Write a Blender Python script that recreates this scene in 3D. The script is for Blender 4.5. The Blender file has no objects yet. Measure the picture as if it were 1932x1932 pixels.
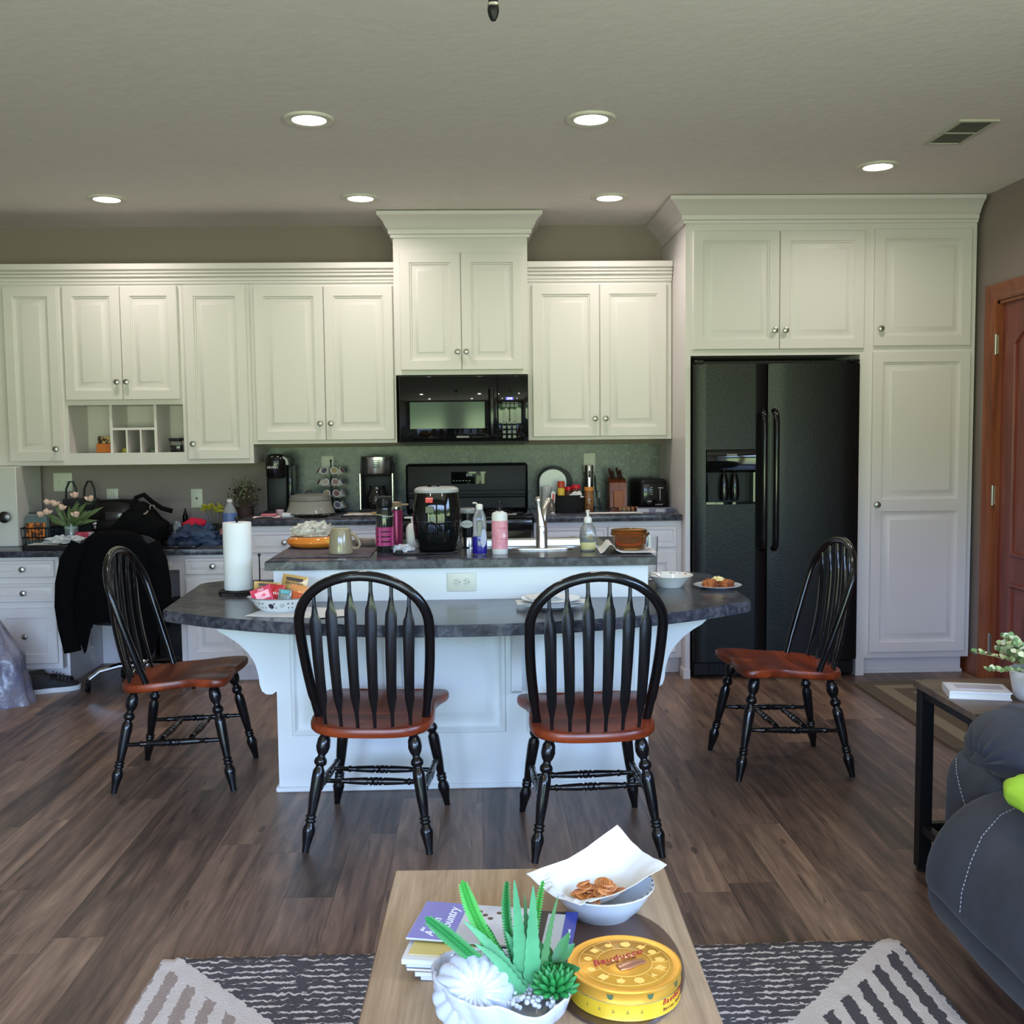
import bpy, bmesh, math, random
from math import sin, cos, pi, radians, atan2, sqrt
from mathutils import Vector, Matrix, noise
random.seed(7)
SC = bpy.context.scene
COL = SC.collection
# ---------------------------------------------------------------- camera
F, PITCH, YAW, ROLL = 1964.84, 0.07363, 0.03242, -0.0108
cam = bpy.data.cameras.new('camera'); co = bpy.data.objects.new('camera', cam); COL.objects.link(co)
cam.sensor_width = 36; cam.sensor_fit = 'HORIZONTAL'; cam.lens = 36 * F / 1932; cam.clip_start = .05; cam.clip_end = 200
fw = Vector((sin(YAW) * cos(PITCH), cos(YAW) * cos(PITCH), -sin(PITCH)))
rt = Vector((cos(YAW), -sin(YAW), 0)); up = rt.cross(fw)
r2 = cos(ROLL) * rt + sin(ROLL) * up; u2 = -sin(ROLL) * rt + cos(ROLL) * up
M = Matrix.Identity(4)
for i in range(3):
    M[i][0] = r2[i]; M[i][1] = u2[i]; M[i][2] = -fw[i]
M[0][3], M[1][3], M[2][3] = 0, -6.5443, 1.3972
co.matrix_world = M
SC.camera = co
# ---------------------------------------------------------------- world: overcast sky over lawn and trees
W = bpy.data.worlds.new('world'); SC.world = W; W.use_nodes = True
nt = W.node_tree; bg = nt.nodes['Background']
tc = nt.nodes.new('ShaderNodeTexCoord'); sp = nt.nodes.new('ShaderNodeSeparateXYZ'); nt.links.new(tc.outputs['Generated'], sp.inputs[0])
nz = nt.nodes.new('ShaderNodeTexNoise'); nz.inputs['Scale'].default_value = 9; nz.inputs['Detail'].default_value = 6
nt.links.new(tc.outputs['Generated'], nz.inputs['Vector'])
ma = nt.nodes.new('ShaderNodeMath'); ma.operation = 'MULTIPLY_ADD'; ma.inputs[1].default_value = -.16
nt.links.new(nz.outputs['Fac'], ma.inputs[0]); nt.links.new(sp.outputs['Z'], ma.inputs[2])
mp = nt.nodes.new('ShaderNodeMapRange'); mp.inputs[1].default_value = -.3; mp.inputs[2].default_value = .6; nt.links.new(ma.outputs[0], mp.inputs[0])
cr = nt.nodes.new('ShaderNodeValToRGB'); nt.links.new(mp.outputs[0], cr.inputs[0])
els = cr.color_ramp.elements
els[0].position = 0; els[0].color = (.27, .31, .23, 1)
els[1].position = 1; els[1].color = (.38, .68, 1.32, 1)
for p, c in ((.262, (.40, .54, .30, 1)), (.276, (.04, .08, .04, 1)), (.34, (.05, .09, .05, 1)), (.40, (.60, .86, 1.38, 1))):
    e = els.new(p); e.color = c
nt.links.new(cr.outputs[0], bg.inputs['Color']); bg.inputs['Strength'].default_value = 17.0
# ---------------------------------------------------------------- exposure
SC.view_settings.view_transform = 'Standard'; SC.view_settings.look = 'None'
SC.view_settings.gamma = 1; SC.view_settings.use_curve_mapping = False
SC.view_settings.exposure = 0.15
SC.cycles.max_bounces = 8; SC.cycles.diffuse_bounces = 4; SC.cycles.glossy_bounces = 4; SC.cycles.transmission_bounces = 8
SC.cycles.sample_clamp_indirect = 6; SC.cycles.caustics_reflective = False; SC.cycles.caustics_refractive = False
ROOM = dict(x0=-3.7, x1=2.83, y0=-8.6, y1=0.0, h=2.69)
WINS_REAR = [(-3.1, -0.45, .12, 2.3), (-.15, 2.35, .12, 2.3)]       # x0,x1,z0,z1 on the rear wall
WIN_RIGHT = (-7.4, -4.9, .15, 2.2)                                    # y0,y1,z0,z1 on the right wall
def area(name, loc, rot, sx, sy, power=None, color=(1, 1, 1), portal=False):
    L = bpy.data.lights.new(name, 'AREA'); L.shape = 'RECTANGLE'; L.size = sx; L.size_y = sy
    o = bpy.data.objects.new(name, L); o.location = loc; o.rotation_euler = rot; COL.objects.link(o)
    if portal: L.cycles.is_portal = True
    else: L.energy = power; L.color = color
    return o
for i, (a, b, c, d) in enumerate(WINS_REAR):
    area('window_portal', ((a + b) / 2, ROOM['y0'] - .05, (c + d) / 2), (radians(90), 0, radians(0)), b - a, d - c, portal=True).rotation_euler = (radians(90), 0, 0)
a, b, c, d = WIN_RIGHT
area('window_portal', (ROOM['x1'] + .05, (a + b) / 2, (c + d) / 2), (radians(90), 0, radians(90)), b - a, d - c, portal=True)
CANS = [(-.667, -2.177), (.483, -2.18), (-1.975, -.765), (-.616, -.765), (.74, -.757), (1.973, -1.408)]
CAN_POWER = 4.4; CAN_COLOR = (1, .90, .82)
# ---------------------------------------------------------------- materials
MATS = {}
def mat(name, col, rough=.5, metal=0, spec=.5, trans=0, ior=1.45, emis=None, es=1, coat=0, bump=None, var=None, alpha=1, sheen=0, aniso=0):
    """bump=(scale,strength,distance); var=(scale, other colour, contrast)"""
    if name in MATS: return MATS[name]
    m = bpy.data.materials.new(name); m.use_nodes = True; n = m.node_tree; b = n.nodes['Principled BSDF']
    c4 = (*col, 1) if len(col) == 3 else col
    b.inputs['Base Color'].default_value = c4; b.inputs['Roughness'].default_value = rough; b.inputs['Metallic'].default_value = metal
    b.inputs['Specular IOR Level'].default_value = spec; b.inputs['Transmission Weight'].default_value = trans; b.inputs['IOR'].default_value = ior
    b.inputs['Coat Weight'].default_value = coat; b.inputs['Coat Roughness'].default_value = .08; b.inputs['Alpha'].default_value = alpha
    b.inputs['Sheen Weight'].default_value = sheen
    if emis: b.inputs['Emission Color'].default_value = (*emis, 1); b.inputs['Emission Strength'].default_value = es
    if bump or var:
        t = n.nodes.new('ShaderNodeTexCoord')
    if var:
        s = n.nodes.new('ShaderNodeTexNoise'); s.inputs['Scale'].default_value = var[0]; s.inputs['Detail'].default_value = 5
        n.links.new(t.outputs['Object'], s.inputs['Vector'])
        r = n.nodes.new('ShaderNodeValToRGB'); k = var[2] if len(var) > 2 else .2
        r.color_ramp.elements[0].position = .5 - k; r.color_ramp.elements[1].position = .5 + k
        r.color_ramp.elements[0].color = c4; r.color_ramp.elements[1].color = (*var[1], 1)
        n.links.new(s.outputs['Fac'], r.inputs[0]); n.links.new(r.outputs[0], b.inputs['Base Color'])
    if bump:
        s = n.nodes.new('ShaderNodeTexNoise'); s.inputs['Scale'].default_value = bump[0]; s.inputs['Detail'].default_value = 3
        n.links.new(t.outputs['Object'], s.inputs['Vector'])
        q = n.nodes.new('ShaderNodeBump'); q.inputs['Strength'].default_value = bump[1]; q.inputs['Distance'].default_value = bump[2]
        n.links.new(s.outputs['Fac'], q.inputs['Height']); n.links.new(q.outputs[0], b.inputs['Normal'])
    MATS[name] = m
    return m
def srgb(r, g, b):
    f = lambda v: (v / 255 / 12.92) if v / 255 <= .04045 else ((v / 255 + .055) / 1.055) ** 2.4
    return (f(r), f(g), f(b))
class NB:
    """tiny node builder"""
    def __init__(s, name):
        s.m = bpy.data.materials.new(name); s.m.use_nodes = True; s.t = s.m.node_tree; s.b = s.t.nodes['Principled BSDF']
        s.co = s.t.nodes.new('ShaderNodeTexCoord').outputs['Object']; MATS[name] = s.m
    def link(s, a, b): s.t.links.new(a, b)
    def put(s, x, sock):
        if isinstance(x, (int, float)): sock.default_value = x
        elif isinstance(x, tuple): sock.default_value = x
        else: s.link(x, sock)
    def math(s, op, a, b=0, c=0):
        n = s.t.nodes.new('ShaderNodeMath'); n.operation = op
        for i, x in enumerate((a, b, c)): s.put(x, n.inputs[i])
        return n.outputs[0]
    def sep(s, v):
        n = s.t.nodes.new('ShaderNodeSeparateXYZ'); s.link(v, n.inputs[0]); return n.outputs
    def comb(s, x, y, z=0):
        n = s.t.nodes.new('ShaderNodeCombineXYZ')
        for i, q in enumerate((x, y, z)): s.put(q, n.inputs[i])
        return n.outputs[0]
    def noise(s, v, scale=1, detail=4, rough=.5, dist=0):
        n = s.t.nodes.new('ShaderNodeTexNoise'); s.link(v, n.inputs['Vector']); n.inputs['Scale'].default_value = scale
        n.inputs['Detail'].default_value = detail; n.inputs['Roughness'].default_value = rough; n.inputs['Distortion'].default_value = dist
        return n.outputs['Fac']
    def white(s, v):
        n = s.t.nodes.new('ShaderNodeTexWhiteNoise'); s.link(v, n.inputs['Vector']); return n.outputs['Value']
    def ramp(s, f, stops):
        n = s.t.nodes.new('ShaderNodeValToRGB'); s.link(f, n.inputs[0]); e = n.color_ramp.elements
        e[0].position = stops[0][0]; e[0].color = (*stops[0][1], 1); e[1].position = stops[-1][0]; e[1].color = (*stops[-1][1], 1)
        for p, c in stops[1:-1]: k = e.new(p); k.color = (*c, 1)
        return n.outputs[0]
    def mix(s, f, a, b, mode='MIX'):
        n = s.t.nodes.new('ShaderNodeMix'); n.data_type = 'RGBA'; n.blend_type = mode
        s.put(f, n.inputs[0])
        for x, i in ((a, 6), (b, 7)): s.put((*x, 1) if isinstance(x, tuple) and len(x) == 3 else x, n.inputs[i])
        return n.outputs[2]
    def bump(s, h, st, d):
        n = s.t.nodes.new('ShaderNodeBump'); s.link(h, n.inputs['Height']); n.inputs['Strength'].default_value = st; n.inputs['Distance'].default_value = d
        s.link(n.outputs[0], s.b.inputs['Normal'])
    def col(s, c): s.link(c, s.b.inputs['Base Color'])
# vinyl plank floor: boards along Y
n = NB('plank_floor'); x, y, z = n.sep(n.co)
xr = n.math('DIVIDE', x, .152); row = n.math('FLOOR', xr); rr = n.white(n.comb(row, 3.1)); yr = n.math('ADD', n.math('DIVIDE', y, 1.22), rr)
colm = n.math('FLOOR', yr); rnd = n.white(n.comb(row, colm, 1.7)); rnd2 = n.white(n.comb(colm, row, 9.7))
g = n.noise(n.comb(n.math('MULTIPLY_ADD', rnd, 40, n.math('MULTIPLY', x, 9)), n.math('MULTIPLY_ADD', rnd2, 30, n.math('MULTIPLY', y, .9))), 1.6, 8, .62, 1.2)
fine = n.noise(n.comb(n.math('MULTIPLY', x, 120), n.math('MULTIPLY_ADD', rnd, 30, n.math('MULTIPLY', y, 5))), 1, 4, .6)
streak = n.noise(n.comb(n.math('MULTIPLY_ADD', rnd2, 60, n.math('MULTIPLY', x, 34)), n.math('MULTIPLY_ADD', rnd, 20, n.math('MULTIPLY', y, 2.2))), 1, 6, .7, .6)
f = n.math('ADD', n.math('MULTIPLY', g, .75), n.math('MULTIPLY', rnd, .25)); f = n.math('ADD', f, n.math('MULTIPLY', fine, .14)); f = n.math('ADD', f, n.math('MULTIPLY', streak, .62))
c = n.ramp(n.math('SUBTRACT', f, .355), [(.18, srgb(46, 37, 33)), (.36, srgb(76, 60, 52)), (.52, srgb(108, 85, 72)), (.68, srgb(136, 109, 91)), (.85, srgb(164, 136, 113))])
fx = n.math('FRACT', xr); fy = n.math('FRACT', yr)
crack = n.math('GREATER_THAN', n.noise(n.comb(n.math('MULTIPLY_ADD', rnd, 90, n.math('MULTIPLY', x, 46)), n.math('MULTIPLY_ADD', rnd2, 40, n.math('MULTIPLY', y, 3.1))), 1, 3, .5, .8), .69)
c = n.mix(n.math('MULTIPLY', crack, .55), c, srgb(40, 30, 26))
vo = n.t.nodes.new('ShaderNodeTexVoronoi'); n.link(n.comb(n.math('MULTIPLY', x, 4.6), n.math('MULTIPLY', y, 1.5)), vo.inputs['Vector']); vo.inputs['Scale'].default_value = 1
kn = n.math('LESS_THAN', vo.outputs['Distance'], .055)
c = n.mix(n.math('MULTIPLY', kn, .6), c, srgb(44, 32, 27))
gap = n.math('MAXIMUM', n.math('LESS_THAN', fx, .014), n.math('LESS_THAN', fy, .0018))
c = n.mix(n.math('MULTIPLY', gap, .6), c, (.02, .015, .012)); n.col(c)
n.b.inputs['Roughness'].default_value = .42; n.link(n.math('MULTIPLY_ADD', fine, .18, .30), n.b.inputs['Roughness'])
n.bump(n.math('SUBTRACT', n.math('MULTIPLY', fine, .3), gap), .25, .002)
# slate laminate
n = NB('laminate'); a = n.noise(n.co, 28, 6, .65, .6); b_ = n.noise(n.co, 5, 3, .5)
c = n.ramp(n.math('ADD', n.math('MULTIPLY', a, .8), n.math('MULTIPLY', b_, .3)), [(.38, srgb(34, 36, 44)), (.52, srgb(56, 57, 66)), (.66, srgb(90, 90, 96))])
n.col(c); n.b.inputs['Roughness'].default_value = .2; n.b.inputs['Specular IOR Level'].default_value = .28; n.bump(a, .08, .001)
# wood builders
def wood(name, dark, mid, light, scale=1, axis='y', rough=.35, coat=0, st=1):
    n = NB(name); x, y, z = n.sep(n.co)
    ax = dict(x=(x, y, z), y=(y, x, z), z=(z, x, y))[axis]
    v = n.comb(n.math('MULTIPLY', ax[0], 1.3 * scale), n.math('MULTIPLY', ax[1], 16 * scale), n.math('MULTIPLY', ax[2], 16 * scale))
    g = n.noise(v, 1, 5, .6, 1.0); fi = n.noise(n.comb(n.math('MULTIPLY', ax[0], 6 * scale), n.math('MULTIPLY', ax[1], 190 * scale), n.math('MULTIPLY', ax[2], 190 * scale)), 1, 3)
    n.col(n.ramp(n.math('ADD', n.math('MULTIPLY', g, .75), n.math('MULTIPLY', fi, .3 * st)), [(.36, dark), (.52, mid), (.68, light)]))
    n.b.inputs['Roughness'].default_value = rough; n.b.inputs['Coat Weight'].default_value = coat; n.b.inputs['Coat Roughness'].default_value = .12
    n.bump(fi, .1, .0006)
    return n.m
wood('seat_wood', srgb(104, 38, 16), srgb(146, 60, 24), srgb(178, 84, 38), .7, 'x', .34, .15, .4)
wood('oak_top', srgb(134, 110, 86), srgb(160, 134, 106), srgb(182, 156, 126), 1, 'y', .4)
wood('cherry', srgb(86, 32, 24), srgb(116, 50, 38), srgb(136, 68, 54), 1, 'z', .35)
wood('casing_wood', srgb(104, 52, 28), srgb(134, 70, 42), srgb(152, 88, 56), 1, 'z', .35)
wood('dark_trim_wood', srgb(42, 22, 16), srgb(66, 36, 26), srgb(84, 48, 34), 1, 'z', .4)
wood('walnut_top', srgb(62, 48, 40), srgb(92, 74, 62), srgb(116, 96, 80), 1, 'x', .38)
wood('knife_block_wood', srgb(84, 38, 18), srgb(112, 54, 26), srgb(136, 72, 38), 2, 'z', .4)
CAB = mat('cabinet_paint', (.72, .675, .68), .38, bump=(60, .05, .001))
ISL = mat('island_paint', (.74, .76, .74), .4, bump=(60, .05, .001))
CEIL = mat('ceiling_paint', (.86, .82, .80), .9, bump=(22, .35, .006), var=(18, (.81, .77, .75), .3))
WALL = mat('wall_paint', (.29, .24, .22), .85, bump=(120, .25, .002))
BLK = mat('black_gloss', (.004, .004, .005), .18, 0, .4, coat=.3)
BLKP = mat('black_plastic', (.006, .006, .007), .4, 0, .3)
BLKA = mat('appliance_black', (.004, .0045, .0055), .30, 0, .38, bump=(150, .5, .002))
GLASSB = mat('black_glass', (.004, .005, .005), .04)
NICK = mat('knob_nickel', (.42, .40, .37), .32, 1)
STEEL = mat('stainless', (.62, .61, .58), .24, 1)
CHROME = mat('chrome', (.8, .8, .8), .08, 1)
WHITE = mat('white_plastic', (.78, .76, .70), .4)
IVORY = mat('ivory_plate', (.66, .66, .54), .4)
PAPER = mat('white_paper', (.70, .70, .69), .8, bump=(60, .3, .001))
GLASS = mat('clear_glass', (.95, .97, .97), .03, trans=1, ior=1.45)
CERAM = mat('white_ceramic', (.66, .68, .70), .15, coat=.3)
# ---------------------------------------------------------------- mesh helpers
def box(bm, x0, x1, y0, y1, z0, z1, bev=0, seg=1):
    g = bmesh.ops.create_cube(bm, size=1); vs = g['verts']
    bmesh.ops.scale(bm, vec=(x1 - x0, y1 - y0, z1 - z0), verts=vs); bmesh.ops.translate(bm, vec=((x0 + x1) / 2, (y0 + y1) / 2, (z0 + z1) / 2), verts=vs)
    if bev:
        es = list({e for v in vs for e in v.link_edges}); r = bmesh.ops.bevel(bm, geom=es, offset=bev, segments=seg, affect='EDGES', profile=.5)
        vs = list({v for f in r['faces'] for v in f.verts} | {v for v in vs if v.is_valid})
    return vs
def lathe(bm, prof, n=24, loc=(0, 0, 0), mtx=None, sx=1, sy=1, cap=True):
    """prof: list of (r, z)"""
    rings = []; nv = []
    for r, z in prof:
        if r < 1e-5:
            v = bm.verts.new((0, 0, z)); rings.append([v]); nv.append(v)
        else:
            ring = [bm.verts.new((r * cos(2 * pi * i / n) * sx, r * sin(2 * pi * i / n) * sy, z)) for i in range(n)]; rings.append(ring); nv += ring
    for a, b in zip(rings, rings[1:]):
        for i in range(n):
            j = (i + 1) % n
            q = [a[i % len(a)], a[j % len(a)], b[j % len(b)], b[i % len(b)]]
            u = []
            for v in q:
                if v not in u: u.append(v)
            if len(u) > 2:
                try: bm.faces.new(u)
                except ValueError: pass
    if cap:
        for r in (rings[0], rings[-1]):
            if len(r) > 2:
                try: bm.faces.new(r)
                except ValueError: pass
    mm = Matrix.Translation(loc) @ (mtx or Matrix.Identity(4))
    bmesh.ops.transform(bm, matrix=mm, verts=nv)
    return nv
def align(a, b):
    """matrix taking +Z segment [0,1] to a..b (no scale)"""
    a = Vector(a); d = (Vector(b) - a); q = Vector((0, 0, 1)).rotation_difference(d.normalized())
    return Matrix.Translation(a) @ q.to_matrix().to_4x4(), d.length
def turned(bm, a, b, prof, n=14):
    m, L = align(a, b); return lathe(bm, [(r, t * L) for t, r in prof], n, (0, 0, 0), m)
def tube(bm, pts, rad, n=8, closed=False, flat=1.0, nrm=None):
    """sweep; rad float or list; flat squashes along nrm"""
    P = [Vector(p) for p in pts]; k = len(P); R = rad if isinstance(rad, (list, tuple)) else [rad] * k
    rings = []; prev = None
    for i, p in enumerate(P):
        if closed: d = (P[(i + 1) % k] - P[i - 1]).normalized()
        else: d = (P[min(i + 1, k - 1)] - P[max(i - 1, 0)]).normalized()
        if nrm is not None: u = Vector(nrm) - d * d.dot(Vector(nrm))
        elif prev is None: u = d.orthogonal()
        else: u = prev - d * prev.dot(d)
        if u.length < 1e-6: u = d.orthogonal()
        u.normalize(); prev = u; w = d.cross(u)
        rings.append([bm.verts.new(p + (u * cos(2 * pi * j / n) * flat + w * sin(2 * pi * j / n)) * R[i]) for j in range(n)])
    m = k if closed else k - 1
    for i in range(m):
        a, b = rings[i], rings[(i + 1) % k]
        for j in range(n): bm.faces.new((a[j], a[(j + 1) % n], b[(j + 1) % n], b[j]))
    if not closed: bm.faces.new(rings[0][::-1]); bm.faces.new(rings[-1])
    return [v for r in rings for v in r]
def prism(bm, pts, z0, z1, axis='z', bev=0):
    """extrude a 2D outline; axis z: (x,y); axis y: (x,z) between y0,y1; axis x: (y,z)"""
    def mk(p, h): return {'z': (p[0], p[1], h), 'y': (p[0], h, p[1]), 'x': (h, p[0], p[1])}[axis]
    a = [bm.verts.new(mk(p, z0)) for p in pts]; b = [bm.verts.new(mk(p, z1)) for p in pts]; k = len(pts)
    fs = [bm.faces.new(a), bm.faces.new(b)] + [bm.faces.new((a[i], a[(i + 1) % k], b[(i + 1) % k], b[i])) for i in range(k)]
    bmesh.ops.recalc_face_normals(bm, faces=fs)
    if bev: bmesh.ops.bevel(bm, geom=[e for f in fs[:2] for e in f.edges], offset=bev, segments=2, affect='EDGES')
    return a + b
def rings_panel(bm, x0, x1, z0, z1, y, th, rings, close_back=True):
    """raised panel facing -Y; rings = (inset, depth towards +Y)"""
    def ring(i, d): return [bm.verts.new(p) for p in ((x0 + i, y + d, z0 + i), (x1 - i, y + d, z0 + i), (x1 - i, y + d, z1 - i), (x0 + i, y + d, z1 - i))]
    R = [ring(0, th)] + [ring(i, d) for i, d in rings]
    for a, b in zip(R, R[1:]):
        for k in range(4): bm.faces.new((a[k], a[(k + 1) % 4], b[(k + 1) % 4], b[k]))
    bm.faces.new(R[-1]); 
    if close_back: bm.faces.new(R[0][::-1])
DOOR = [(0, .004), (.004, 0), (.056, 0), (.060, .006), (.066, .0065), (.068, .0125), (.071, .013), (.104, .0015), (.106, .0003), (.112, .0003)]
DRAW = [(0, .004), (.004, 0), (.018, 0), (.021, .007), (.023, .0075), (.040, .001), (.043, .001)]
def finish(bm, name, m, parent=None, smooth=40, world=False):
    bmesh.ops.recalc_face_normals(bm, faces=bm.faces[:])
    if world and parent is not None:
        mm = Matrix.Identity(4); p = parent
        while p is not None: mm = p.matrix_basis @ mm; p = p.parent
        bmesh.ops.transform(bm, matrix=mm.inverted(), verts=bm.verts[:])
    me = bpy.data.meshes.new(name); bm.to_mesh(me); bm.free()
    for q in (m if isinstance(m, (list, tuple)) else [m]): me.materials.append(q if not isinstance(q, str) else MATS[q])
    if smooth:
        me.polygons.foreach_set('use_smooth', [True] * len(me.polygons)); me.set_sharp_from_angle(angle=radians(smooth))
    o = bpy.data.objects.new(name, me); COL.objects.link(o)
    if parent is not None: o.parent = parent
    return o
def part(name, m, parent, fn, smooth=40, world=False):
    bm = bmesh.new(); fn(bm); return finish(bm, name, m, parent, smooth, world)
def tag(o, label=None, cat=None, group=None, kind=None):
    if label: o['label'] = label
    if cat: o['category'] = cat
    if group: o['group'] = group
    if kind: o['kind'] = kind
    return o
def thing(name, label, cat, loc=(0, 0, 0), rz=0, group=None):
    o = bpy.data.objects.new(name, None); COL.objects.link(o); o.empty_display_size = .05
    o.matrix_basis = Matrix.Translation(loc) @ Matrix.Rotation(rz, 4, 'Z'); return tag(o, label, cat, group)
def single(name, label, cat, m, fn, group=None, smooth=40, loc=None, rz=0, kind=None):
    o = part(name, m, None, fn, smooth)
    if loc is not None: o.matrix_basis = Matrix.Translation(loc) @ Matrix.Rotation(rz, 4, 'Z')
    return tag(o, label, cat, group, kind)
def struct(name, m, fn, smooth=0, parent=None):
    o = part(name, m, parent, fn, smooth)
    if parent is None: o['kind'] = 'structure'
    return o
def kids(o): return [c for c in bpy.data.objects if c.parent == o]
def dup(root, loc, rz, label=None):
    r = root.copy(); COL.objects.link(r); r.matrix_basis = Matrix.Translation(loc) @ Matrix.Rotation(rz, 4, 'Z')
    if label: r['label'] = label
    for ch in kids(root):
        c = ch.copy(); COL.objects.link(c); c.parent = r
        for g in kids(ch):
            d = g.copy(); COL.objects.link(d); d.parent = c
    return r
def text(s, size, loc, rot, m, parent, ext=.0004, align_='CENTER', shear=0, name='lettering', sx=1, label=None, offset=0):
    cu = bpy.data.curves.new('t', 'FONT'); cu.body = s; cu.size = size; cu.align_x = align_; cu.align_y = 'CENTER'; cu.extrude = ext; cu.shear = shear; cu.offset = offset; cu.resolution_u = 2
    o = bpy.data.objects.new('t', cu); COL.objects.link(o); bpy.context.view_layer.update()
    me = bpy.data.meshes.new_from_object(o.evaluated_get(bpy.context.evaluated_depsgraph_get())); bpy.data.objects.remove(o); bpy.data.curves.remove(cu)
    me.name = name; me.materials.clear(); me.materials.append(m if not isinstance(m, str) else MATS[m])
    w = bpy.data.objects.new(name, me); COL.objects.link(w); w.parent = parent
    mm = Matrix.Translation(loc) @ (rot if isinstance(rot, Matrix) else Matrix.Rotation(rot[2], 4, 'Z') @ Matrix.Rotation(rot[1], 4, 'Y') @ Matrix.Rotation(rot[0], 4, 'X')) @ Matrix.Diagonal((sx, 1, 1, 1))
    w.matrix_basis = mm
    if label: w['label'] = label
    return w
def wtext(s, size, wloc, rot, m, parent, **k):
    mm = Matrix.Identity(4); p = parent
    while p is not None: mm = p.matrix_basis @ mm; p = p.parent
    r = rot if isinstance(rot, Matrix) else Matrix.Rotation(rot[2], 4, 'Z') @ Matrix.Rotation(rot[1], 4, 'Y') @ Matrix.Rotation(rot[0], 4, 'X')
    o = text(s, size, (0, 0, 0), r, m, parent, **k); sx = k.get('sx', 1)
    o.matrix_basis = mm.inverted() @ Matrix.Translation(wloc) @ r @ Matrix.Diagonal((sx, 1, 1, 1)); return o
FRONT = (radians(90), 0, 0)
# ================================================================ ROOM
R_ = ROOM; X0, X1, Y0, H = R_['x0'], R_['x1'], R_['y0'], R_['h']
struct('floor', 'plank_floor', lambda b: box(b, X0 - .2, X1 + .2, Y0 - .2, .2, -.1, 0))
def ceil_(b):
    box(b, X0 - .2, X1 + .2, Y0 - .2, .2, H, H + .12)
struct('ceiling', CEIL, ceil_)
struct('wall_back', WALL, lambda b: box(b, X0 - .2, X1 + .2, 0, .15, 0, H))
struct('wall_left', WALL, lambda b: box(b, X0 - .15, X0, Y0, 0, 0, H))
def wall_right(b):
    a, c, z0, z1 = WIN_RIGHT
    da, dc, dz = -1.86, -.925, 2.095     # entrance door opening
    box(b, X1, X1 + .15, dc, 0, 0, H); box(b, X1, X1 + .15, da, dc, dz, H); box(b, X1, X1 + .15, c, da, 0, H)
    box(b, X1, X1 + .15, a, c, 0, z0); box(b, X1, X1 + .15, a, c, z1, H); box(b, X1, X1 + .15, Y0, a, 0, H)
struct('wall_right', WALL, wall_right)
def wall_rear(b):
    xs = [X0]; 
    for (a, c, z0, z1) in WINS_REAR:
        box(b, xs[-1], a, Y0 - .15, Y0, 0, H); box(b, a, c, Y0 - .15, Y0, 0, z0); box(b, a, c, Y0 - .15, Y0, z1, H); xs.append(c)
    box(b, xs[-1], X1, Y0 - .15, Y0, 0, H)
struct('wall_rear', WALL, wall_rear)
WTRIM = mat('window_trim_wood', srgb(120, 66, 36), .4)
for i, (a, c, z0, z1) in enumerate(WINS_REAR):
    def wf(b):
        for u, v, p, q in ((a - .07, a, z0 - .07, z1 + .07), (c, c + .07, z0 - .07, z1 + .07), (a, c, z1, z1 + .07), (a, c, z0 - .07, z0), ((a + c) / 2 - .025, (a + c) / 2 + .025, z0, z1)):
            box(b, u, v, Y0 - .03, Y0 + .02, p, q)
    struct('window_%d' % (i + 1), WTRIM, wf)
a, c, z0, z1 = WIN_RIGHT
def wf(b):
    for u, v, p, q in ((a - .07, a, z0 - .07, z1 + .07), (c, c + .07, z0 - .07, z1 + .07), (a, c, z1, z1 + .07), (a, c, z0 - .07, z0), ((a + c) / 2 - .03, (a + c) / 2 + .03, z0, z1)):
        box(b, X1 - .02, X1 + .03, u, v, p, q)
struct('window_3', WTRIM, wf)
# entrance door on the right wall
def door_leaf(b):
    # leaf faces -X ; built as rings on the x plane with two raised panels
    y0, y1, z0, z1 = -1.85, -.935, .02, 2.085; xf = X1 + .02
    box(b, xf, xf + .04, y0, y1, z0, z1, .002)
    def pan(ya, yb, za, zb, arch):
        n_ = 12
        def outline(i):
            pts = [(yb - i, za + i), (ya + i, za + i)]
            if arch:
                for k in range(n_ + 1):
                    t = k / n_; yy = (ya + i) + (yb - ya - 2 * i) * t; pts.append((yy, zb - i - .0 + arch * sin(pi * t)))
            else: pts += [(ya + i, zb - i), (yb - i, zb - i)]
            return pts
        prev = None
        for i, d in ((0, 0), (.004, -.010), (.020, -.012), (.026, -.002), (.040, .006), (.046, .006), (.085, -.006), (.09, -.006)):
            ring = [b.verts.new((xf + d, p[0], p[1])) for p in outline(i)]
            if prev:
                for k in range(len(ring)): b.faces.new((prev[k], prev[(k + 1) % len(ring)], ring[(k + 1) % len(ring)], ring[k]))
            prev = ring
        b.faces.new(prev)
    for ya, yb in ((-1.36, -1.075), (-1.71, -1.425)):
        pan(ya, yb, .72, 1.87, .07); pan(ya, yb, .2, .58, 0)
dr = struct('door_1', 'cherry', door_leaf, 30)
HING = mat('hinge_metal', (.5, .47, .42), .35, 1)
for z in (1.86, 1.04, .22):
    part('hinge', HING, dr, lambda b: (box(b, X1 - .012, X1 + .022, -.937, -.93, z - .05, z + .05), lathe(b, [(.007, z - .055), (.007, z + .055)], 10, (X1 - .012, -.932, 0))))
part('door_handle', HING, dr, lambda b: (lathe(b, [(.012, 0), (.01, .03), (.028, .045), (.03, .06), (.018, .075), (0, .078)], 16, (X1 + .02, -1.79, 1.0), Matrix.Rotation(-pi / 2, 4, 'Y'))))
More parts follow.
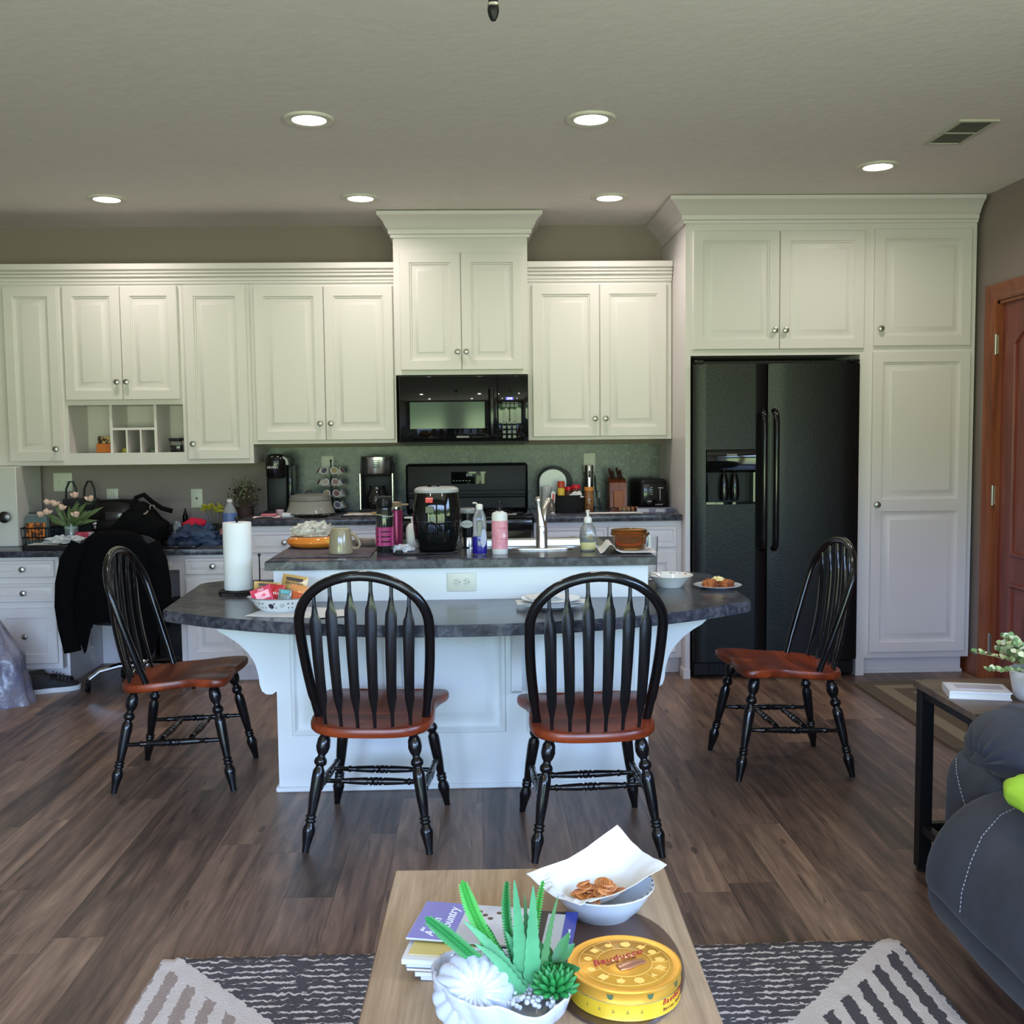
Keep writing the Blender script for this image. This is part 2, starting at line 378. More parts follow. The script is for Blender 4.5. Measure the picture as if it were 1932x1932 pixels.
def casing(b):
    # moulded casing profile around the opening: (offset from opening, thickness)
    prof = [(0, 0), (0, .012), (.012, .018), (.03, .014), (.045, .02), (.06, .022), (.075, .030), (.088, .030), (.09, 0)]
    oa, ob, oz = -1.86, -.925, 2.095
    path = [lambda o: (ob + o, 0), lambda o: (ob + o, oz + o), lambda o: (oa - o, oz + o), lambda o: (oa - o, 0)]
    R = [[b.verts.new((X1 - t, *p(o))) for o, t in prof] for p in path]
    for A, B in zip(R, R[1:]):
        for k in range(len(prof) - 1): b.faces.new((A[k], A[k + 1], B[k + 1], B[k]))
    for A in (R[0], R[-1]): b.faces.new(A)
    # jambs
    box(b, X1, X1 + .12, ob - .018, ob, 0, oz); box(b, X1, X1 + .12, oa, oa + .018, 0, oz); box(b, X1, X1 + .12, oa, ob, oz - .018, oz)
struct('trim_1', 'casing_wood', casing, 30)
struct('trim_2', 'dark_trim_wood', lambda b: (box(b, X1 - .04, X1 + .12, -1.85, -.93, 0, .022, .004)))
struct('baseboard_right', 'casing_wood', lambda b: (box(b, X1 - .016, X1, -.833, -.0, 0, .115, .004), box(b, X1 - .016, X1, Y0, -1.955, 0, .115, .004)))
# dark casing at the far end of the desk
def dk(b):
    box(b, -2.865, -2.79, -.03, 0, .762, 1.30, .004); box(b, -2.85, -2.82, -.04, -.03, .762, 1.30, .003)
struct('trim_3', 'dark_trim_wood', dk)
# recessed lights
def can_(i, x, y, label):
    t = thing('recessed_light', label, 'ceiling light', (x, y, H), 0, 'recessed ceiling lights')
    def ring(b):
        lathe(b, [(.066, .0), (.070, -.008), (.098, -.010), (.102, -.006), (.102, 0)], 40, cap=False)
    part('trim_ring', mat('lamp_trim', (.72, .70, .62), .5), t, ring)
    part('lens', mat('lamp_lens', (1, 1, 1), .5, emis=(1, .95, .86), es=9), t, lambda b: lathe(b, [(0, -.006), (.067, -.006), (.067, -.002), (0, -.002)], 40))
    L = bpy.data.lights.new('lamp', 'AREA'); L.shape = 'DISK'; L.size = .13; L.energy = CAN_POWER; L.color = CAN_COLOR; L.spread = radians(150)
    o = bpy.data.objects.new('lamp', L); COL.objects.link(o); o.parent = t; o.location = (0, 0, -.009)
CL = ['round recessed ceiling light, nearer row, above the left half of the island', 'round recessed ceiling light, nearer row, above the right half of the island',
      'round recessed ceiling light above the cabinet with the open cubbies', 'round recessed ceiling light just left of the microwave cabinet crown',
      'round recessed ceiling light between the microwave cabinet crown and the fridge cabinet', 'round recessed ceiling light in front of the fridge and pantry cabinet']
for i, (x, y) in enumerate(CANS): can_(i, x, y, CL[i])
# lamps of the living room behind the camera
LRP = 8
for x in (-1.6, 1.2):
    for y in (-5.2, -7.3):
        t = thing('recessed_light', 'round recessed ceiling light over the living room', 'ceiling light', (x, y, H), 0, 'living room ceiling lights')
        part('trim_ring', MATS['lamp_trim'], t, lambda b: lathe(b, [(.066, .0), (.070, -.008), (.098, -.010), (.102, -.006), (.102, 0)], 40, cap=False))
        part('lens', MATS['lamp_lens'], t, lambda b: lathe(b, [(0, -.006), (.067, -.006), (.067, -.002), (0, -.002)], 40))
        L = bpy.data.lights.new('lamp', 'AREA'); L.shape = 'DISK'; L.size = .13; L.energy = LRP; L.color = CAN_COLOR
        o = bpy.data.objects.new('lamp', L); COL.objects.link(o); o.parent = t; o.location = (0, 0, -.009)
# ceiling vent
t = thing('ceiling_vent', 'white rectangular air vent in the ceiling with two dark openings', 'vent', (2.10, -1.98, H))
def vf(b):
    x0, x1, y0, y1 = -.055, .08, -.16, .16
    for u, v, p, q in ((x0 - .02, x0, y0 - .02, y1 + .02), (x1, x1 + .02, y0 - .02, y1 + .02), (x0, x1, y1, y1 + .02), (x0, x1, y0 - .02, y0), (x0, x1, -.006, .006)): box(b, u, v, p, q, -.008, 0, .001)
part('frame', mat('vent_white', (.55, .55, .46), .5), t, vf)
part('grille', mat('vent_dark', (.10, .105, .08), .6), t, lambda b: [box(b, -.055, .08, -.16 + k * .0145, -.16 + k * .0145 + .009, -.005, -.0015) for k in range(22)] and box(b, -.055, .08, -.16, .16, -.0012, -.0002))
# hanging ceiling fixture whose lower tip shows at the top edge
t = thing('ceiling_fixture', 'black finial with a pale metal band hanging at the top edge of the picture', 'fixture', (.043, -4.4, 2.222))
k_ = .62
part('finial', BLKP, t, lambda b: lathe(b, [(r * k_, z * k_) for r, z in [(0, 0), (.008, .001), (.015, .014), (.019, .03), (.018, .042), (.0155, .046), (.0165, .056), (.0145, .075), (.010, .11), (.007, .16), (.007, .22)]], 20))
part('band', mat('pale_band', (.75, .74, .6), .25, 1), t, lambda b: lathe(b, [(r * k_, z * k_) for r, z in [(.0165, .043), (.0195, .046), (.0195, .053), (.0165, .056)]], 20, cap=False))
part('rod', BLKP, t, lambda b: lathe(b, [(.004, .13), (.004, .40)], 10))
part('canopy', BLKP, t, lambda b: lathe(b, [(.02, .36), (.07, .40), (.075, .468), (0, .468)], 24))
# ================================================================ CABINETS
def knob(parent, x, y, z, s=1):
    """knob pointing to -Y"""
    def f(b): lathe(b, [(.008 * s, 0), (.0065 * s, .012 * s), (.0155 * s, .018 * s), (.0165 * s, .023 * s), (.0145 * s, .028 * s), (.008 * s, .0305 * s), (0, .031 * s)], 18, (x, y, z), Matrix.Rotation(pi / 2, 4, 'X'))
    return part('knob', NICK, parent, f, world=True)
def door(parent, x0, x1, z0, z1, y, kx=None, kz=None, rings=DOOR, th=.019, name='door'):
    d = part(name, CAB, parent, lambda b: rings_panel(b, x0, x1, z0, z1, y, th, rings), 30, True)
    if kx is not None: knob(d, kx, y, kz)
    return d
G = .0015
# --- wall cabinets over the desk
Yf = -.335; Yb = -.316
t = thing('wall_cabinet', 'white wall cabinet with one tall narrow door at the far left end of the run', 'cabinet', (-2.75, -.16, 1.248))
part('body', CAB, t, lambda b: box(b, -3.10, -2.418, Yb, 0, 1.248, 2.305), 0, True); door(t, -2.745, -2.433, 1.272, 2.286, Yf, -2.468, 1.345)
t = thing('wall_cabinet', 'white wall cabinet with two short doors above an open cubby shelf', 'cabinet', (-2.07, -.16, 1.248))
def cub(b):
    box(b, -2.418, -1.715, Yb, 0, 1.60, 2.305)                       # closed upper box
    box(b, -2.418, -2.400, Yb, 0, 1.248, 1.60); box(b, -1.732, -1.715, Yb, 0, 1.248, 1.60)
    box(b, -2.400, -1.732, Yb, 0, 1.300, 1.318); box(b, -2.400, -1.732, Yb, Yb + .02, 1.248, 1.300); box(b, -2.400, -1.732, -.012, 0, 1.318, 1.60)
part('body', CAB, t, cub, 0, True)
def div(b):
    for x in (-2.165, -1.905): box(b, x - .008, x + .008, Yb + .03, -.012, 1.318, 1.60)
    box(b, -2.157, -1.913, Yb + .03, -.012, 1.452, 1.466)
    for x in (-2.076, -1.994): box(b, x - .005, x + .005, Yb + .03, -.012, 1.318, 1.452)
part('divider', CAB, t, div, 0, True)
door(t, -2.405, -2.075, 1.628, 2.286, Yf, -2.101, 1.732); door(t, -2.072, -1.742, 1.628, 2.286, Yf, -2.046, 1.732)
t = thing('wall_cabinet', 'white wall cabinet with one tall door beside the cubby shelf', 'cabinet', (-1.52, -.16, 1.248))
part('body', CAB, t, lambda b: box(b, -1.714, -1.325, Yb, 0, 1.248, 2.305), 0, True); door(t, -1.705, -1.346, 1.274, 2.282, Yf, -1.672, 1.366)
t = thing('wall_cabinet', 'white two-door wall cabinet between the desk cabinets and the microwave', 'cabinet', (-.9, -.16, 1.36))
part('body', CAB, t, lambda b: box(b, -1.324, -.477, Yb, 0, 1.360, 2.305), 0, True)
door(t, -1.300, -.895, 1.379, 2.279, Yf, -.925, 1.478); door(t, -.892, -.488, 1.379, 2.279, Yf, -.862, 1.478)
t = thing('wall_cabinet', 'white two-door wall cabinet between the microwave and the fridge cabinet', 'cabinet', (.73, -.16, 1.36))
part('body', CAB, t, lambda b: box(b, .306, 1.164, Yb, 0, 1.366, 2.305), 0, True)
door(t, .332, .731, 1.385, 2.281, Yf, .702, 1.490); door(t, .734, 1.132, 1.385, 2.281, Yf, .765, 1.490)
# light reeded crown on the low cabinets
def reed(b, x0, x1):
    z = 2.300; y = Yb
    prof = [(0, 0), (.010, 0), (.010, .012), (.016, .016), (.016, .034), (.030, .040), (.030, .050), (.020, .054), (.034, .060), (.034, .068), (.024, .072), (.042, .080), (.042, .112), (0, .112)]
    prism(b, [(y - o, z + h) for o, h in prof], x0, x1, 'x')
    box(b, x0, x1, y, y + .06, z, z + .112)
single('crown_molding', 'white reeded molding along the top of the wall cabinets left of the microwave cabinet', 'molding', CAB, lambda b: reed(b, -3.10, -.478), smooth=30)
single('crown_molding', 'short white reeded molding on top of the wall cabinet right of the microwave cabinet', 'molding', CAB, lambda b: reed(b, .307, 1.164), smooth=30)
def crown(b, x0, x1, yf, yb, z0, z1, p, left=True, right=True):
    k = (z1 - z0) / .15
    prof = [(0, 0), (.012, 0), (.014, .018 * k), (.024, .022 * k), (.026, .048 * k), (.034, .054 * k), (.042, .070 * k), (p * .60, .092 * k), (p * .78, .112 * k), (p * .90, .120 * k), (p, .128 * k), (p, .150 * k), (0, .150 * k)]
    path = []
    if left: path.append(lambda o: (x0 - o, yb))
    path.append(lambda o: (x0 - (o if left else 0), yf - o)); path.append(lambda o: (x1 + (o if right else 0), yf - o))
    if right: path.append(lambda o: (x1 + o, yb))
    R = [[b.verts.new((*q(o), z0 + h)) for o, h in prof] for q in path]
    for A, B in zip(R, R[1:]):
        for i in range(len(prof)):
            j = (i + 1) % len(prof); b.faces.new((A[i], A[j], B[j], B[i]))
    b.faces.new(R[0]); b.faces.new(R[-1][::-1])
# --- microwave cabinet
t = thing('wall_cabinet', 'tall white two-door cabinet with wide crown above the microwave', 'cabinet', (-.085, -.2, 1.755))
part('body', CAB, t, lambda b: box(b, -.476, .305, -.380, 0, 1.755, 2.689), 0, True)
door(t, -.440, -.086, 1.781, 2.458, -.399, -.108, 1.886); door(t, -.083, .275, 1.781, 2.458, -.399, -.058, 1.886)
part('crown', CAB, t, lambda b: crown(b, -.476, .305, -.380, -.002, 2.545, 2.684, .085), 30, True)
# --- fridge cabinet and pantry
YT = -.716; YD = -.735
t = thing('fridge_cabinet', 'white cabinet around the fridge with two doors over it', 'cabinet', (1.66, -.36, 0))
def fc(b):
    box(b, 1.168, 1.196, YT, 0, 0, 2.689); box(b, 1.196, 2.20, YT, 0, 1.828, 2.689); box(b, 2.152, 2.20, YT, 0, 0, 1.828)
    box(b, 1.158, 1.168, YT, -.60, 0, .05); box(b, 1.158, 1.196, YT - .008, YT, 0, .05)
part('body', CAB, t, fc, 0, True)
door(t, 1.206, 1.690, 1.860, 2.512, YD, 1.662, 1.963); door(t, 1.693, 2.170, 1.860, 2.512, YD, 1.722, 1.963)
t = thing('pantry_cabinet', 'tall white pantry cabinet beside the fridge with one small upper and one long lower door', 'cabinet', (2.5, -.36, 0))
def pc(b):
    box(b, 2.20, 2.806, YT, 0, .10, 2.689); box(b, 2.20, 2.79, -.655, 0, 0, .10); box(b, 2.20, 2.795, -.665, -.655, 0, .018)
part('body', CAB, t, pc, 0, True)
door(t, 2.225, 2.775, 1.872, 2.520, YD, 2.258, 1.968)
def pd(b):
    x0, x1, z0, z1 = 2.223, 2.775, .136, 1.840; zm = .985
    r2_ = DOOR[1:]
    # two stacked raised panels in one slab
    box(b, x0, x1, YD, YD + .019, z0, z1, .002)
    for a, c in ((z0, zm + .03), (zm - .03, z1)):
        R = []
        for i, d in ((.058, -.0004), (.063, .006), (.070, .0065), (.073, .009), (.076, .009), (.108, .003), (.112, .003)):
            R.append([b.verts.new((u, YD + d - .0092, v)) for u, v in ((x0 + i, a + i), (x1 - i, a + i), (x1 - i, c - i), (x0 + i, c - i))])
        for A, B in zip(R, R[1:]):
            for k in range(4): b.faces.new((A[k], A[(k + 1) % 4], B[(k + 1) % 4], B[k]))
        b.faces.new(R[-1])
def pd2(b):
    x0, x1, z0, z1 = 2.223, 2.775, .136, 1.840; zm = .978; y = YD
    outer = [(x0, z0), (x1, z0), (x1, z1), (x0, z1)]
    # frame: back slab + frame bars + two panels
    box(b, x0, x1, y + .012, y + .019, z0, z1)
    def bar(a, c, e, f): box(b, a, c, y, y + .0125, e, f, .0015)
    bar(x0, x0 + .058, z0, z1); bar(x1 - .058, x1, z0, z1); bar(x0 + .056, x1 - .056, z0, z0 + .058); bar(x0 + .056, x1 - .056, z1 - .058, z1); bar(x0 + .056, x1 - .056, zm - .035, zm + .035)
    for a, c in ((z0 + .058, zm - .035), (zm + .035, z1 - .058)):
        R = []
        for i, d in ((-.001, .001), (.003, .006), (.009, .0065), (.011, .0115), (.014, .0118), (.047, .0015), (.049, .0003), (.054, .0003)):
            R.append([b.verts.new((u, y + d, v)) for u, v in ((x0 + .058 + i, a + i), (x1 - .058 - i, a + i), (x1 - .058 - i, c - i), (x0 + .058 + i, c - i))])
        for A, B in zip(R, R[1:]):
            for k in range(4): b.faces.new((A[k], A[(k + 1) % 4], B[(k + 1) % 4], B[k]))
        b.faces.new(R[-1])
d = part('door', CAB, t, pd2, 30, True); knob(d, 2.250, YD, .984, 1.1)
single('crown_molding', 'wide white crown molding on top of the fridge and pantry cabinets', 'molding', CAB, lambda b: crown(b, 1.166, 2.806, YT, -.002, 2.552, 2.686, .10, True, False), smooth=30)
# --- base cabinets
YB = -.612; YBD = -.631
t = thing('desk_drawer_unit', 'white three-drawer unit at the left end of the desk', 'drawer unit', (-2.7, -.3, 0))
def du(b): box(b, -3.10, -2.375, YB, -.004, .10, .742); box(b, -3.10, -2.375, -.545, -.004, 0, .10); box(b, -2.375, -2.36, -.545, -.004, 0, .742)
part('body', CAB, t, du, 0, True)
for za, zb in ((.626, .722), (.486, .592), (.132, .452)):
    door(t, -2.735 - .0, -2.395, za, zb, YBD, -2.566, (za + zb) / 2, DRAW if zb - za < .2 else DOOR[:5] + [(.076, .007), (.105, .002), (.109, .002)], name='drawer')
t = thing('desk_drawer_unit', 'white unit with one drawer over one door, right of the desk chair', 'drawer unit', (-1.5, -.3, 0))
part('body', CAB, t, lambda b: (box(b, -1.69, -1.335, YB, -.004, .10, .742), box(b, -1.68, -1.335, -.545, -.004, 0, .10), box(b, -1.70, -1.69, YB, 0, 0, .742)), 0, True)
door(t, -1.665, -1.345, .628, .724, YBD, -1.505, .676, DRAW, name='drawer'); door(t, -1.665, -1.345, .132, .604, YBD, -1.375, .53)
single('desk_apron', 'white panel under the desk edge over the knee space', 'panel', CAB, lambda b: (box(b, -2.36, -1.70, YB, YB + .02, .655, .742), rings_panel(b, -2.32, -1.745, .672, .728, YB - .008, .008, DRAW, True)))
single('desk_back_panel', 'white panel at the back of the knee space under the desk', 'panel', CAB, lambda b: box(b, -2.358, -1.702, -.03, 0, .0, .742))
single('computer_tower', 'black box standing in the knee space under the desk', 'computer', BLKP, lambda b: (box(b, -1.90, -1.72, -.38, -.05, .0, .42, .006), box(b, -1.895, -1.725, -.385, -.38, .30, .40, .002)))
single('storage_box', 'brown box on the floor at the back under the desk', 'box', mat('brown_box', srgb(70, 58, 52), .7), lambda b: box(b, -2.13, -1.93, -.36, -.08, 0, .23, .004))
def bc(x0, x1, label, draws, doors):
    t = thing('base_cabinet', label, 'cabinet', ((x0 + x1) / 2, -.3, 0))
    part('body', CAB, t, lambda b: (box(b, x0, x1, YB, -.004, .10, .90), box(b, x0, x1, -.545, -.004, 0, .10)), 0, True)
    for a, c, k in draws: door(t, a, c, .745, .868, YBD, (a + c) / 2 if k is None else k, .806, DRAW, name='drawer')
    for a, c, k in doors: door(t, a, c, .132, .715, YBD, k, .66)
bc(-1.334, -.456, 'white base cabinet between the desk and the range', [(-1.30, -.895, None), (-.888, -.485, None)], [(-1.30, -.895, -.925), (-.888, -.485, -.858)])
bc(.316, 1.167, 'white base cabinet between the range and the fridge', [(.345, .735, .54), (.742, 1.135, .94)], [(.345, .735, .705), (.742, 1.135, .772)])
# worktops
LAM = MATS['laminate']
single('worktop', 'dark slate desk worktop under the left wall cabinets', 'worktop', LAM, lambda b: box(b, -3.10, -1.336, -.655, 0, .743, .778, .005, 2))
single('backsplash', 'low dark slate lip along the wall behind the desk', 'backsplash', LAM, lambda b: box(b, -3.10, -1.336, -.022, 0, .778, .868, .004))
single('worktop', 'dark slate worktop left of the range', 'worktop', LAM, lambda b: box(b, -1.352, -.455, -.655, 0, .901, .937, .005, 2))
single('worktop', 'dark slate worktop right of the range up to the fridge cabinet', 'worktop', LAM, lambda b: box(b, .314, 1.163, -.655, 0, .901, .937, .005, 2))
n = NB('backsplash'); a_ = n.noise(n.co, 34, 6, .7, 1.4); b2 = n.noise(n.co, 4, 2)
n.col(n.ramp(a_, [(.38, srgb(48, 52, 50)), (.52, srgb(72, 78, 72)), (.64, srgb(112, 118, 106))])); n.b.inputs['Roughness'].default_value = .3; n.bump(a_, .15, .001)
single('backsplash', 'dark mottled backsplash panel on the wall behind the range', 'backsplash', n.m, lambda b: (box(b, -1.315, 1.150, -.009, -.001, .938, 1.335), box(b, 1.150, 1.167, -.62, -.008, .938, 1.36) if 0 else None))
# cupboard standing on the desk at the far left
t = thing('countertop_cupboard', 'off-white cupboard with a round dark knob standing on the far left of the desk', 'cupboard', (-2.8, -.3, .778))
part('body', mat('cupboard_white', (.62, .61, .58), .45), t, lambda b: box(b, -3.02, -2.684, -.40, -.05, .779, 1.246, .004), 40, True)
part('knob', mat('dark_pewter', (.10, .095, .09), .25, 1), t, lambda b: lathe(b, [(.012, 0), (.010, .02), (.028, .032), (.034, .040), (.033, .046), (.018, .052), (0, .054)], 24, (-2.742, -.40, .955), Matrix.Rotation(pi / 2, 4, 'X')), world=True)
# ================================================================ APPLIANCES
t = thing('microwave', 'black microwave mounted over the range', 'microwave', (-.08, -.2, 1.35))
part('body', BLKP, t, lambda b: (box(b, -.455, .303, -.385, 0, 1.352, 1.748, .003), box(b, -.43, .28, -.37, -.02, 1.338, 1.352)), world=True)
d = part('door', GLASSB, t, lambda b: box(b, -.453, .120, -.412, -.386, 1.362, 1.746, .004, 2), world=True)
part('window', mat('mw_window', (.055, .075, .070), .07), d, lambda b: box(b, -.392, .045, -.4135, -.411, 1.440, 1.595), world=True)
part('handle', BLK, d, lambda b: (box(b, .076, .100, -.445, -.430, 1.385, 1.680, .006, 2), box(b, .080, .096, -.431, -.410, 1.390, 1.412), box(b, .080, .096, -.431, -.410, 1.655, 1.675)), world=True)
cp = part('control_panel', GLASSB, t, lambda b: box(b, .123, .301, -.411, -.386, 1.362, 1.746, .004, 2), world=True)
part('display', mat('mw_display', (.02, .02, .05), .3, emis=(.12, .10, .9), es=1.6), cp, lambda b: box(b, .170, .214, -.4125, -.4110, 1.604, 1.620), world=True)
wtext('2:13', .016, (.192, -.4128, 1.612), FRONT, mat('mw_digits', (.8, .8, 1), .5, emis=(.8, .85, 1), es=2.5), cp)
GREYT = mat('grey_print', (.35, .36, .36), .5)
def btn(b):
    for i in range(4): box(b, .150 + i * .024, .168 + i * .024, -.4122, -.4110, 1.562, 1.580); box(b, .150 + i * .024, .168 + i * .024, -.4122, -.4110, 1.585, 1.590)
    for i in range(3):
        for j in range(4): lathe(b, [(0, 0), (.0035, 0), (.0035, .001), (0, .001)], 10, (.163 + i * .028, -.411, 1.545 - j * .014), Matrix.Rotation(pi / 2, 4, 'X'))
    for i in range(3):
        for j in range(4): box(b, .150 + i * .030, .168 + i * .030, -.4118, -.4110, 1.380 + j * .028, 1.398 + j * .028)
part('buttons', mat('mw_buttons', (.09, .11, .10), .3), cp, btn, world=True)
wtext('SAMSUNG', .016, (-.085, -.4125, 1.390), FRONT, mat('white_print', (.8, .8, .78), .5), d)
# range
t = thing('range', 'black electric range with a tall back panel of controls', 'range', (-.07, -.33, 0))
part('body', BLKP, t, lambda b: (box(b, -.450, .310, -.64, -.03, .02, .925, .003), box(b, -.44, .30, -.60, -.05, 0, .02)), world=True)
part('cooktop', GLASSB, t, lambda b: box(b, -.452, .312, -.665, -.05, .925, .940, .005, 2), world=True)
bp = part('back_panel', BLKP, t, lambda b: (box(b, -.445, .309, -.11, -.03, .93, 1.225, .018, 3), box(b, -.43, .295, -.125, -.11, .945, 1.02, .006), box(b, -.43, .295, -.118, -.11, 1.035, 1.06, .003)), world=True)
part('clock_panel', GLASSB, bp, lambda b: box(b, -.165, .05, -.1125, -.109, 1.10, 1.175), world=True)
wtext('2:13', .02, (-.055, -.1135, 1.155), FRONT, mat('clock_digits', (.5, .6, .6), .5, emis=(.5, .7, .7), es=.5), bp)
part('buttons', GREYT, bp, lambda b: [box(b, .0 + i * .018, .006 + i * .018, -.1135, -.1122, 1.120 + j * .025, 1.124 + j * .025) for i in range(2) for j in range(2)] + [box(b, -.155 + i * .02, -.145 + i * .02, -.1135, -.1122, 1.118, 1.122) for i in range(6)], world=True)
def od(b): box(b, -.448, .308, -.675, -.645, .22, .86, .006, 2)
d = part('oven_door', GLASSB, t, od, world=True)
part('handle', BLK, d, lambda b: (tube(b, [(-.40, -.72, .79), (.26, -.72, .79)], .012, 10), box(b, -.39, -.37, -.72, -.675, .782, .798), box(b, .23, .25, -.72, -.675, .782, .798)), world=True)
cp = part('control_strip', BLK, t, lambda b: box(b, -.448, .308, -.675, -.64, .868, .924, .006, 2), world=True)
part('drawer', BLK, t, lambda b: box(b, -.448, .308, -.67, -.64, .05, .21, .005), world=True)
def grate(b):
    for cx in (-.26, .12):
        for cy in (-.48, -.22):
            for k in range(4):
                a = k * pi / 2 + pi / 4; tube(b, [(cx + .02 * cos(a), cy + .02 * sin(a), .948), (cx + .10 * cos(a), cy + .10 * sin(a), .950)], .005, 6)
            tube(b, [(cx + .09 * cos(i * pi / 12), cy + .09 * sin(i * pi / 12), .947) for i in range(24)], .005, 6, True)
part('burner_coil', BLKP, t, grate, world=True)
part('spoon_rest', GREYT, t, lambda b: box(b, .16, .22, -.60, -.50, .941, .945, .002), world=True)
# fridge
t = thing('refrigerator', 'black side-by-side refrigerator with an ice and water dispenser', 'refrigerator', (1.67, -.4, 0))
part('body', BLKP, t, lambda b: (box(b, 1.205, 2.140, -.70, -.03, .03, 1.80, .004), box(b, 1.215, 2.13, -.735, -.70, .02, .095, .004)), world=True)
def fd(b, x0, x1):
    # slightly crowned door front
    n_ = 10; pts = [(x0, -.705)]
    for i in range(n_ + 1):
        u = i / n_; pts.append((x0 + (x1 - x0) * u, -.768 - .014 * sin(pi * u) ** .5 * 1.0 if 0 < u < 1 else -.760))
    pts.append((x1, -.705)); prism(b, pts, .105, 1.778, 'z', .004)
def cavity_door(b):
    x0, x1 = 1.206, 1.614
    prism(b, [(x0, -.705), (x0, -.758), (x0 + .03, -.773), (1.270, -.778), (1.270, -.705)], .105, 1.778)
    prism(b, [(1.548, -.705), (1.548, -.778), (x1 - .025, -.773), (x1, -.760), (x1, -.705)], .105, 1.778)
    box(b, 1.270, 1.548, -.778, -.705, .105, 1.000); box(b, 1.270, 1.548, -.778, -.705, 1.305, 1.778)
dl = part('door', BLKA, t, cavity_door, world=True); dr_ = part('door', BLKA, t, lambda b: fd(b, 1.622, 2.138), world=True)
def disp(b):
    prism(b, [(-.706, 1.303), (-.788, 1.303), (-.800, 1.26), (-.786, 1.19), (-.74, 1.175), (-.706, 1.175)], 1.272, 1.546, 'x')
    box(b, 1.272, 1.282, -.784, -.706, 1.002, 1.176); box(b, 1.536, 1.546, -.784, -.706, 1.002, 1.176)
    prism(b, [(1.272, -.706), (1.272, -.784), (1.34, -.796), (1.41, -.800), (1.48, -.796), (1.546, -.784), (1.546, -.706)], 1.000, 1.012)
dp = part('dispenser', GLASSB, dl, disp, world=True)
part('paddle', BLK, dl, lambda b: (lathe(b, [(.022, 1.02), (.026, 1.06), (.022, 1.13), (.012, 1.17)], 14, (1.385, -.728, 0)), lathe(b, [(.022, 1.02), (.026, 1.06), (.022, 1.13), (.012, 1.17)], 14, (1.445, -.728, 0))), world=True)
wtext('FRIGIDAIRE', .0125, (1.412, -.7965, 1.275), (radians(90 - 15), 0, 0), mat('silver_print', (.6, .6, .58), .4), dl, sx=.9)
part('indicator', GREYT, dl, lambda b: [box(b, 1.385 + i * .014, 1.394 + i * .014, -.8000, -.7975, 1.248, 1.2505) for i in range(4)], world=True)
def fh(b, x, sgn):
    pts = [(x, -.778, 1.515), (x, -.80, 1.512), (x, -.825, 1.49), (x, -.832, 1.45), (x, -.832, .80), (x, -.825, .765), (x, -.80, .750), (x, -.778, .748)]
    tube(b, pts, .0165, 12)
part('handle', BLK, dl, lambda b: fh(b, 1.585, 1), world=True); part('handle', BLK, dr_, lambda b: fh(b, 1.652, -1), world=True)
part('hinge_cover', BLK, t, lambda b: (box(b, 1.21, 1.26, -.77, -.70, 1.780, 1.80, .004), box(b, 2.085, 2.135, -.77, -.70, 1.780, 1.80, .004)), world=True)
part('foot_grille', BLKP, t, lambda b: [box(b, 1.30 + i * .03, 1.32 + i * .03, -.742, -.735, .03, .085) for i in range(25)], world=True)
# wall plates
def plate(name, label, x, z, w, h, kind, wall_y=0.0, mt=None):
    t = thing(name, label, 'outlet' if kind != 'switch' else 'switch', (x, wall_y, z))
    part('plate', mt or IVORY, t, lambda b: box(b, -w / 2, w / 2, -.007, 0, -h / 2, h / 2, .003, 2))
    if kind == 'switch':
        k = 2
        for i in range(k): part('toggle', IVORY, t, lambda b: box(b, (i - .5) * .046 - .005, (i - .5) * .046 + .005, -.016, -.007, -.010, .010, .002))
    elif kind == 'outlet_h':
        for sx in (-1, 1):
            s = part('socket', mat('socket_ivory', (.60, .60, .50), .4), t, lambda b: (lathe(b, [(0, 0), (.0165, 0), (.0165, .003), (0, .003)], 22, (sx * .0185, -.0065, 0), Matrix.Rotation(pi / 2, 4, 'X'), 1)))
            part('slot', BLKP, s, lambda b: (box(b, sx * .0185 - .008, sx * .0185 + .000, -.0102, -.0094, .005, .0065), box(b, sx * .0185 - .008, sx * .0185 + .000, -.0102, -.0094, -.0065, -.005), lathe(b, [(0, 0), (.0022, 0), (.0022, .001), (0, .001)], 10, (sx * .0185 + .008, -.0094, 0), Matrix.Rotation(pi / 2, 4, 'X'))))
    elif kind == 'jack': part('socket', BLKP, t, lambda b: box(b, -.005, .005, -.009, -.007, -.006, .006))
    elif kind == 'outlet_v':
        for sz in (-1, 1):
            s = part('socket', MATS['socket_ivory'] if 'socket_ivory' in MATS else IVORY, t, lambda b: lathe(b, [(0, 0), (.0165, 0), (.0165, .003), (0, .003)], 22, (0, -.0065, sz * .0195), Matrix.Rotation(pi / 2, 4, 'X')))
            part('slot', BLKP, s, lambda b: (box(b, -.0065, -.005, -.0102, -.0094, sz * .0195, sz * .0195 + .008), box(b, .005, .0065, -.0102, -.0094, sz * .0195, sz * .0195 + .008)))
    return t
plate('light_switch', 'ivory double light switch on the wall behind the flowers', -2.571, 1.137, .116, .115, 'switch')
plate('wall_outlet', 'ivory outlet plate half hidden behind the black handbag', -2.270, 1.035, .072, .115, 'outlet_v')
plate('wall_outlet', 'ivory wall plate with one small dark jack above the red cap', -1.752, 1.026, .072, .118, 'jack')
plate('wall_outlet', 'ivory outlet plate behind the coffee pod rack', -.935, 1.222, .078, .118, 'outlet_v', -.009)
plate('wall_outlet', 'ivory outlet plate above the steel can opener', .702, 1.221, .076, .118, 'outlet_v', -.009)
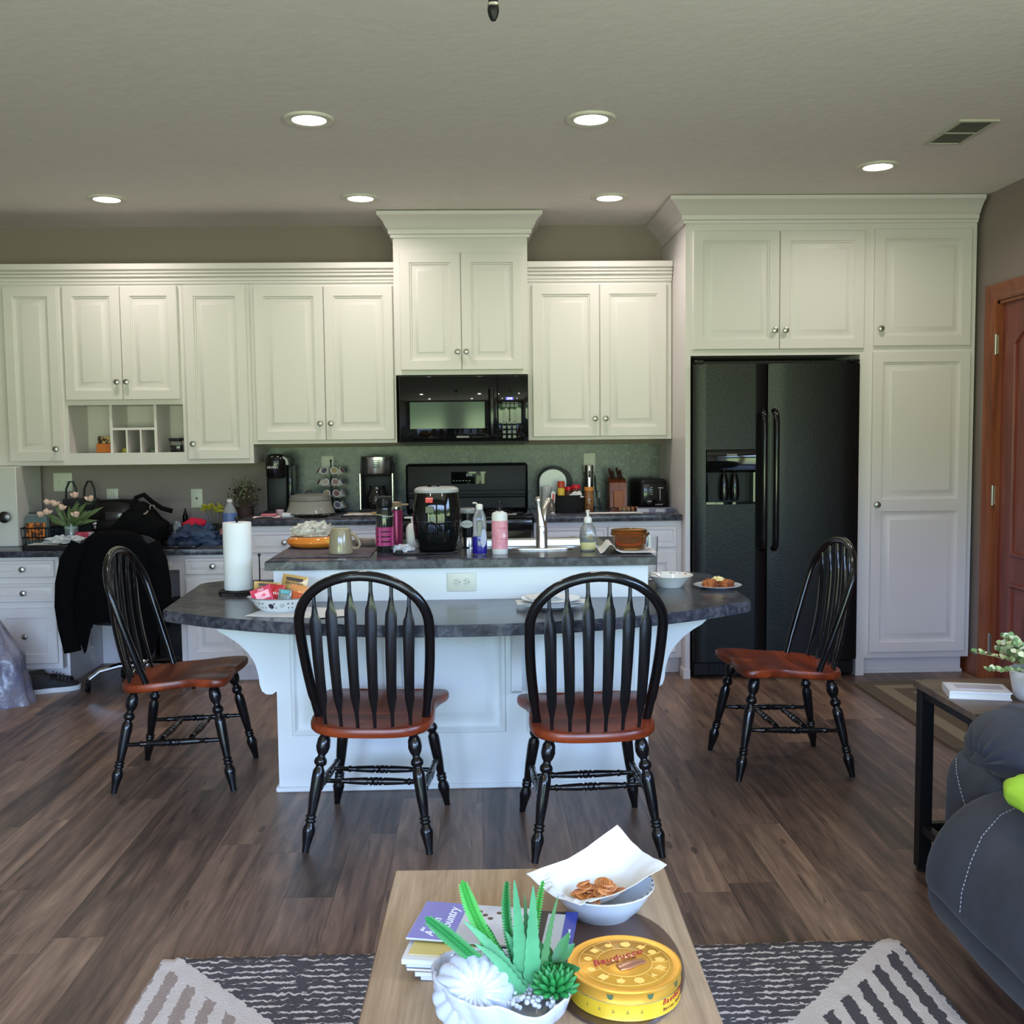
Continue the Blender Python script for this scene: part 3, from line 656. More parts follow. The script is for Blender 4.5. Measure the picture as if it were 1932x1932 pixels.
# ================================================================ ISLAND
IX0, IX1, IYF, IYB = -.80, .665, -2.49, -1.78
t = thing('kitchen_island', 'pale painted island base with panelled front and curved brackets', 'island', (-.07, -2.1, 0))
part('body', ISL, t, lambda b: (box(b, IX0, IX1, IYF, IYF + .02, 0, .884), box(b, IX0, IX1, IYB - .02, IYB, 0, .884), box(b, IX0, IX0 + .02, IYF + .02, IYB - .02, 0, .884), box(b, IX1 - .02, IX1, IYF + .02, IYB - .02, 0, .884)), 0, True)
PAN = [(0, 0), (.004, -.010), (.016, -.013), (.022, -.006), (.030, -.002), (.034, -.0005)]
def ip(b):
    for x0, x1 in ((-.745, -.36), (-.29, .10), (.18, .61)):
        R = []
        for i, d in PAN + [(.055, -.0005), (.080, -.010), (.085, -.010)]:
            R.append([b.verts.new((u, IYF - .001 + d, v)) for u, v in ((x0 + i, .225 + i), (x1 - i, .225 + i), (x1 - i, .70 - i), (x0 + i, .70 - i))])
        for A, B in zip(R, R[1:]):
            for k in range(4): b.faces.new((A[k], A[(k + 1) % 4], B[(k + 1) % 4], B[k]))
        b.faces.new(R[-1])
part('panel_molding', ISL, t, ip, 30, True)
def shoe(b): box(b, IX0 - .012, IX1 + .012, IYF - .012, IYF, 0, .022, .005); box(b, IX0 - .012, IX0, IYF, IYB, 0, .0215, .005); box(b, IX1, IX1 + .012, IYF, IYB, 0, .022, .005)
part('shoe_molding', ISL, t, shoe, 40, True)
CB = [(0, .715), (0, .405), (.018, .392), (.040, .392), (.058, .405), (.066, .430), (.070, .47), (.082, .515), (.105, .555), (.14, .592), (.18, .622), (.215, .642), (.235, .662), (.262, .672), (.285, .688), (.29, .70), (.29, .715)]
for sx in (-1, 1):
    bx = IX0 if sx < 0 else IX1
    part('bracket', ISL, t, lambda b: prism(b, [(bx + sx * u, v) for u, v in CB], IYF + .002, IYF + .040, 'y'), 30, True)
for x in (-.325, .14):
    part('bracket', ISL, t, lambda b: prism(b, [(IYF - u * 1.25, v) for u, v in CB], x - .02, x + .02, 'x'), 30, True)
def isl_top(b):
    hx0, hx1, hy0, hy1 = -.02, .53, -2.13, -1.79
    O = [(-.828, -2.520), (.694, -2.520), (.694, -1.72), (-.828, -1.72)]; I = [(hx0, hy0), (hx1, hy0), (hx1, hy1), (hx0, hy1)]
    def rg(P, z): return [b.verts.new((*p, z)) for p in P]
    e = .005; Oi = [(-.828 + e, -2.520 + e), (.694 - e, -2.520 + e), (.694 - e, -1.72 - e), (-.828 + e, -1.72 - e)]
    R = [rg(I, .885), rg(O, .885), rg(O, .921 - e), rg(Oi, .921), rg(I, .921), ]
    R.append(R[0])
    for A, B in zip(R, R[1:]):
        for k in range(4): b.faces.new((A[k], A[(k + 1) % 4], B[(k + 1) % 4], B[k]))
single('island_worktop', 'dark slate upper worktop of the island that holds the sink', 'worktop', LAM, isl_top)
def arc():
    pts = []; Rr = 1.72; cx = -.075; yc = -3.052 + Rr
    for i in range(31):
        x = -1.115 + 2.23 * i / 30; pts.append((cx + x, yc - sqrt(Rr * Rr - x * x)))
    return pts
def rnd_corner(p, a, b_, r, k=5):
    p, a, b_ = Vector(p), Vector(a), Vector(b_); u = (a - p).normalized(); v = (b_ - p).normalized(); A = p + u * r; B = p + v * r
    return [tuple((A * (1 - t) ** 2 + p * 2 * t * (1 - t) + B * t * t)) for t in [i / k for i in range(k + 1)]]
A_ = arc()
outl = []
outl += rnd_corner(A_[0], (-1.235, -1.93), A_[1], .03)
outl += A_[2:-2]
outl += rnd_corner(A_[-1], A_[-2], (1.063, -1.90), .03)
outl += rnd_corner((1.063, -1.885), A_[-1], (.975, -1.785), .05) + rnd_corner((.975, -1.785), (1.063, -1.885), (.68, -1.785), .04) + [(.668, -1.785), (.668, -2.492), (-.803, -2.492), (-.803, -1.83)]
outl += rnd_corner((-1.13, -1.83), (-.8, -1.83), (-1.235, -1.92), .04) + rnd_corner((-1.235, -1.92), (-1.13, -1.83), A_[0], .05)
single('island_table', 'dark slate curved dining counter wrapped around the front and sides of the island', 'table', LAM, lambda b: prism(b, outl, .7155, .758, 'z', .005))
plate('wall_outlet', 'ivory double outlet set sideways in the island front above the curved counter', -.068, .826, .114, .073, 'outlet_h', IYF)
# ================================================================ DINING CHAIRS (local: faces +Y)
CB_ = mat('chair_black', (.004, .004, .005), .22, 0, .35, coat=.35)
SW = MATS['seat_wood']
LEGP = [(0, .011), (.03, .014), (.07, .022), (.13, .0245), (.17, .020), (.20, .0125), (.215, .0135), (.235, .0205), (.255, .0225), (.275, .0205), (.29, .014), (.305, .0145), (.33, .0205), (.38, .0215), (.55, .019), (.68, .0145), (.69, .0135), (.70, .0185), (.712, .019), (.722, .0145), (.735, .0185), (.748, .0185), (.758, .0140), (.775, .016), (.80, .021), (.83, .022), (.88, .018), (.96, .0125), (1, .0115)]
STRP = [(0, .007), (.06, .008), (.16, .009), (.17, .012), (.185, .012), (.195, .009), (.25, .011), (.40, .0135), (.42, .0135), (.425, .011), (.44, .011), (.445, .0145), (.465, .0145), (.47, .011), (.485, .0145), (.515, .0145), (.53, .011), (.535, .0145), (.555, .0145), (.56, .011), (.575, .011), (.58, .0135), (.60, .0135), (.75, .011), (.805, .009), (.815, .012), (.83, .012), (.84, .009), (.94, .008), (1, .007)]
def hoop_c(t):
    """t 0..1 around the bow -> local point"""
    zc, a, hb, zb, wb = .776, .219, .168, .415, .184
    if t < .3: u = t / .3; z = zb + (zc - zb) * u; x = -(wb + (a - wb) * (1 - (1 - u) ** 1.8))
    elif t > .7: u = (1 - t) / .3; z = zb + (zc - zb) * u; x = (wb + (a - wb) * (1 - (1 - u) ** 1.8))
    else: th = pi * (1 - (t - .3) / .4); x = a * cos(th); z = zc + hb * sin(th)
    y = -.105 - (z - .445) * .32
    return Vector((x, y, z))
def seat_out(s=1.0):
    half = [(0, -.212), (.09, -.207), (.150, -.190), (.192, -.158), (.210, -.115), (.212, -.06), (.205, 0), (.202, .05), (.212, .10), (.226, .145), (.232, .178), (.222, .205), (.195, .217), (.12, .218), (.05, .212), (0, .208)]
    P = [Vector((x * s, y * s)) for x, y in half]; P += [Vector((-p.x, p.y)) for p in P[-2:0:-1]]
    out = []; k = len(P)
    for i in range(k):
        p0, p1, p2, p3 = P[i - 1], P[i], P[(i + 1) % k], P[(i + 2) % k]
        for j in range(3):
            u = j / 3; out.append(.5 * ((2 * p1) + (p2 - p0) * u + (2 * p0 - 5 * p1 + 4 * p2 - p3) * u * u + (3 * p1 - p0 - 3 * p2 + p3) * u ** 3))
    return out
def make_chair(label):
    t = thing('windsor_chair', label, 'chair', (0, 0, 0), 0, 'black Windsor chairs around the island counter')
    def seat(b):
        O = seat_out(); n_ = len(O); rings = []
        zt = .452; th = .034
        def sadd(x, y):
            r = min(1, (x / .2) ** 2 + ((y + .02) / .19) ** 2); d = -.011 * (1 - r)
            d += .006 * math.exp(-(x / .022) ** 2) * max(0, min(1, (y + .02) / .15)) if y > -.02 else 0
            d -= .006 * math.exp(-((abs(x) - .09) / .05) ** 2) * max(0, min(1, y / .15))
            return d
        for s, dz, mode in ((.90, -th, 0), (.975, -th + .002, 0), (1.0, -th + .010, 0), (1.0, -.008, 0), (.985, -.001, 0), (.95, 0, 1), (.86, 0, 1), (.74, 0, 1), (.6, 0, 1), (.44, 0, 1), (.28, 0, 1), (.13, 0, 1)):
            rings.append([b.verts.new((p.x * s, p.y * s * (1.09 if p.y < 0 else 1), zt + dz - .030 * max(0, min(1, (.10 - p.y * s) / .30)) + (sadd(p.x * s, p.y * s) if mode else 0))) for p in O])
        for A, B in zip(rings, rings[1:]):
            for i in range(n_): b.faces.new((A[i], A[(i + 1) % n_], B[(i + 1) % n_], B[i]))
        b.faces.new(rings[0][::-1]); b.faces.new(rings[-1])
    part('seat', SW, t, seat, 50)
    part('back_hoop', CB_, t, lambda b: tube(b, [hoop_c(i / 60) for i in range(61)], [.0178 if 4 < i < 56 else .015 for i in range(61)], 10, flat=.78, nrm=(0, 1, -.3)), 50)
    for k in range(6):
        u = (k - 2.5) / 2.5
        def slat(b):
            xb = u * .145; yb = -.203 + .028 * u * u; zb = .410
            th = pi / 2 - u * .83; xt = .219 * cos(th) * .985; zt = .776 + .168 * sin(th) - .008
            T = Vector((xt, -.105 - (zt - .445) * .32, zt)); B = Vector((xb, yb, zb)); N = 26; L = []; Rr = []
            mids = []
            W = [(0, .0055), (.10, .0060), (.17, .0100), (.22, .0160), (.30, .0168), (.55, .0184), (.75, .0200), (.80, .0190), (.87, .0095), (.92, .0062), (1, .0058)]
            def wd(s):
                for (a, wa), (c, wc) in zip(W, W[1:]):
                    if s <= c: q = (s - a) / (c - a); q = q * q * (3 - 2 * q); return wa + (wc - wa) * q
                return W[-1][1]
            prev = None
            for i in range(N + 1):
                s = i / N; p = B.lerp(T, s); p.y -= .018 * sin(pi * s)          # slight bow backwards
                w = wd(s); d = .0050 if w > .008 else .0055
                ring = [b.verts.new(p + Vector(q)) for q in ((-w, -d * .5, 0), (-w * .6, -d, 0), (w * .6, -d, 0), (w, -d * .5, 0), (w, d * .5, 0), (w * .6, d, 0), (-w * .6, d, 0), (-w, d * .5, 0))]
                if prev:
                    for j in range(8): b.faces.new((prev[j], prev[(j + 1) % 8], ring[(j + 1) % 8], ring[j]))
                else: b.faces.new(ring[::-1])
                prev = ring
            b.faces.new(prev)
        part('back_slat', CB_, t, slat, 35)
    foot = {}
    for sx in (-1, 1):
        for sy in (-1, 1):
            top = Vector((sx * .150, sy * .150 - (.01 if sy < 0 else 0), .425 - (.028 if sy < 0 else 0))); bot = Vector((sx * .212, sy * .236, 0)); foot[sx, sy] = (top, bot)
            part('leg', CB_, t, lambda b: turned(b, top, bot, LEGP, 14), 50)
    def on(l, z): a, c = foot[l]; return a.lerp(c, (a.z - z) / a.z)
    for sx in (-1, 1):
        a, c = on((sx, -1), .185), on((sx, 1), .20)
        part('side_stretcher', CB_, t, lambda b: turned(b, a, c, STRP, 12), 50)
    for v in (.34, .64):
        a = on((-1, -1), .185).lerp(on((-1, 1), .20), v); c = on((1, -1), .185).lerp(on((1, 1), .20), v)
        part('cross_stretcher', CB_, t, lambda b: turned(b, a, c, STRP, 12), 50)
    return t
ch0 = make_chair('black Windsor chair seen from behind, in front of the left half of the curved counter')
ch0.matrix_basis = Matrix.Translation((-.366, -2.885, 0)) @ Matrix.Rotation(radians(-5.5), 4, 'Z')
dup(ch0, (.371, -2.988, 0), radians(2.5), 'black Windsor chair seen from behind, in front of the right half of the curved counter')
dup(ch0, (-1.222, -2.25, 0), radians(-90), 'black Windsor chair in side view at the left counter end, before the draped jacket')
dup(ch0, (1.257, -2.257, 0), radians(93), 'black Windsor chair in side view at the right counter end, before the fridge')
# ================================================================ COFFEE TABLE, RUGS
OAK = MATS['oak_top']
TZ = .46
t = thing('coffee_table', 'light oak rectangular coffee table with magazines, tin and planter on it', 'coffee table', (.088, -4.95, 0), radians(-1.3))
part('tabletop', OAK, t, lambda b: box(b, -.292, .292, -.60, .60, TZ - .035, TZ, .003))
part('apron', OAK, t, lambda b: (box(b, -.262, .262, .55, .57, TZ - .11, TZ - .035), box(b, -.262, .262, -.57, -.55, TZ - .11, TZ - .035), box(b, -.262, -.242, -.55, .55, TZ - .11, TZ - .035), box(b, .242, .262, -.55, .55, TZ - .11, TZ - .035)))
for sx in (-1, 1):
    for sy in (-1, 1): part('leg', OAK, t, lambda b: box(b, sx * .252 - .03, sx * .252 + .03, sy * .56 - .03, sy * .56 + .03, 0.026, TZ - .035, .003))
# shag rug
n = NB('rug'); x, y, z = n.sep(n.co)
# local frame: x from -1 to 1 (width 2.0), y 0 at far edge, negative towards the camera
ns = n.noise(n.co, 40, 3, .6); jx = n.math('MULTIPLY_ADD', n.math('SUBTRACT', ns, .5), .03, x); jy = n.math('MULTIPLY_ADD', n.math('SUBTRACT', n.noise(n.co, 55, 3, .6), .5), .022, y)
ax = n.math('ABSOLUTE', jx)
# centre field: dark grey with broken white lines along x
ln = n.math('LESS_THAN', n.math('FRACT', n.math('DIVIDE', jy, .028)), .34); brk = n.math('GREATER_THAN', n.noise(n.comb(n.math('MULTIPLY', x, 26), n.math('MULTIPLY', y, 70)), 1, 2), .47)
field = n.math('MULTIPLY', ln, brk)
# corner chevron boundary
edge = n.math('SUBTRACT', n.math('SUBTRACT', .97, ax), n.math('MULTIPLY', jy, -.95))       # <0 outside the diagonal
out = n.math('LESS_THAN', edge, 0); band = n.math('LESS_THAN', n.math('ABSOLUTE', n.math('ADD', edge, .03)), .035)
stripe = n.math('LESS_THAN', n.math('FRACT', n.math('ADD', n.math('DIVIDE', ax, .064), .12)), .5)
DK = srgb(84, 80, 84); LT = srgb(206, 196, 190); TAU = srgb(158, 142, 134)
cf = n.mix(field, DK, LT)
side = n.mix(n.math('GREATER_THAN', x, 0), n.mix(stripe, TAU, LT), n.mix(stripe, DK, LT))
c = n.mix(out, cf, side); c = n.mix(band, c, LT)
n.col(c); n.b.inputs['Roughness'].default_value = .95; n.b.inputs['Specular IOR Level'].default_value = .1
n.bump(n.noise(n.co, 160, 3, .7), .8, .006)
def rug(b):
    nx, ny = 200, 60; vs = []
    for j in range(ny + 1):
        for i in range(nx + 1):
            x = -1.0 + 2.0 * i / nx; y = -.0 - 1.6 * j / ny
            e = min(i, nx - i, j, ny - j); hgt = .018 if e > 0 else .004
            vs.append(b.verts.new((x + (noise.noise(Vector((i * .9, j * .9, 0))) * .006), y + noise.noise(Vector((i * .8, j * .8, 5))) * .006, hgt + .006 * noise.noise(Vector((i * 1.3, j * 1.7, 2))) * (e > 0))))
    for j in range(ny):
        for i in range(nx): a = j * (nx + 1) + i; b.faces.new((vs[a], vs[a + 1], vs[a + nx + 2], vs[a + nx + 1]))
    r = [v for k, v in enumerate(vs) if k // (nx + 1) in (0, ny) or k % (nx + 1) in (0, nx)]
    for v in r: v.co.z = .0
single('shag_rug', 'grey and cream shag rug with broken lines and striped corners under the coffee table', 'rug', 'rug', rug, loc=(.135, -3.815, .001))
# mat by the entrance door: concentric bands
n = NB('door_mat'); x, y, z = n.sep(n.co)
d = n.math('MINIMUM', n.math('SUBTRACT', .37, n.math('ABSOLUTE', x)), n.math('SUBTRACT', .62, n.math('ABSOLUTE', y)))
w_ = n.math('MULTIPLY_ADD', n.noise(n.co, 90, 2), .012, d)
n.col(n.mix(n.math('MULTIPLY', n.noise(n.co, 220, 2), .5), n.ramp(w_, [(.0, srgb(100, 88, 72)), (.085, srgb(100, 88, 72)), (.09, srgb(150, 138, 116)), (.16, srgb(150, 138, 116)), (.165, srgb(104, 90, 74)), (.235, srgb(104, 90, 74)), (.24, srgb(156, 142, 120)), (.40, srgb(150, 136, 114))]), srgb(60, 52, 44)))
n.b.inputs['Roughness'].default_value = .95; n.bump(n.noise(n.co, 300, 2), .6, .002)
n.t.nodes['Color Ramp'].color_ramp.interpolation = 'CONSTANT'
single('door_mat', 'brown and beige banded mat on the floor by the entrance door', 'mat', 'door_mat', lambda b: prism(b, rnd_corner((-.37, -.62), (-.37, .6), (.37, -.62), .05) + rnd_corner((.37, -.62), (-.37, -.62), (.37, .6), .05) + rnd_corner((.37, .62), (.37, -.6), (-.37, .62), .05) + rnd_corner((-.37, .62), (.37, .62), (-.37, -.6), .05), 0, .009), loc=(2.435, -1.525, .0005))
# ================================================================ END TABLE
t = thing('end_table', 'small end table with a dark wood top and black metal legs behind the sofa arm', 'end table', (1.70, -3.62, 0))
part('tabletop', MATS['walnut_top'], t, lambda b: box(b, 1.372, 2.02, -3.738, -3.330, .588, .610, .002), world=True)
for x in (1.40, 1.985):
    for y in (-3.705, -3.36):
        l = part('leg', BLKP, t, lambda b: (box(b, x - .02, x + .02, y - .02, y + .02, .012, .588, .001)), world=True)
        part('foot', BLKP, l, lambda b: lathe(b, [(.014, 0), (.018, .003), (.018, .016)], 14, (x, y, 0)), world=True)
for z in (.13, .560):
    for y in (-3.705, -3.36): part('frame_rail', BLKP, t, lambda b: box(b, 1.42, 1.965, y - .012, y + .012, z, z + .026), world=True)
    for x in (1.40, 1.985): part('frame_rail', BLKP, t, lambda b: box(b, x - .012, x + .012, -3.685, -3.38, z, z + .026), world=True)
# ================================================================ SOFA
n = NB('suede'); a_ = n.noise(n.co, 7, 5, .6); b2 = n.noise(n.co, 120, 2)
n.col(n.ramp(a_, [(.35, srgb(26, 28, 37)), (.65, srgb(43, 45, 58))])); n.b.inputs['Roughness'].default_value = .75; n.b.inputs['Sheen Weight'].default_value = .08; n.bump(n.math('MULTIPLY_ADD', b2, .3, a_), .25, .004)
SUE = n.m; THR = mat('seam_thread', srgb(150, 146, 152), .7)
t = thing('recliner_sofa', 'dark blue-grey suede recliner sofa with light stitching at the right edge', 'sofa', (1.7, -4.7, 0))
def cloth_ext(b, prof, y0, y1, er, m_=24, puck=0):
    """closed XZ profile swept along Y with rounded ends of radius er"""
    cx = sum(p[0] for p in prof) / len(prof); cz = sum(p[1] for p in prof) / len(prof); rings = []
    ys = [(y0 + er * (1 - cos(k * pi / 12)), sin(k * pi / 12)) for k in range(0, 7)]
    ys = [(y0 + er * (1 - cos(k * pi / 12)), 1 - er * 1.0 * (1 - sin(k * pi / 12)) / .25) for k in range(0, 7)]
    L = y1 - y0; ys += [(y0 + er + (L - 2 * er) * k / m_, 1) for k in range(1, m_)]
    ys += [(y1 - er * (1 - cos(k * pi / 12)), 1 - er * (1 - sin(k * pi / 12)) / .25) for k in range(6, -1, -1)]
    for y, s in ys:
        ring = []
        for i, (x, z) in enumerate(prof):
            w = noise.noise(Vector((x * 5, y * 5, z * 5))) * .006
            if puck: w += puck * sin(y * 60) * max(0, 1 - abs(i - 3) / 4)
            ring.append(b.verts.new((cx + (x - cx) * s + w, y, cz + (z - cz) * s + w)))
        rings.append(ring)
    k = len(prof)
    for A, B in zip(rings, rings[1:]):
        for i in range(k): b.faces.new((A[i], A[(i + 1) % k], B[(i + 1) % k], B[i]))
    b.faces.new(rings[0]); b.faces.new(rings[-1][::-1])
def smoothp(P, it=2):
    for _ in range(it):
        Q = []
        for i in range(len(P)):
            a, c = P[i], P[(i + 1) % len(P)]; Q += [(a[0] * .75 + c[0] * .25, a[1] * .75 + c[1] * .25), (a[0] * .25 + c[0] * .75, a[1] * .25 + c[1] * .75)]
        P = Q
    return P
seatp = smoothp([(2.05, .08), (2.05, .50), (1.50, .505), (1.30, .50), (1.19, .45), (1.125, .36), (1.105, .26), (1.15, .22), (1.24, .22)])
footp = smoothp([(1.26, .05), (1.22, .10), (1.145, .16), (1.12, .24), (1.16, .30), (1.5, .30), (1.5, .05)])
part('seat_cushion', SUE, t, lambda b: cloth_ext(b, seatp, -5.75, -3.985, .06), 60, True)
part('footrest_panel', SUE, t, lambda b: cloth_ext(b, footp, -5.75, -3.98, .05), 60, True)
armp = smoothp([(2.05, .05), (2.05, .56), (1.60, .57), (1.33, .55), (1.275, .50), (1.262, .42), (1.27, .05)])
a1 = part('armrest', SUE, t, lambda b: (cloth_ext(b, armp, -4.02, -3.775, .04, 8)), 60, True)
# arm pad: cross-section in YZ (rounded over the arm), swept along X with a gathered front end
def armpad(b):
    sec = smoothp([(-4.07, .48), (-4.10, .56), (-4.08, .635), (-3.98, .668), (-3.86, .668), (-3.77, .645), (-3.745, .58), (-3.76, .52), (-3.90, .50)], 2)
    cy = sum(p[0] for p in sec) / len(sec); cz = sum(p[1] for p in sec) / len(sec); rings = []
    for k in range(34):
        u = k / 33; x = 1.300 + .75 * max(0, (u - .12) / .88) + (.0 if u > .12 else 0)
        if u <= .3: s = .25 + .75 * sin(min(1, u / .22) * pi / 2); x = 1.300 + .11 * (1 - cos(min(1, u / .25) * pi / 2)) * 1.1
        else: s = 1.0; x = 1.43 + (u - .3) / .7 * .62
        droop = -.05 * max(0, 1 - u / .3)
        rings.append([b.verts.new((x + .006 * sin(i * 2.3) * (s < 1), cy + (p[0] - cy) * s, cz + droop + (p[1] - cz) * s * (1 + .05 * sin(i * 2.1) * max(0, 1 - u / .5)))) for i, p in enumerate(sec)])
    n_ = len(sec)
    for A, B in zip(rings, rings[1:]):
        for i in range(n_): b.faces.new((A[i], A[(i + 1) % n_], B[(i + 1) % n_], B[i]))
    b.faces.new(rings[0]); b.faces.new(rings[-1][::-1])
part('arm_pad', SUE, t, armpad, 60, True)
part('armrest', SUE, t, lambda b: (cloth_ext(b, armp, -6.0, -5.74, .04, 8)), 60, True)
part('backrest', SUE, t, lambda b: cloth_ext(b, smoothp([(1.90, .45), (1.86, .8), (1.98, 1.02), (2.2, 1.02), (2.25, .6), (2.25, .05), (2.0, .05)]), -5.95, -3.82, .06), 60, True)
def stitch(b):
    P = []
    pr = seatp; import itertools
    # dashed seam running over the cushion, set in from its far end
    pts = [(1.62, .507), (1.45, .507), (1.33, .500), (1.24, .478), (1.18, .438), (1.145, .385), (1.118, .32), (1.112, .27)]
    ysn = [-4.09, -4.105, -4.13, -4.16, -4.19, -4.21, -4.225, -4.23]
    path = [Vector((x - .004, y, z + .004)) for (x, z), y in zip(pts, ysn)]
    for a, c in zip(path, path[1:]):
        L = (c - a).length; k = max(2, int(L / .010))
        for j in range(k):
            p = a.lerp(c, j / k); q = a.lerp(c, (j + .6) / k); tube(b, [p, q], .0011, 5)
part('stitching', THR, t, stitch, 40, True)
def stitch2(b):
    path = [Vector((1.285, -3.82, .512)), Vector((1.268, -3.86, .485)), Vector((1.259, -3.905, .45)), Vector((1.257, -3.945, .41)), Vector((1.257, -3.97, .37))]
    for a, c in zip(path, path[1:]):
        L = (c - a).length; k = max(2, int(L / .010))
        for j in range(k): tube(b, [a.lerp(c, j / k), a.lerp(c, (j + .6) / k)], .0011, 5)
part('stitching', THR, t, stitch2, 40, True)
# green knitted pillow on the sofa seat
def pil(b):
    N = 36; K = 30; rows = []
    for j in range(K + 1):
        v = -1 + 2 * j / K; row = []
        for i in range(N):
            a = 2 * pi * i / N; c = abs(cos(a)) ** .7 * (1 if cos(a) > 0 else -1); s = abs(sin(a)) ** .7 * (1 if sin(a) > 0 else -1)
            r = max(0, 1 - abs(v) ** 3) ** .6; rib = 1 + .05 * abs(sin(a * 11)) 
            row.append(b.verts.new((c * .17 * r * rib, s * .15 * r * rib, v * .045)))
        rows.append(row)
    for A, B in zip(rows, rows[1:]):
        for i in range(N): b.faces.new((A[i], A[(i + 1) % N], B[(i + 1) % N], B[i]))
    b.faces.new(rows[0]); b.faces.new(rows[-1])
single('cushion', 'lime green ribbed cushion lying on the sofa seat', 'cushion', mat('lime_knit', srgb(168, 214, 60), .8, bump=(160, .5, .002)), pil, loc=(1.385, -4.28, .553))
# ================================================================ SMALL THINGS : helpers
IT, TT, CT, DT = .921, .758, .937, .778        # island top, curved counter, back worktops, desk
XR = Matrix.Rotation(pi / 2, 4, 'X')
def cloth(b, nx, ny, fx, th=.003):
    """fx(u,v)->Vector for u,v in 0..1 ; two-sided thin sheet with thickness"""
    A = [[b.verts.new(fx(i / nx, j / ny)) for i in range(nx + 1)] for j in range(ny + 1)]
    B = [[b.verts.new(Vector(fx(i / nx, j / ny)) - Vector((0, 0, th))) for i in range(nx + 1)] for j in range(ny + 1)]
    for j in range(ny):
        for i in range(nx):
            b.faces.new((A[j][i], A[j][i + 1], A[j + 1][i + 1], A[j + 1][i])); b.faces.new((B[j][i], B[j + 1][i], B[j + 1][i + 1], B[j][i + 1]))
    for i in range(nx): b.faces.new((A[0][i], B[0][i], B[0][i + 1], A[0][i + 1])); b.faces.new((A[ny][i], A[ny][i + 1], B[ny][i + 1], B[ny][i]))
    for j in range(ny): b.faces.new((A[j][0], A[j + 1][0], B[j + 1][0], B[j][0])); b.faces.new((A[j][nx], B[j][nx], B[j + 1][nx], A[j + 1][nx]))
def nzv(x, y, z=0, s=1): return noise.noise(Vector((x * s, y * s, z * s)))
def sheet(name, label, cat, m, cx, cy, z, w, h, rz=0, wob=.0, curl=None, group=None, th=.0012):
    def f(b):
        def fx(u, v):
            x = (u - .5) * w; y = (v - .5) * h; zz = th + .0006 + abs(nzv(x, y, 3, 14)) * wob
            if curl: zz += curl(u, v)
            return Vector((x, y, zz))
        cloth(b, 24, 18, fx, th)
    return single(name, label, cat, m, f, group, 60, loc=(cx, cy, z), rz=rz)
def blob(b, cx, cy, z0, rx, ry, h, amp=.15, sc=9, seed=0, n=40, m_=18, flat=.0):
    """lumpy soft mound sitting on z0"""
    rows = []
    for j in range(m_ + 1):
        v = j / m_; ph = v * pi / 2
        rows.append([])
        for i in range(n):
            a = 2 * pi * i / n; r = cos(ph) ** (.55) if ph < pi / 2 - 1e-3 else 0; q = 1 + amp * nzv(cos(a) * .5, sin(a) * .5, v + seed, sc * .35)
            x = rx * r * cos(a) * q; y = ry * r * sin(a) * q; zz = h * sin(ph) ** 1.0
            zz += h * amp * .8 * nzv(x / rx, y / ry, seed + 2, sc * .35) * sin(ph)
            rows[-1].append(b.verts.new((cx + x, cy + y, z0 + max(0, zz))))
    for A, B in zip(rows, rows[1:]):
        for i in range(n): b.faces.new((A[i], A[(i + 1) % n], B[(i + 1) % n], B[i]))
    b.faces.new(rows[0][::-1]); 
    return rows
def leafm(b, base, tip, w, curve=0, n=5, nrm=(0, -1, .45), th=0):
    base, tip = Vector(base), Vector(tip); d = tip - base; s = d.cross(Vector(nrm)); 
    if s.length < 1e-6: s = d.orthogonal()
    s.normalize(); up_ = s.cross(d).normalized(); prev = None
    for i in range(n + 1):
        u = i / n; c = base + d * u + up_ * curve * 4 * u * (1 - u); ww = w * (sin(pi * min(1, u * .92 + .06))) ** .8
        row = [b.verts.new(c - s * ww), b.verts.new(c + up_ * -.25 * ww), b.verts.new(c + s * ww)]
        if prev:
            for k in range(2): b.faces.new((prev[k], prev[k + 1], row[k + 1], row[k]))
        prev = row
CREAM = mat('cream_cloth', (.66, .64, .55), .9, bump=(90, .6, .003), var=(40, (.42, .40, .34), .1))
def bowlp(r, h, t=.003, foot=.5): return [(0, 0), (r * foot, 0), (r * foot, .003), (r * .70, h * .22), (r * .90, h * .60), (r, h), (r - t * .3, h + t * .5), (r - t, h), (r * .90 - t, h * .62), (r * .68, h * .25 + t), (r * .4, t + .002), (0, t + .002)]
# ================================================================ ISLAND WORKTOP THINGS
t = thing('kitchen_sink', 'stainless sink basin set into the island worktop', 'sink', (.255, -1.96, IT))
def snk(b):
    def rr(x0, x1, y0, y1, z): return [b.verts.new((x, y, z)) for x, y in ((x0, y0), (x1, y0), (x1, y1), (x0, y1))]
    R = [rr(-.295, .295, -.190, .190, .0004), rr(-.295, .295, -.190, .190, .003), rr(-.262, .262, -.158, .158, .004), rr(-.258, .258, -.155, .155, -.004), rr(-.245, .245, -.140, .140, -.16)]
    for A, B in zip(R, R[1:]):
        for k in range(4): b.faces.new((A[k], A[(k + 1) % 4], B[(k + 1) % 4], B[k]))
    b.faces.new(R[-1])
part('basin', STEEL, t, snk, 0)
part('drain', CHROME, t, lambda b: lathe(b, [(0, -.157), (.03, -.157), (.04, -.1585)], 20))
BN = mat('brushed_nickel', (.60, .58, .54), .28, 1)
t = thing('faucet', 'brushed nickel single-handle faucet on an oval deck plate', 'faucet', (.262, -2.235, IT))
part('deck_plate', BN, t, lambda b: lathe(b, [(0, 0), (.129, 0), (.131, .002), (.128, .006), (.11, .008), (0, .0085)], 40, sy=.24))
part('body', BN, t, lambda b: lathe(b, [(.026, .008), (.0245, .012), (.0235, .07), (.0245, .0705), (.0245, .074), (.0232, .0745), (.0232, .092), (.020, .10)], 28))
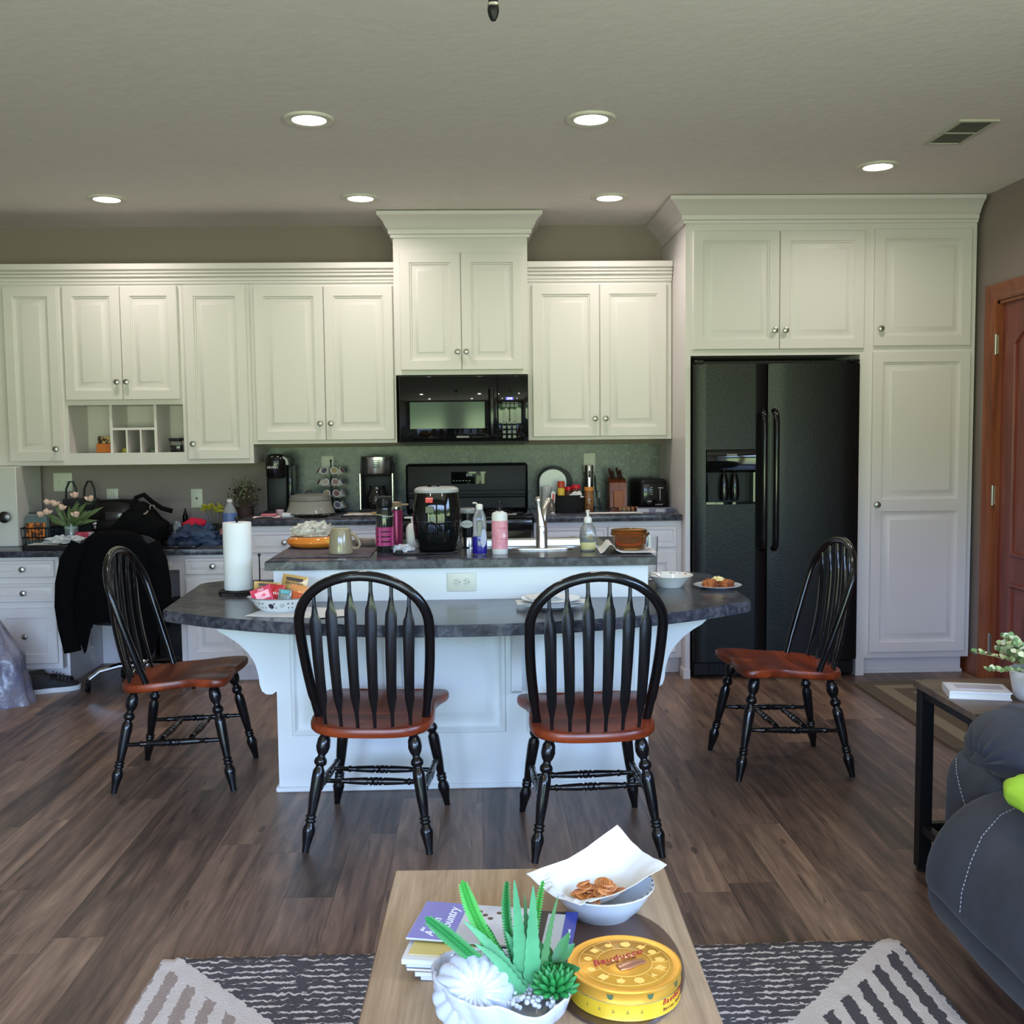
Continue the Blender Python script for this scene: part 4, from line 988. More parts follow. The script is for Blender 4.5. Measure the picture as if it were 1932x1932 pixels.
part('handle', BN, t, lambda b: (tube(b, [(0, 0, .090), (-.003, 0, .12), (-.007, -.001, .15), (-.011, -.002, .18), (-.013, -.003, .205)], [.023, .017, .011, .0105, .014], 16, flat=.8, nrm=(0, 1, 0)), lathe(b, [(0, .018), (.008, .016), (.013, .009), (.014, 0)], 16, (-.013, -.003, .204), sy=.8)))
part('spout', BN, t, lambda b: tube(b, [(.004, .008, .075), (.010, .014, .12), (.016, .022, .155), (.024, .040, .185), (.034, .07, .200), (.046, .105, .196), (.054, .130, .176), (.057, .140, .150)], [.015, .014, .0135, .0130, .0130, .0125, .012, .0125], 14))
sheet('drying_mat', 'dark taupe drying mat on the left end of the island worktop', 'mat', mat('mat_taupe', srgb(98, 88, 92), .95, bump=(180, .6, .003), var=(30, srgb(76, 68, 74), .1)), -.625, -2.19, IT, .385, .47, 0, .004, th=.003)
t = thing('baking_dish', 'glossy orange ceramic dish with a crumpled cloth on it', 'dish', (-.70, -2.05, IT + .006))
part('bowl', mat('orange_glaze', srgb(206, 108, 36), .12, coat=.5, var=(6, srgb(226, 140, 52), .2)), t, lambda b: lathe(b, [(0, 0), (.095, 0), (.118, .010), (.126, .022), (.122, .036), (.112, .044), (.09, .047), (0, .048)], 40, sy=.85))
part('yellow_patch', mat('yellow_glaze', srgb(240, 196, 80), .2), t, lambda b: prism(b, [(.038, -.098), (.075, -.088), (.078, -.080), (.050, -.090)], .020, .036, 'z'), 0)
def dc(b):
    rows = blob(b, 0, 0, 0, .085, .065, .055, .55, 16, 3, 48, 20); 
    tube(b, [(-.085, .0, .018), (-.03, -.055, .02), (.02, -.060, .022)], [.016, .018, .012], 10)
single('dish_cloth', 'cream dish cloth crumpled on top of the orange dish', 'cloth', CREAM, dc, loc=(-.715, -2.05, IT + .055))
t = thing('mug', 'beige mug turned upside down on the drying mat', 'mug', (-.560, -2.315, IT + .0065))
MUGC = mat('mug_beige', srgb(150, 138, 112), .15, coat=.4)
part('body', MUGC, t, lambda b: lathe(b, [(.050, 0), (.0505, .004), (.046, .05), (.041, .09), (.038, .100), (.034, .103), (0, .103)], 36))
part('handle', MUGC, t, lambda b: tube(b, [(.040, 0, .080), (.058, 0, .070), (.072, 0, .052), (.078, 0, .034), (.070, 0, .020), (.055, 0, .018), (.044, 0, .024)], .0062, 10, flat=1.3, nrm=(0, 1, 0)))
t = thing('bottle', 'taupe bottle with a white ring lying beside the mug', 'bottle', (-.475, -2.06, IT + .021))
my = Matrix.Rotation(pi / 2, 4, 'Y')
part('body', mat('taupe_plastic', srgb(112, 100, 90), .4), t, lambda b: lathe(b, [(0, -.06), (.012, -.056), (.020, -.04), (.0205, 0), (.018, .025), (.012, .032)], 20, mtx=my))
part('ring', WHITE, t, lambda b: lathe(b, [(.013, .030), (.017, .033), (.017, .040), (.013, .043)], 20, mtx=my, cap=False))
part('cap', mat('plum_plastic', srgb(62, 44, 48), .35), t, lambda b: lathe(b, [(.013, .042), (.015, .05), (.013, .072), (.006, .080), (0, .081)], 20, mtx=my))
# tumblers
MAG = mat('magenta_silicone', srgb(156, 40, 98), .5)
t = thing('tumbler', 'tall black drink bottle with a magenta banded sleeve and black flip lid', 'bottle', (-.388, -2.235, IT))
part('body', mat('dark_glass', (.012, .014, .013), .06, coat=.5), t, lambda b: lathe(b, [(0, 0), (.034, 0), (.0355, .003), (.0355, .14), (.0345, .165), (.030, .172), (.030, .185)], 30))
def slv(b):
    for k in range(4): lathe(b, [(.0355, .026 + k * .0205), (.0385, .027 + k * .0205), (.0385, .042 + k * .0205), (.0355, .043 + k * .0205)], 30, cap=False)
    for a in (-.5, 2.2, 4.2): box(b, .036 * cos(a) - .005, .036 * cos(a) + .005, .036 * sin(a) - .005, .036 * sin(a) + .005, .027, .104)
part('sleeve', MAG, t, slv)
part('band', mat('sage_rubber', srgb(140, 142, 118), .6), t, lambda b: tube(b, [(.0362 * cos(a * pi / 12), .0362 * sin(a * pi / 12), .152 + .004 * sin(a * pi / 6)) for a in range(24)], .0028, 6, True))
part('lid', BLKP, t, lambda b: (lathe(b, [(.031, .183), (.033, .186), (.033, .214), (.029, .222), (0, .224)], 26), box(b, -.030, .034, -.010, .010, .224, .231, .002), box(b, -.006, .006, -.036, -.028, .19, .222, .002)))
t = thing('tumbler', 'slim magenta drink bottle with a steel collar behind the black one', 'bottle', (-.352, -2.10, IT))
part('body', mat('magenta_metal', srgb(150, 52, 96), .3, .4), t, lambda b: lathe(b, [(0, 0), (.028, 0), (.029, .004), (.029, .155), (.026, .165)], 26))
part('collar', STEEL, t, lambda b: lathe(b, [(.0262, .163), (.0275, .165), (.0275, .178), (.0262, .18)], 26))
part('cap', mat('tan_plastic', srgb(150, 128, 96), .5), t, lambda b: (lathe(b, [(.024, .178), (.025, .182), (.025, .196), (0, .2)], 24), box(b, .0, .055, -.006, .006, .182, .190, .002)))
# white jug and tissues
t = thing('soap_dispenser', 'small white plastic dispenser half hidden by the air fryer', 'dispenser', (-.282, -2.10, IT))
part('body', WHITE, t, lambda b: lathe(b, [(0, 0), (.026, 0), (.028, .006), (.028, .085), (.02, .10), (.012, .106)], 24))
part('pump', WHITE, t, lambda b: (lathe(b, [(.006, .105), (.006, .125), (.012, .126), (.012, .134), (0, .135)], 14), box(b, -.035, .0, -.005, .005, .126, .134, .002)))
single('tissue', 'crumpled white tissue beside the air fryer', 'tissue', PAPER, lambda b: blob(b, 0, 0, 0, .045, .035, .024, .6, 18, 9), loc=(-.318, -2.215, IT))
# air fryer
t = thing('air_fryer', 'glossy black air fryer with a grey rim and red warning sticker', 'air fryer', (-.172, -2.225, IT))
AFX, AFY = 1.0, 1.0
def sq(b, prof, n=48, p=2.6):
    nv = lathe(b, prof, n)
    for v in nv:
        a = atan2(v.co.y, v.co.x); r = sqrt(v.co.x ** 2 + v.co.y ** 2)
        k = 1 / ((abs(cos(a)) ** p + abs(sin(a)) ** p) ** (1 / p)); v.co.x = r * k * cos(a); v.co.y = r * k * sin(a)
part('body', GLASSB, t, lambda b: sq(b, [(0, .004), (.070, .004), (.080, .010), (.092, .05), (.0985, .10), (.100, .15), (.096, .20), (.089, .238), (.088, .244)]))
part('rim', mat('fryer_grey', srgb(160, 162, 160), .35), t, lambda b: sq(b, [(.088, .243), (.092, .246), (.0915, .256), (.086, .262), (.075, .266), (0, .268)]))
part('base', BLKP, t, lambda b: sq(b, [(0, 0), (.072, 0), (.074, .005), (0, .006)]))
part('vent_cap', BLK, t, lambda b: (lathe(b, [(.026, .265), (.026, .275), (.023, .279), (0, .279)], 24, (-.012, 0, 0), sy=.7)))
RED = mat('warning_red', srgb(222, 48, 40), .4)
st_ = part('sticker', RED, t, lambda b: box(b, -.042, -.012, -.0995, -.0965, .206, .228, .001))
wtext('WARNING', .006, (-.197, -2.225 - .1000, IT + .223), FRONT, MATS['white_print'], st_)
part('display', mat('fryer_display', (.02, .025, .03), .15), t, lambda b: box(b, -.042, -.008, -.1025, -.099, .165, .192, .001))
wtext('18', .022, (-.192, -2.225 - .1045, IT + .142), FRONT, mat('fryer_digits', srgb(120, 140, 140), .4), t, sx=1.2)
part('drawer_seam', mat('chrome_line', (.5, .55, .6), .2, 1), t, lambda b: tube(b, [(.1012 * cos(a) / ((abs(cos(a)) ** 2.6 + abs(sin(a)) ** 2.6) ** (1 / 2.6)), .1012 * sin(a) / ((abs(cos(a)) ** 2.6 + abs(sin(a)) ** 2.6) ** (1 / 2.6)), .128) for a in [-2.6 + i * .1 for i in range(21)]], .0008, 5))
def cord(b):
    P = [(.075, -.085, .014), (.085, -.11, .007), (.05, -.135, .004), (-.03, -.14, .004), (-.10, -.125, .004), (-.155, -.12, .004), (-.175, -.135, .004), (-.14, -.155, .004), (-.06, -.158, .004), (-.02, -.150, .006), (.0, -.146, .004)]
    Q = []
    for i in range(len(P) - 1):
        p0, p1, p2, p3 = [Vector(P[max(0, min(len(P) - 1, j))]) for j in (i - 1, i, i + 1, i + 2)]
        for j in range(6):
            u = j / 6; Q.append(.5 * ((2 * p1) + (p2 - p0) * u + (2 * p0 - 5 * p1 + 4 * p2 - p3) * u * u + (3 * p1 - p0 - 3 * p2 + p3) * u ** 3))
    tube(b, Q, .0032, 8)
part('power_cord', BLKP, t, cord)
part('plug', BLKP, t, lambda b: box(b, -.165, -.135, -.133, -.113, .001, .018, .004))
# steel cup with oval label
t = thing('travel_cup', 'dark steel travel cup with a clear lid and oval label behind the blue soap', 'cup', (-.045, -2.12, IT))
part('body', mat('cup_dark', (.03, .032, .035), .25, .7), t, lambda b: lathe(b, [(0, 0), (.024, 0), (.025, .003), (.030, .13), (.031, .148)], 28))
part('base_ring', STEEL, t, lambda b: lathe(b, [(.0252, .004), (.0262, .005), (.0285, .045), (.0278, .046)], 28, cap=False))
part('lid', mat('clear_lid', (.7, .7, .7), .1, trans=.6), t, lambda b: lathe(b, [(.032, .148), (.033, .15), (.033, .166), (.030, .170), (0, .171)], 28))
lb = part('label', mat('oval_silver', (.62, .63, .62), .35), t, lambda b: lathe(b, [(0, 0), (.026, 0), (.026, .002), (0, .002)], 28, (-.004, -.0285, .103), XR, 1, .62))
wtext('Mr. Cleaner', .008, (-.049, -2.12 - .0312, IT + .104), FRONT, mat('dark_print', (.05, .06, .08), .5), lb)
# dish soap bottle
t = thing('dish_soap', 'clear dish soap bottle with blue liquid and an open white cap', 'bottle', (.004, -2.365, IT))
CP = mat('clear_plastic', (.86, .88, .90), .08, trans=.82, ior=1.3)
bp_ = [(0, 0), (.027, 0), (.029, .004), (.029, .07), (.027, .10), (.0285, .125), (.026, .150), (.018, .172), (.012, .182)]
part('body', CP, t, lambda b: lathe(b, bp_, 28, sy=.7))
part('liquid', mat('blue_liquid', srgb(30, 24, 128), .1, coat=.4), t, lambda b: lathe(b, [(0, .002), (.0282, .002), (.0295, .006), (.0295, .068), (.0282, .072), (0, .072)], 28, sy=.72))
part('cap', WHITE, t, lambda b: (lathe(b, [(.0135, .180), (.0145, .183), (.0145, .198), (.010, .201), (0, .203)], 20), tube(b, [(-.008, 0, .203), (-.016, -.002, .207), (-.026, -.004, .206)], [.0045, .006, .008], 8, flat=.5, nrm=(0, 0, 1))))
part('label', mat('soap_label', srgb(170, 172, 196), .4), t, lambda b: prism(b, [(.008, .03), (.016, .028), (.024, .04), (.028, .065), (.025, .095), (.014, .105), (.008, .09), (.004, .06)], -.0215, -.0195, 'y'))
# pink soap
t = thing('hand_soap', 'white bottle with a pink label and a black pump', 'bottle', (.085, -2.375, IT))
part('body', mat('soap_white', (.72, .70, .66), .35), t, lambda b: lathe(b, [(0, 0), (.030, 0), (.032, .003), (.032, .155), (.030, .165), (.014, .172), (.012, .174)], 30, sy=.8))
lb = part('label', mat('pink_label', srgb(214, 132, 146), .45, var=(60, srgb(228, 158, 168), .15)), t, lambda b: lathe(b, [(.0322, .022), (.0328, .022), (.0328, .135), (.0322, .135)], 30, sy=.8, cap=False))
part('emblem', mat('pale_pink', srgb(236, 206, 208), .5), lb, lambda b: lathe(b, [(0, 0), (.0085, 0), (.0085, .0008), (0, .0008)], 20, (.015, -.0235, .076), XR @ Matrix.Rotation(-.35, 4, 'Z') if 0 else XR))
part('label_line', mat('rose_print', srgb(196, 96, 112), .5), lb, lambda b: (box(b, -.008, .028, -.0272, -.0262, .105, .1075), box(b, -.006, .024, -.0272, -.0262, .060, .0615)))
part('pump', BLKP, t, lambda b: (lathe(b, [(.011, .172), (.011, .188), (.005, .190), (.005, .205), (.009, .206), (.009, .213), (0, .214)], 16), box(b, -.005, .005, -.030, 0, .206, .2125, .002)))
# hand soap (clear)
t = thing('hand_soap', 'clear oval pump bottle with pale yellow soap and a white pump', 'bottle', (.447, -2.315, IT))
def ov(prof): return prof
part('body', CP, t, lambda b: lathe(b, [(0, 0), (.026, 0), (.029, .005), (.034, .04), (.035, .065), (.030, .095), (.018, .115), (.014, .120)], 30, sy=.7))
part('liquid', mat('yellow_liquid', srgb(206, 196, 140), .15), t, lambda b: lathe(b, [(0, .002), (.0255, .002), (.0292, .006), (.0335, .035), (.0345, .058), (0, .060)], 30, sy=.70))
part('label', mat('gold_print', srgb(160, 140, 90), .5), t, lambda b: [box(b, .0, .018, -.0262 + .0004 * abs(k - 2), -.0250, .046 + k * .004, .048 + k * .004) for k in range(5)])
part('pump', WHITE, t, lambda b: (lathe(b, [(.0155, .116), (.0165, .118), (.0165, .132), (.012, .140), (.0055, .142), (.0055, .160), (.008, .162), (.008, .168), (0, .169)], 20), tube(b, [(0, 0, .164), (-.004, -.02, .165), (-.006, -.034, .160)], [.005, .0045, .004], 8)))
# paper towel and amber bowls
def pcurl(u, v): return .038 * math.exp(-((u - .19) / .10) ** 2) + (.004 if u > .3 else 0)
sheet('paper_towel', 'white paper towel curled up under the amber glass bowls', 'paper towel', PAPER, .600, -2.345, IT, .225, .20, radians(-3), .002, pcurl)
AMB = mat('amber_glass', (.95, .46, .14), .04, trans=.93, ior=1.3)
for k, (dz, r, lab) in enumerate(((.0085, .080, 'amber glass bowl, lower of the two nested on the paper towel'), (.020, .074, 'amber glass bowl nested inside the other one'))):
    t = thing('glass_bowl', lab, 'bowl', (.618 - .004 * k, -2.325, IT + dz), group=None)
    part('bowl', AMB, t, lambda b: lathe(b, [(0, 0), (r * .72, 0), (r * .76, .003), (r * .84, .045), (r * .90, .052), (r * .99, .060), (r, .064), (r * .97, .067), (r * .90, .063), (r * .80, .050), (r * .73, .006), (0, .005)], 36))
# clear drinking glass on the curved counter
single('drinking_glass', 'tall clear drinking glass behind the right end of the island worktop', 'glass', GLASS, lambda b: lathe(b, [(0, 0), (.026, 0), (.027, .003), (.034, .19), (.0325, .19), (.0255, .008), (0, .008)], 30), loc=(.752, -2.02, TT))
# ================================================================ CURVED COUNTER THINGS
t = thing('paper_towel_holder', 'black wire paper towel holder with a full white roll', 'paper towel holder', (-.990, -2.255, TT))
def pth(b):
    for r, z in ((.078, .014), (.062, .014)): tube(b, [(r * cos(a * pi / 20), r * sin(a * pi / 20), z) for a in range(40)], .003, 6, True)
    for k in range(4): a = k * pi / 2 + .6; tube(b, [(0, 0, .014), (.078 * cos(a), .078 * sin(a), .014)], .0025, 6); 
    for k in range(3): a = k * 2 * pi / 3 + 3.5; lathe(b, [(0, 0), (.007, .003), (.008, .008), (.004, .014), (0, .014)], 12, (.074 * cos(a), .074 * sin(a), 0))
part('base', BLKP, t, pth)
part('post', BLKP, t, lambda b: (lathe(b, [(.004, .014), (.004, .300), (.008, .303), (.010, .310), (.008, .317), (0, .320)], 12)))
part('side_arm', BLKP, t, lambda b: (tube(b, [(.074, .03, .014), (.080, .034, .06), (.080, .034, .150)], .0028, 8), lathe(b, [(0, .148), (.006, .151), (.0065, .157), (.004, .162), (0, .163)], 12, (.080, .034, 0))))
def roll(b):
    lathe(b, [(.019, .020), (.056, .020), (.0575, .022), (.0575, .292), (.056, .295), (.019, .295), (.019, .020)], 48, cap=False)
part('paper_roll', mat('roll_white', (.84, .85, .84), .85, bump=(130, .35, .003)), t, roll)
sheet('napkin', 'white paper napkin under the snack bowl', 'napkin', PAPER, -.695, -2.735, TT, .25, .22, radians(-14), .001)
sheet('napkin', 'loose white paper napkin beside the snack bowl', 'napkin', PAPER, -.545, -2.800, TT + .0015, .15, .14, radians(24), .003)
def oval_bowl(b):
    lathe(b, [(0, 0), (.072, 0), (.076, .004), (.095, .018), (.112, .040), (.124, .050), (.1225, .052), (.108, .042), (.090, .020), (.07, .006), (0, .005)], 48, sy=.66)
t = thing('snack_bowl', 'oval white bowl with painted plums, filled with snack packets', 'bowl', (-.735, -2.700, TT + .003), radians(-4))
part('bowl', CERAM, t, oval_bowl)
part('rim_line', mat('rim_dark', (.05, .045, .05), .3), t, lambda b: tube(b, [(.1235 * cos(a * pi / 30), .66 * .1235 * sin(a * pi / 30), .0505) for a in range(60)], .0012, 6, True))
def plum(b, which):
    def on(a, z): r = .095 + (z - .018) / .022 * .017 + .0008; return Vector((r * cos(a), .66 * r * sin(a), z))
    def patch(a, z, ra, rz_, m=14):
        c = b.verts.new(on(a, z) * 1.002); R = [b.verts.new(on(a + ra * cos(k * 2 * pi / m), z + rz_ * sin(k * 2 * pi / m)) * 1.004) for k in range(m)]
        for k in range(m): b.faces.new((c, R[k], R[(k + 1) % m]))
    if which == 0:
        for a in (-1.75, -2.9, -.55): patch(a, .024, .10, .010)
    elif which == 1:
        for a in (-1.35, -.25): patch(a, .026, .10, .009)
    else:
        for a in (-2.05, -2.2, -1.62, -1.15, -2.6, -1.0, -.75): patch(a, .034, .035, .004); patch(a + .05, .018, .03, .003)
part('plum_motif', mat('plum_paint', srgb(52, 44, 58), .3), t, lambda b: plum(b, 0), 0); part('pear_motif', mat('pear_paint', srgb(176, 180, 178), .3), t, lambda b: plum(b, 1), 0); part('leaf_motif', mat('leafp_paint', srgb(104, 114, 116), .3), t, lambda b: plum(b, 2), 0)
def packet(label, m, loc, rot, w, h, txt=None, tm=None, band=None, ts=.016):
    o = thing('snack_packet', label, 'snack packet'); o.matrix_basis = Matrix.Translation(loc) @ Matrix.Rotation(rot[2], 4, 'Z') @ Matrix.Rotation(rot[0], 4, 'X') @ Matrix.Rotation(rot[1], 4, 'Y')
    def f(b):
        nx, ny = 14, 12; F_ = []; B_ = []
        for j in range(ny + 1):
            v = j / ny
            for i in range(nx + 1):
                u = i / nx; p = (sin(pi * u) * sin(pi * v)) ** .9 * .011 * (1 + .5 * nzv(u, v, loc[0] * 50, 5)); q = .0015 * sin(i * 2.6) * (v < .1 or v > .9)
                F_.append(b.verts.new(((u - .5) * w, -p - .0004, v * h))); B_.append(b.verts.new(((u - .5) * w, p + .0004, v * h)))
        for j in range(ny):
            for i in range(nx):
                a = j * (nx + 1) + i; b.faces.new((F_[a], F_[a + 1], F_[a + nx + 2], F_[a + nx + 1])); b.faces.new((B_[a], B_[a + nx + 1], B_[a + nx + 2], B_[a + 1]))
    part('wrapper', m, o, f, 60)
    if band: part('band', band[0], o, lambda b: prism(b, [(-w * .30, band[1]), (w * .30, band[1]), (w * .33, band[2]), (-w * .33, band[2])], -.0118, -.0095, 'y'))
    if txt:
        text(txt, ts, (0, -.0125, band[3] if band and len(band) > 3 else h * .55), FRONT, tm, o)
    return o
FOIL = lambda n_, c: mat(n_, c, .28, .15, coat=.3)
KR = FOIL('kraft_foil', srgb(186, 148, 84)); BRN = mat('brown_print', srgb(52, 32, 26), .5); CRM = mat('cream_print', srgb(226, 190, 140), .5)
packet("gold pretzel packet at the back left of the snack bowl", KR, (-.795, -2.672, TT + .026), (radians(-8), radians(5), radians(3)), .098, .078, "SNYDER'S", BRN, (BRN, .062, .072, .054), .0155)
packet("gold pretzel packet standing tallest at the back of the snack bowl", KR, (-.700, -2.668, TT + .034), (radians(-8), radians(9), radians(-6)), .098, .094, "SNYDER'S", BRN, (BRN, .072, .084, .062), .015)
packet('pink snack packet with red lettering leaning over the bowl rim', FOIL('pink_foil', srgb(214, 72, 98)), (-.790, -2.700, TT + .030), (radians(-16), radians(-20), radians(5)), .080, .062, 'Hot', mat('white_ink', (.85, .8, .8), .5), (FOIL('pale_pink_foil', srgb(236, 168, 176)), .015, .045, .052), .014)
packet('red snack packet between the pink and teal ones', FOIL('red_foil', srgb(186, 44, 50)), (-.755, -2.690, TT + .026), (radians(-8), radians(4), radians(0)), .060, .070, 'Hot', MATS['white_ink'], None, .014)
packet('small teal and silver snack packet at the front of the bowl', FOIL('silver_teal', srgb(130, 142, 138)), (-.722, -2.715, TT + .026), (radians(-12), radians(8), radians(4)), .048, .056, None, None, (FOIL('teal_foil', srgb(48, 132, 128)), .040, .052))
packet('orange snack packet at the right of the snack bowl', FOIL('orange_foil', srgb(226, 150, 92)), (-.680, -2.695, TT + .028), (radians(-12), radians(12), radians(-10)), .070, .066, None, None, (FOIL('rust_foil', srgb(196, 86, 34)), .012, .040))
# plates stacked with paper
sheet('paper_towel', 'folded white paper towel showing under the stacked plates', 'paper towel', PAPER, .268, -2.70, TT + .017, .262, .10, radians(2), .003)
t = thing('soup_plate', 'wide white soup bowl under the plate, in front of the outlet', 'bowl', (.270, -2.705, TT))
part('bowl', CERAM, t, lambda b: lathe(b, [(0, 0), (.055, 0), (.058, .003), (.085, .008), (.112, .014), (.112, .0155), (.085, .0115), (.055, .007), (0, .006)], 44))
t = thing('plate', 'white plate on top of the soup bowl with crumpled paper on it', 'plate', (.265, -2.70, TT + .0235))
part('dish', mat('plate_white', (.80, .80, .76), .2), t, lambda b: lathe(b, [(0, 0), (.075, 0), (.080, .001), (.110, .009), (.110, .011), (.078, .004), (0, .003)], 44))
sheet('paper_towel', 'crumpled white paper towel lying on the stacked plate', 'paper towel', PAPER, .245, -2.685, TT + .0325, .13, .10, radians(12), .022)
# right bowl with colourful pattern
t = thing('bowl', 'white bowl with painted fruit inside at the right end of the island', 'bowl', (.800, -2.235, TT))
CW = mat('cream_glaze', (.80, .80, .72), .15, coat=.3)
part('bowl', CW, t, lambda b: lathe(b, [(0, 0), (.050, 0), (.053, .004), (.066, .018), (.082, .038), (.096, .048), (.0955, .0500), (.080, .0415), (.062, .019), (.045, .007), (0, .006)], 44))
def mot(b, spec):
    for a, r, z, s in spec:
        c = Vector((r * cos(a), r * sin(a), z)); ta = Vector((-sin(a), cos(a), 0)); up_ = Vector((cos(a), sin(a), .65)).normalized(); nn = ta.cross(up_)
        V = [b.verts.new(c + ta * s * cos(k * pi / 6) + up_ * s * .7 * sin(k * pi / 6) - nn * -.0006) for k in range(12)]; b.faces.new(V)
part('leaf_motif', mat('green_paint', srgb(112, 130, 86), .4), t, lambda b: mot(b, [(1.2, .084, .0445, .007), (1.35, .086, .046, .006), (1.9, .084, .0445, .007), (2.7, .084, .0445, .009), (2.95, .086, .046, .006), (.9, .085, .045, .006)]), 0)
part('fruit_motif', mat('red_paint', srgb(158, 74, 62), .4), t, lambda b: mot(b, [(.55, .084, .0445, .010), (2.3, .084, .0445, .006)]), 0)
single('spoon', 'steel spoon resting in the painted fruit bowl', 'spoon', STEEL, lambda b: tube(b, [(-.10, .03, .058), (-.06, .018, .048), (-.02, 0, .028), (.0, -.01, .018)], [.003, .0026, .003, .009], 8, flat=.6, nrm=(0, 0, 1)), loc=(.800, -2.235, TT))
# plate of pastries
t = thing('plate', 'white plate holding browned pancakes at the far right corner', 'plate', (.985, -2.300, TT))
part('dish', CERAM, t, lambda b: lathe(b, [(0, 0), (.055, 0), (.060, .003), (.098, .013), (.099, .015), (.058, .0065), (0, .0055)], 44))
BR = mat('baked_brown', srgb(176, 100, 44), .6, bump=(60, .5, .004), var=(26, srgb(110, 54, 26), .12))
single('pancake', 'browned torn pancake, left of the two on the plate', 'pancake', BR, lambda b: blob(b, 0, 0, 0, .036, .036, .030, .35, 14, 4), loc=(.958, -2.298, TT + .006))
single('pancake', 'browned torn pancake, right of the two on the plate', 'pancake', BR, lambda b: blob(b, 0, 0, 0, .034, .034, .028, .35, 14, 7), loc=(1.020, -2.296, TT + .006))
single('butter', 'dab of pale butter on top of the pancakes', 'butter', mat('butter', srgb(236, 214, 150), .4), lambda b: blob(b, 0, 0, 0, .024, .015, .015, .5, 16, 2), loc=(.988, -2.298, TT + .031))
# ================================================================ BACK WORKTOP THINGS
t = thing('coffee_maker', 'narrow black single-cup coffee maker at the left end of the worktop', 'coffee maker', (-1.205, -.20, CT))
part('body', BLKP, t, lambda b: (box(b, -.062, .062, -.06, .13, 0, .28, .012, 3), box(b, -.062, .062, -.15, -.06, 0, .03, .008, 2)))
part('head', BLK, t, lambda b: (lathe(b, [(.050, .22), (.060, .235), (.062, .32), (.058, .345), (.040, .362), (0, .366)], 32, (0, -.075, 0)), box(b, -.058, .058, -.075, .10, .25, .34, .012, 2)))
part('handle', GREYT, t, lambda b: tube(b, [(.045, -.10, .345), (.068, -.11, .33), (.074, -.11, .30)], [.006, .008, .009], 8))
part('tank', mat('smoke_tank', (.03, .035, .035), .1, trans=.5), t, lambda b: box(b, .064, .085, -.05, .12, .01, .29, .006, 2))
wtext('KEURIG', .019, (-1.213, -.20 - .1385, CT + .285), FRONT, MATS['white_print'], t, sx=.95)
# cake dome
t = thing('cake_carrier', 'grey round lidded cake carrier on the worktop', 'container', (-.992, -.365, CT), 0)
CKG = mat('carrier_grey', srgb(112, 112, 106), .35); 
part('base', mat('carrier_base', srgb(96, 96, 92), .35), t, lambda b: lathe(b, [(0, .0), (.120, .0), (.145, .012), (.147, .016), (.143, .018), (0, .018)], 48))
part('band', mat('carrier_clear', srgb(140, 138, 128), .15, coat=.3), t, lambda b: lathe(b, [(.143, .018), (.138, .03), (.128, .055), (.122, .085), (.120, .090)], 48, cap=False))
part('lid', CKG, t, lambda b: lathe(b, [(.120, .088), (.124, .092), (.122, .100), (.112, .118), (.080, .128), (0, .130)], 48))
part('grip', mat('grip_dark', srgb(60, 60, 56), .4), t, lambda b: (tube(b, [(-.024, -.01, .127), (-.014, -.01, .146), (.012, -.01, .148), (.026, -.01, .130)], .0065, 8)))
# glass tray in front
t = thing('glass_dish', 'small clear glass dish with a wire handle in front of the cake carrier', 'dish', (-.945, -.560, CT))
part('dish', GLASS, t, lambda b: lathe(b, [(0, 0), (.07, 0), (.095, .014), (.098, .018), (.094, .016), (.068, .004), (0, .004)], 40, sy=.7))
part('handle', CHROME, t, lambda b: tube(b, [(.0, -.03, .016), (.005, -.03, .05), (.06, -.03, .05), (.065, -.03, .016)], .002, 6))
# pod rack: four tiers of pods on a carousel
t = thing('pod_rack', 'black wire carousel holding white coffee pods', 'rack', (-.900, -.118, CT))
RK = (-.900, -.118)
part('post', BLKP, t, lambda b: (lathe(b, [(.004, .0), (.004, .31), (.009, .315), (0, .325)], 12), lathe(b, [(0, 0), (.06, 0), (.06, .005), (0, .007)], 30)))
def rk(b):
    for z in (.245, .175, .105, .035):
        tube(b, [(.045 * cos(a * pi / 12), .045 * sin(a * pi / 12), z - .004) for a in range(24)], .002, 6, True)
        for k in range(5): a = -pi / 2 + k * 2 * pi / 5 + .3; tube(b, [(0, 0, z - .01), (.045 * cos(a), .045 * sin(a), z - .004)], .0018, 5)
part('tier', BLKP, t, rk)
lidc = [srgb(150, 120, 118), srgb(96, 92, 110), srgb(160, 150, 110), srgb(130, 96, 92), srgb(180, 170, 160)]
pods = None
PW = mat('pod_white', (.70, .69, .66), .4)
tier = ['top', 'second', 'third', 'bottom']; pos = ['far left', 'centre left', 'centre right', 'far right']
for ti, z in enumerate((.262, .192, .122, .052)):
    for k in range(4):
        a = radians(-158 + k * 45 + ti * 4)
        if (ti == 3 and k < 2) or (ti == 2 and k < 1): continue
        lab = 'white coffee pod on the %s tier of the pod rack, %s' % (tier[ti], pos[k])
        o = thing('coffee_pod', lab, 'coffee pod', group='coffee pods on the rack')
        d = Vector((cos(a), sin(a), .55)).normalized(); q = Vector((0, 0, 1)).rotation_difference(d).to_matrix().to_4x4()
        o.matrix_basis = Matrix.Translation((RK[0] + .062 * cos(a), RK[1] + .062 * sin(a), CT + z - .012)) @ q
        part('cup', PW, o, lambda b: lathe(b, [(0, -.022), (.016, -.022), (.018, -.018), (.0215, .014), (.0245, .015), (.0245, .018), (0, .018)], 18))
        part('foil_lid', mat('pod_lid_%d' % ((ti * 3 + k) % 5), lidc[(ti * 3 + k) % 5], .4), o, lambda b: lathe(b, [(0, .0185), (.019, .0185), (.019, .019), (0, .0192)], 18))
